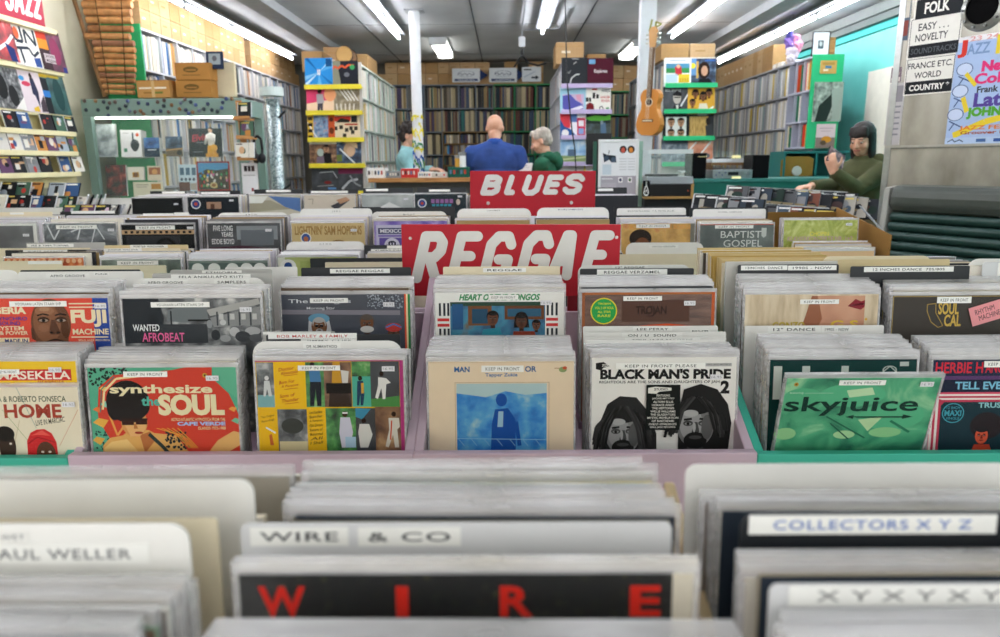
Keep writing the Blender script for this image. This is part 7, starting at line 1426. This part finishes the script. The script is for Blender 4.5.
m = MB(); m.box(s0, -.55, .40, s1, -.05, .50, '2c5450'); m.build('seat_cushion', M_LEATHER, o, bevel=.02); m = MB(); m.box(s0, -.5, 0, s1, -.02, .40, '8a8c88'); m.build('base', M_SATIN, o)

# ------------------------------------------------------------------ right disc bins
kk = 3
ROWS = (((748, 187), (846, 193), 4.9, 9, 'farthest'), ((738, 186), (868, 199), 4.62, 12, 'second'), ((705, 194.5), (752, 199), 4.40, 5, 'left front'), ((764, 204), (828, 209.5), 4.28, 6, 'right front'))
for (xa_, ya_), (xb_, yb_), Y, n, nm in ROWS:
    for i in range(n):
        f = i/(n-1); p = at(xa_+(xb_-xa_)*f, ya_+(yb_-ya_)*f, Y-.25*f); disc(p.x, Y-.25*f, p.z, 22, -38, 'compact disc leaning in the %s row of the disc bins by the woman' % nm, 'discs in the %s row by the woman' % nm, 26+kk*5 % 14, 0); kk += 1
        for b_ in range(1, 4): disc(p.x+.008*b_, Y-.25*f+.0125*b_, p.z-.001*b_, 22, -38, 'compact disc leaning in the %s row of the disc bins by the woman' % nm, 'discs in the %s row by the woman' % nm, 26+(kk+b_*3) % 14, 0)
o = thing('disc_bins', 'stepped bins of compact discs before the woman', 'bin')
for (xa_, ya_), (xb_, yb_), Y, n, nm in ROWS:
    pa, pb = at(xa_-6, ya_, Y), at(xb_+10, yb_, Y-.25); m = MB(); dz = .07
    m.faces([(pa.x, pa.y-.05, pa.z-dz), (pb.x, pb.y-.05, pb.z-dz), (pb.x, pb.y+.12, pb.z-.1), (pa.x, pa.y+.12, pa.z-.1), (pa.x, pa.y-.05, .3), (pb.x, pb.y-.05, .3), (pb.x, pb.y+.12, .3), (pa.x, pa.y+.12, .3)], [(0, 1, 2, 3), (4, 5, 1, 0), (5, 6, 2, 1), (7, 4, 0, 3), (6, 7, 3, 2), (7, 6, 5, 4)], '9a8a6a'); m.build('step', M_SATIN, o)
    m = MB(); m.faces([(pa.x, pa.y+.1, pa.z-.1), (pb.x, pb.y+.1, pb.z-.1), (pb.x, pb.y+.11, pb.z+.003), (pa.x, pa.y+.11, pa.z+.003)], [(0, 1, 2, 3)], 'c9cccc'); m.build('title_rail', M_SATIN, o)
m = MB(); pa, pb = at(705, 210, 4.25), at(880, 210, 4.1); m.box(pa.x, 4.1, 0, pb.x, 4.8, .3, '5a4a38'); m.build('base', M_SATIN, o)
# ================================================================== people
def V(*a): return Vector(a)
def soft(mb, name, mat, parent, vox, it=4, fac=.5):
    o = mb.build(name, mat, parent)
    r = o.modifiers.new('one_surface', 'REMESH'); r.mode = 'VOXEL'; r.voxel_size = vox; r.use_smooth_shade = True
    s = o.modifiers.new('soften', 'SMOOTH'); s.factor = fac; s.iterations = it
    return o
def hand(mb, w, d, n, side=1, curl=35, k=1.):
    """palm and five fingers from wrist w along d, palm faces n, thumb on +side of d x n"""
    d, n = d.normalized(), n.normalized(); s = d.cross(n).normalized()*side; n = s.cross(d).normalized()*side if side < 0 else s.cross(d).normalized()
    n = n if n.dot(n) else n
    for t in (-.026, -.009, .009, .026): mb.capsule(w+s*t*.7*k, w+d*.085*k+s*t*1.15*k, .017*k, .0125*k)
    for i, (t, L) in enumerate(((.033, .072), (.012, .080), (-.010, .074), (-.031, .058))):
        b = w+d*.088*k+s*t*k; a0 = math.radians(curl*.5); a1 = math.radians(curl*1.4)
        p1 = b+(d*math.cos(a0)+n*math.sin(a0))*L*.5*k; p2 = p1+(d*math.cos(a1)+n*math.sin(a1))*L*.5*k
        mb.capsule(b, p1, .0098*k, .009*k, n=8); mb.capsule(p1, p2, .009*k, .0075*k, n=8)
    b = w+d*.03*k+s*.032*k; p1 = b+(d*.6+s*.75+n*.3).normalized()*.042*k; p2 = p1+(d*.85+s*.25+n*.5).normalized()*.034*k
    mb.capsule(b, p1, .013*k, .011*k, n=8); mb.capsule(p1, p2, .0105*k, .008*k, n=8)
SKIN = 'd9a488'
def person(label, x, Y, Ht, yaw, elbows, wrists, hdir, palm, nod=0, turn=0, cols=('2a4f9a', '2f3540'), group=None, skin=M_SKIN, broad=1., curl=35, hood=False, collar=True, hairfn=None, haircol='2a2422', tilt=0., lipcol='a8584c'):
    k = Ht/1.76
    o = thing('person', label, 'person', (x, Y, 0), (0, 0, math.radians(yaw))); M = Matrix.Translation((x, Y, 0)) @ Matrix.Rotation(math.radians(yaw), 4, 'Z'); Mi = M.inverted(); R3 = Mi.to_3x3()
    E = [Mi @ e for e in elbows]; Wr = [Mi @ w for w in wrists]; D = [R3 @ d for d in hdir]; Pn = [R3 @ p for p in palm]
    def p(a, b, c): return V(a*k*broad, b*k, c*k)
    hipL, hipR = p(-.09, 0, .93), p(.09, 0, .93); sh = [p(-.18, 0, 1.395), p(.18, 0, 1.395)]
    body = MB()
    for s in (-1, 1):
        body.capsule(p(s*.09, 0, .92), p(s*.10, -.01, .50), .085*k, .055*k); body.capsule(p(s*.10, -.01, .50), p(s*.10, .02, .09), .056*k, .038*k); body.capsule(p(s*.10, .03, .05), p(s*.11, -.14, .035), .042*k, .032*k)
    body.ball(p(0, 0, .98), (.155*k*broad, .11*k, .13*k), 'ffffff', 16, 10); body.ball(p(0, .0, 1.15), (.14*k*broad, .10*k, .18*k), 'ffffff', 16, 10); body.ball(p(0, .0, 1.32), (.165*k*broad, .11*k, .16*k), 'ffffff', 16, 10)
    [body.capsule(p(0, .03, 1.45), p(s*.14, .01, 1.40), .055*k, .055*k) for s in (-1, 1)]
    hc = p(0, -.02, 1.635); HM = Matrix.Translation(p(0, 0, 1.52)) @ Matrix.Rotation(math.radians(turn), 4, 'Z') @ Matrix.Rotation(math.radians(nod), 4, 'X') @ Matrix.Rotation(math.radians(tilt), 4, 'Y') @ Matrix.Translation(-p(0, 0, 1.52))
    body.capsule(p(0, .02, 1.42), p(0, .0, 1.56), .058*k, .05*k)
    hd = MB()
    def hp(a, b, c): return V(a*k, b*k, c*k)
    hd.ball(hp(0, .012, 1.665), (.076*k, .098*k, .095*k), 'ffffff', 18, 12); hd.ball(hp(0, -.02, 1.615), (.066*k, .078*k, .085*k), 'ffffff', 16, 10); hd.ball(hp(0, -.045, 1.562), (.045*k, .045*k, .035*k), 'ffffff', 14, 8)
    hd.capsule(hp(0, -.094, 1.645), hp(0, -.116, 1.608), .009*k, .014*k, n=10); hd.ball(hp(-.012, -.104, 1.603), .009*k, 'ffffff', 8, 6); hd.ball(hp(.012, -.104, 1.603), .009*k, 'ffffff', 8, 6)
    hd.capsule(hp(-.035, -.083, 1.655), hp(.035, -.083, 1.655), .012*k, .012*k, n=10)
    hd.capsule(hp(-.02, -.089, 1.575), hp(.02, -.089, 1.575), .009*k, .009*k, n=8)
    for s in (-1, 1): hd.ball(hp(s*.077, .012, 1.625), (.010*k, .02*k, .032*k), 'ffffff', 10, 8); hd.ball(hp(s*.045, -.065, 1.605), (.022*k, .022*k, .025*k), 'ffffff', 10, 8)
    hd.xform(HM); kk_ = len(body.v); body.v += hd.v; body.f += [tuple(i+kk_ for i in f) for f in hd.f]; body.c += hd.c; body.m += hd.m
    for i in (0, 1):
        body.capsule(sh[i], E[i], .052*k, .04*k); body.capsule(E[i], Wr[i], .04*k, .027*k); hand(body, Wr[i], D[i], Pn[i], -1 if i else 1, curl, k)
    soft(body, 'body', skin, o, .0065, 3, .4)
    # eyes, brows, mouth
    for s in (-1, 1):
        m = MB(); m.ball(HM @ hp(s*.031, -.089, 1.638), (.012*k, .008*k, .0055*k), 'cfc2b8', 10, 7); m.ball(HM @ hp(s*.031, -.097, 1.637), (.006*k, .004*k, .006*k), '2a1c16', 8, 6); m.build('eye', M_PLASTIC, o, smooth=True)
        m = MB(); m.capsule(HM @ hp(s*.015, -.093, 1.662), HM @ hp(s*.05, -.084, 1.664), .0035*k, .0025*k, haircol, 6); m.build('eyebrow', M_CLOTH, o)
    m = MB(); m.capsule(HM @ hp(-.02, -.097, 1.578), HM @ hp(.02, -.097, 1.578), .0045*k, .0045*k, lipcol, 8); m.build('mouth', M_PLASTIC, o, smooth=True)
    # trousers
    t = MB()
    for s in (-1, 1): t.capsule(p(s*.09, 0, .92), p(s*.10, -.01, .50), .098*k, .072*k, cols[1]); t.capsule(p(s*.10, -.01, .5), p(s*.10, .02, .10), .072*k, .062*k, cols[1])
    t.ball(p(0, 0, .97), (.168*k*broad, .125*k, .13*k), cols[1], 16, 10); soft(t, 'trousers', noise_mat('trouser_cloth', [cols[1], cols[1]], 30, 3, .9), o, .014)
    for s in (-1, 1): m = MB(); m.capsule(p(s*.10, .045, .05), p(s*.11, -.15, .045), .05*k, .042*k, '26221f'); soft(m, 'shoe', M_LEATHER, o, .012)
    # upper garment
    g = MB(); g.ball(p(0, .0, 1.02), (.178*k*broad, .14*k, .16*k), 'ffffff', 18, 10); g.ball(p(0, .0, 1.18), (.178*k*broad, .135*k, .2*k), 'ffffff', 18, 10); g.ball(p(0, .005, 1.33), (.19*k*broad, .135*k, .17*k), 'ffffff', 18, 10); [g.capsule(p(0, .03, 1.455), p(s*.15, .01, 1.40), .07*k, .068*k) for s in (-1, 1)]
    for i in (0, 1):
        c_ = Wr[i]+(E[i]-Wr[i])*.10; g.capsule(sh[i], E[i], .075*k, .06*k); g.capsule(E[i], c_, .06*k, .046*k)
        q = random.Random(i+int(x*10)); 
        for j in range(5): f = (j+.5)/5; a_ = sh[i]+(E[i]-sh[i])*f; g.ball(a_+V(q.uniform(-.01, .01), q.uniform(-.01, .01), 0), (.07*k, .07*k, .03*k), 'ffffff', 10, 6)
    g.cone(p(0, .02, 1.43), p(0, .005, 1.52), .085*k, .066*k, 'ffffff', 16)
    c = H(cols[0]); dk = tuple(v*.72 for v in c); lt = tuple(min(1, v*1.25) for v in c)
    gm = noise_mat('garment_cloth', [dk, c, lt], 7, 4, .9, bump=.12)
    soft(g, 'jacket' if hood else 'shirt', gm, o, .011, 3)
    if collar: m = MB(); m.cone(p(0, .022, 1.46), p(0, .01, 1.515), .075*k, .066*k, lt, 18, caps=False); oc = m.build('collar', M_CLOTH, o, smooth=True); sm = oc.modifiers.new('cloth', 'SOLIDIFY'); sm.thickness = .008
    if hood: m = MB(); [m.ball(p(.1*math.cos(a_), .055+.06*math.sin(a_), 1.47+.012*math.cos(3*a_)), (.055*k, .05*k, .05*k), 'ffffff', 12, 8) for a_ in [PI*j/8 for j in range(9)]]; m.ball(p(0, .14, 1.42), (.09*k, .05*k, .08*k), 'ffffff', 14, 8); soft(m, 'hood', gm, o, .011, 3)
    if hairfn:
        m = MB(); hairfn(m, hp); m.xform(HM); so = soft(m, 'hair', noise_mat('hair_strands', [tuple(v*.6 for v in H(haircol)), haircol, tuple(min(1, v*1.7) for v in H(haircol))], 22, 5, .55, (1, 1, .25)), o, .0075, 2, .35)
        tx = bpy.data.textures.new('strands', 'CLOUDS'); tx.noise_scale = .02; dm = so.modifiers.new('strands', 'DISPLACE'); dm.texture = tx; dm.strength = .005 if turn else .012; dm.mid_level = .5
    return o, M
# bald man in blue, back to us
YM = 7.25
p = at(496, 150, YM); zt_ = at(493, 114.5, YM).z
person('bald man in a blue shirt with his back turned, at the counter', p.x-.01, YM, zt_*1.01, 180, [at(527, 183, YM+.08), at(468, 183, YM+.08)], [V(p.x+.16, YM+.34, 1.22), V(p.x-.16, YM+.34, 1.22)], [V(-.3, 1, 0), V(.3, 1, 0)], [V(0, 0, -1)]*2, nod=30, cols=('2c4a8c', '2a2e38'), broad=1.2, haircol='b89a86')
# grey-haired man in green hoodie, facing left
def short_grey(m, hp):
    m.ball(hp(0, .026, 1.685), (.081, .096, .084), 'ffffff', 18, 12); m.ball(hp(0, .055, 1.64), (.078, .065, .075), 'ffffff', 16, 10)
    for s in (-1, 1): m.ball(hp(s*.055, .0, 1.69), (.026, .055, .045), 'ffffff', 12, 8)
    m.ball(hp(0, -.055, 1.735), (.06, .035, .03), 'ffffff', 12, 8)
p = at(547, 165, 7.3); zt_ = at(537, 128, 7.3).z
person('grey-haired man in a dark green hooded sweater looking down to the left', p.x-.02, 7.3, zt_, -105, [at(536, 187, 7.2), at(552, 187, 7.55)], [at(528, 176, 7.2), at(527, 172, 7.4)], [V(-1, .2, .1), V(-1, .1, .1)], [V(0, 0, 1)]*2, nod=20, cols=('1f6146', '2f3542'), hood=True, collar=False, hairfn=short_grey, haircol='b9b0a4', broad=1.05)
a = cA('eceae6'); a.R(10, 12, 60, 16, 'a9a9a9'); a.R(10, 24, 80, 27, 'c4c4c4'); a.w, a.h = .14, .18; p = at(526.5, 163, 7.22); cover(p.x, 7.22, p.z, a, 'sheet of white paper in the hands of the man in green', 20, -30, .14, 'paper_sheet', 'paper', .002)
# shop assistant behind the white column
def curly(m, hp):
    q = random.Random(9)
    m.ball(hp(0, .025, 1.70), (.095, .105, .09), 'ffffff', 18, 12); m.ball(hp(0, .06, 1.64), (.09, .075, .10), 'ffffff', 16, 10)
    for _ in range(46):
        a_, b_ = q.uniform(0, 2*PI), q.uniform(-.1, 1.3); r = .1; v = hp(r*math.cos(a_)*math.cos(b_)*.95, .03+r*math.sin(a_)*math.cos(b_), 1.69+r*.95*math.sin(b_))
        if v.y > -.06: m.ball(v, .026, 'ffffff', 8, 6)
p = at(410, 160, 8.75); zt_ = at(408, 124.5, 8.75).z
person('shop assistant with dark curly hair and pale blue-green shirt behind the white column', p.x-.02, 8.75, zt_, 80, [at(413, 175, 8.55), at(418, 172, 8.95)], [at(431, 170, 8.35), at(432, 169, 8.75)], [V(1, -.3, .0), V(1, 0, 0)], [V(0, 0, -1)]*2, nod=14, cols=('8fc0c4', '3a4050'), hairfn=curly, haircol='2a211d')
# woman with the olive jacket
def bob(m, hp):
    m.ball(hp(0, .016, 1.69), (.079, .100, .078), 'ffffff', 18, 12); m.ball(hp(0, .04, 1.62), (.074, .064, .10), 'ffffff', 16, 10)
    for j in range(19):
        a_ = math.radians(-118+236*j/18); m.capsule(hp(.072*math.sin(a_), .018+.074*math.cos(a_), 1.69), hp(.074*math.sin(a_), .012+.074*math.cos(a_), 1.505), .019, .014, 'ffffff', 10)
    for t in (-.06, -.045, -.03, -.015, 0, .015, .03, .045, .06): m.capsule(hp(t*.9, -.055, 1.738), hp(t*1.08, -.089+abs(t)*.35, 1.682+.01*math.sin(t*60)), .012, .006, 'ffffff', 8)
YW_ = 5.3
p = at(861, 170, YW_); zt_ = at(851, 122.5, YW_).z; hw = at(828.5, 165, 5.06)
wo, WM = person('woman in an olive jacket with a dark fringed bob, browsing the discs', p.x, YW_, zt_, -62, [at(836, 185, 5.45), at(857, 189, 5.08)], [at(811, 186, 5.1), at(834, 172, 5.0)], [V(-1, -.25, -.12), V(-.35, .0, .9)], [V(0, 0, -1), V(.5, .8, .2)], nod=16, turn=14, cols=('4e5130', '2a2c34'), hood=True, collar=True, hairfn=bob, haircol='211a19', curl=60)
a = cA('3a2c34'); a.PIC(0, 0, 100, 100, pm('pinkish', ['2a2028', '5a3a44', 'a07a80', 'd9b4b4'], 26, 5)); a.w, a.h = .14, .125; pw = at(836.5, 158, 5.04)
mb = MB(); mb.box(-.07, 0, -.0625, .07, .012, .0625, '1d1a20'); a.into(mb, -.07, .0625, 0); o = mb.build('compact_disc', a.matlist(M_PRINT)); o.location = pw; o.rotation_euler = (math.radians(-28), math.radians(32), math.radians(10)); tag(o, 'compact disc with a mottled pink sleeve held up in the hand of the woman', 'cd')
# every record past the nearest three hundred, as one packed mass
tag(STUFF.build('vinyl_records', M_PRINT), 'vinyl records packed edge-on in the wall shelves and the far bins', 'records', kind='stuff')
# ================================================================== daylight from the shop window behind the camera, exposure
w = bpy.data.worlds.new('daylight'); scene.world = w; w.use_nodes = True
bg = w.node_tree.nodes['Background']; bg.inputs['Color'].default_value = (1, .985, .96, 1); bg.inputs['Strength'].default_value = 1.0
scene.view_settings.view_transform = 'Standard'; scene.view_settings.look = 'None'; scene.view_settings.gamma = 1
scene.view_settings.use_curve_mapping = False
scene.view_settings.exposure = EXPOSURE
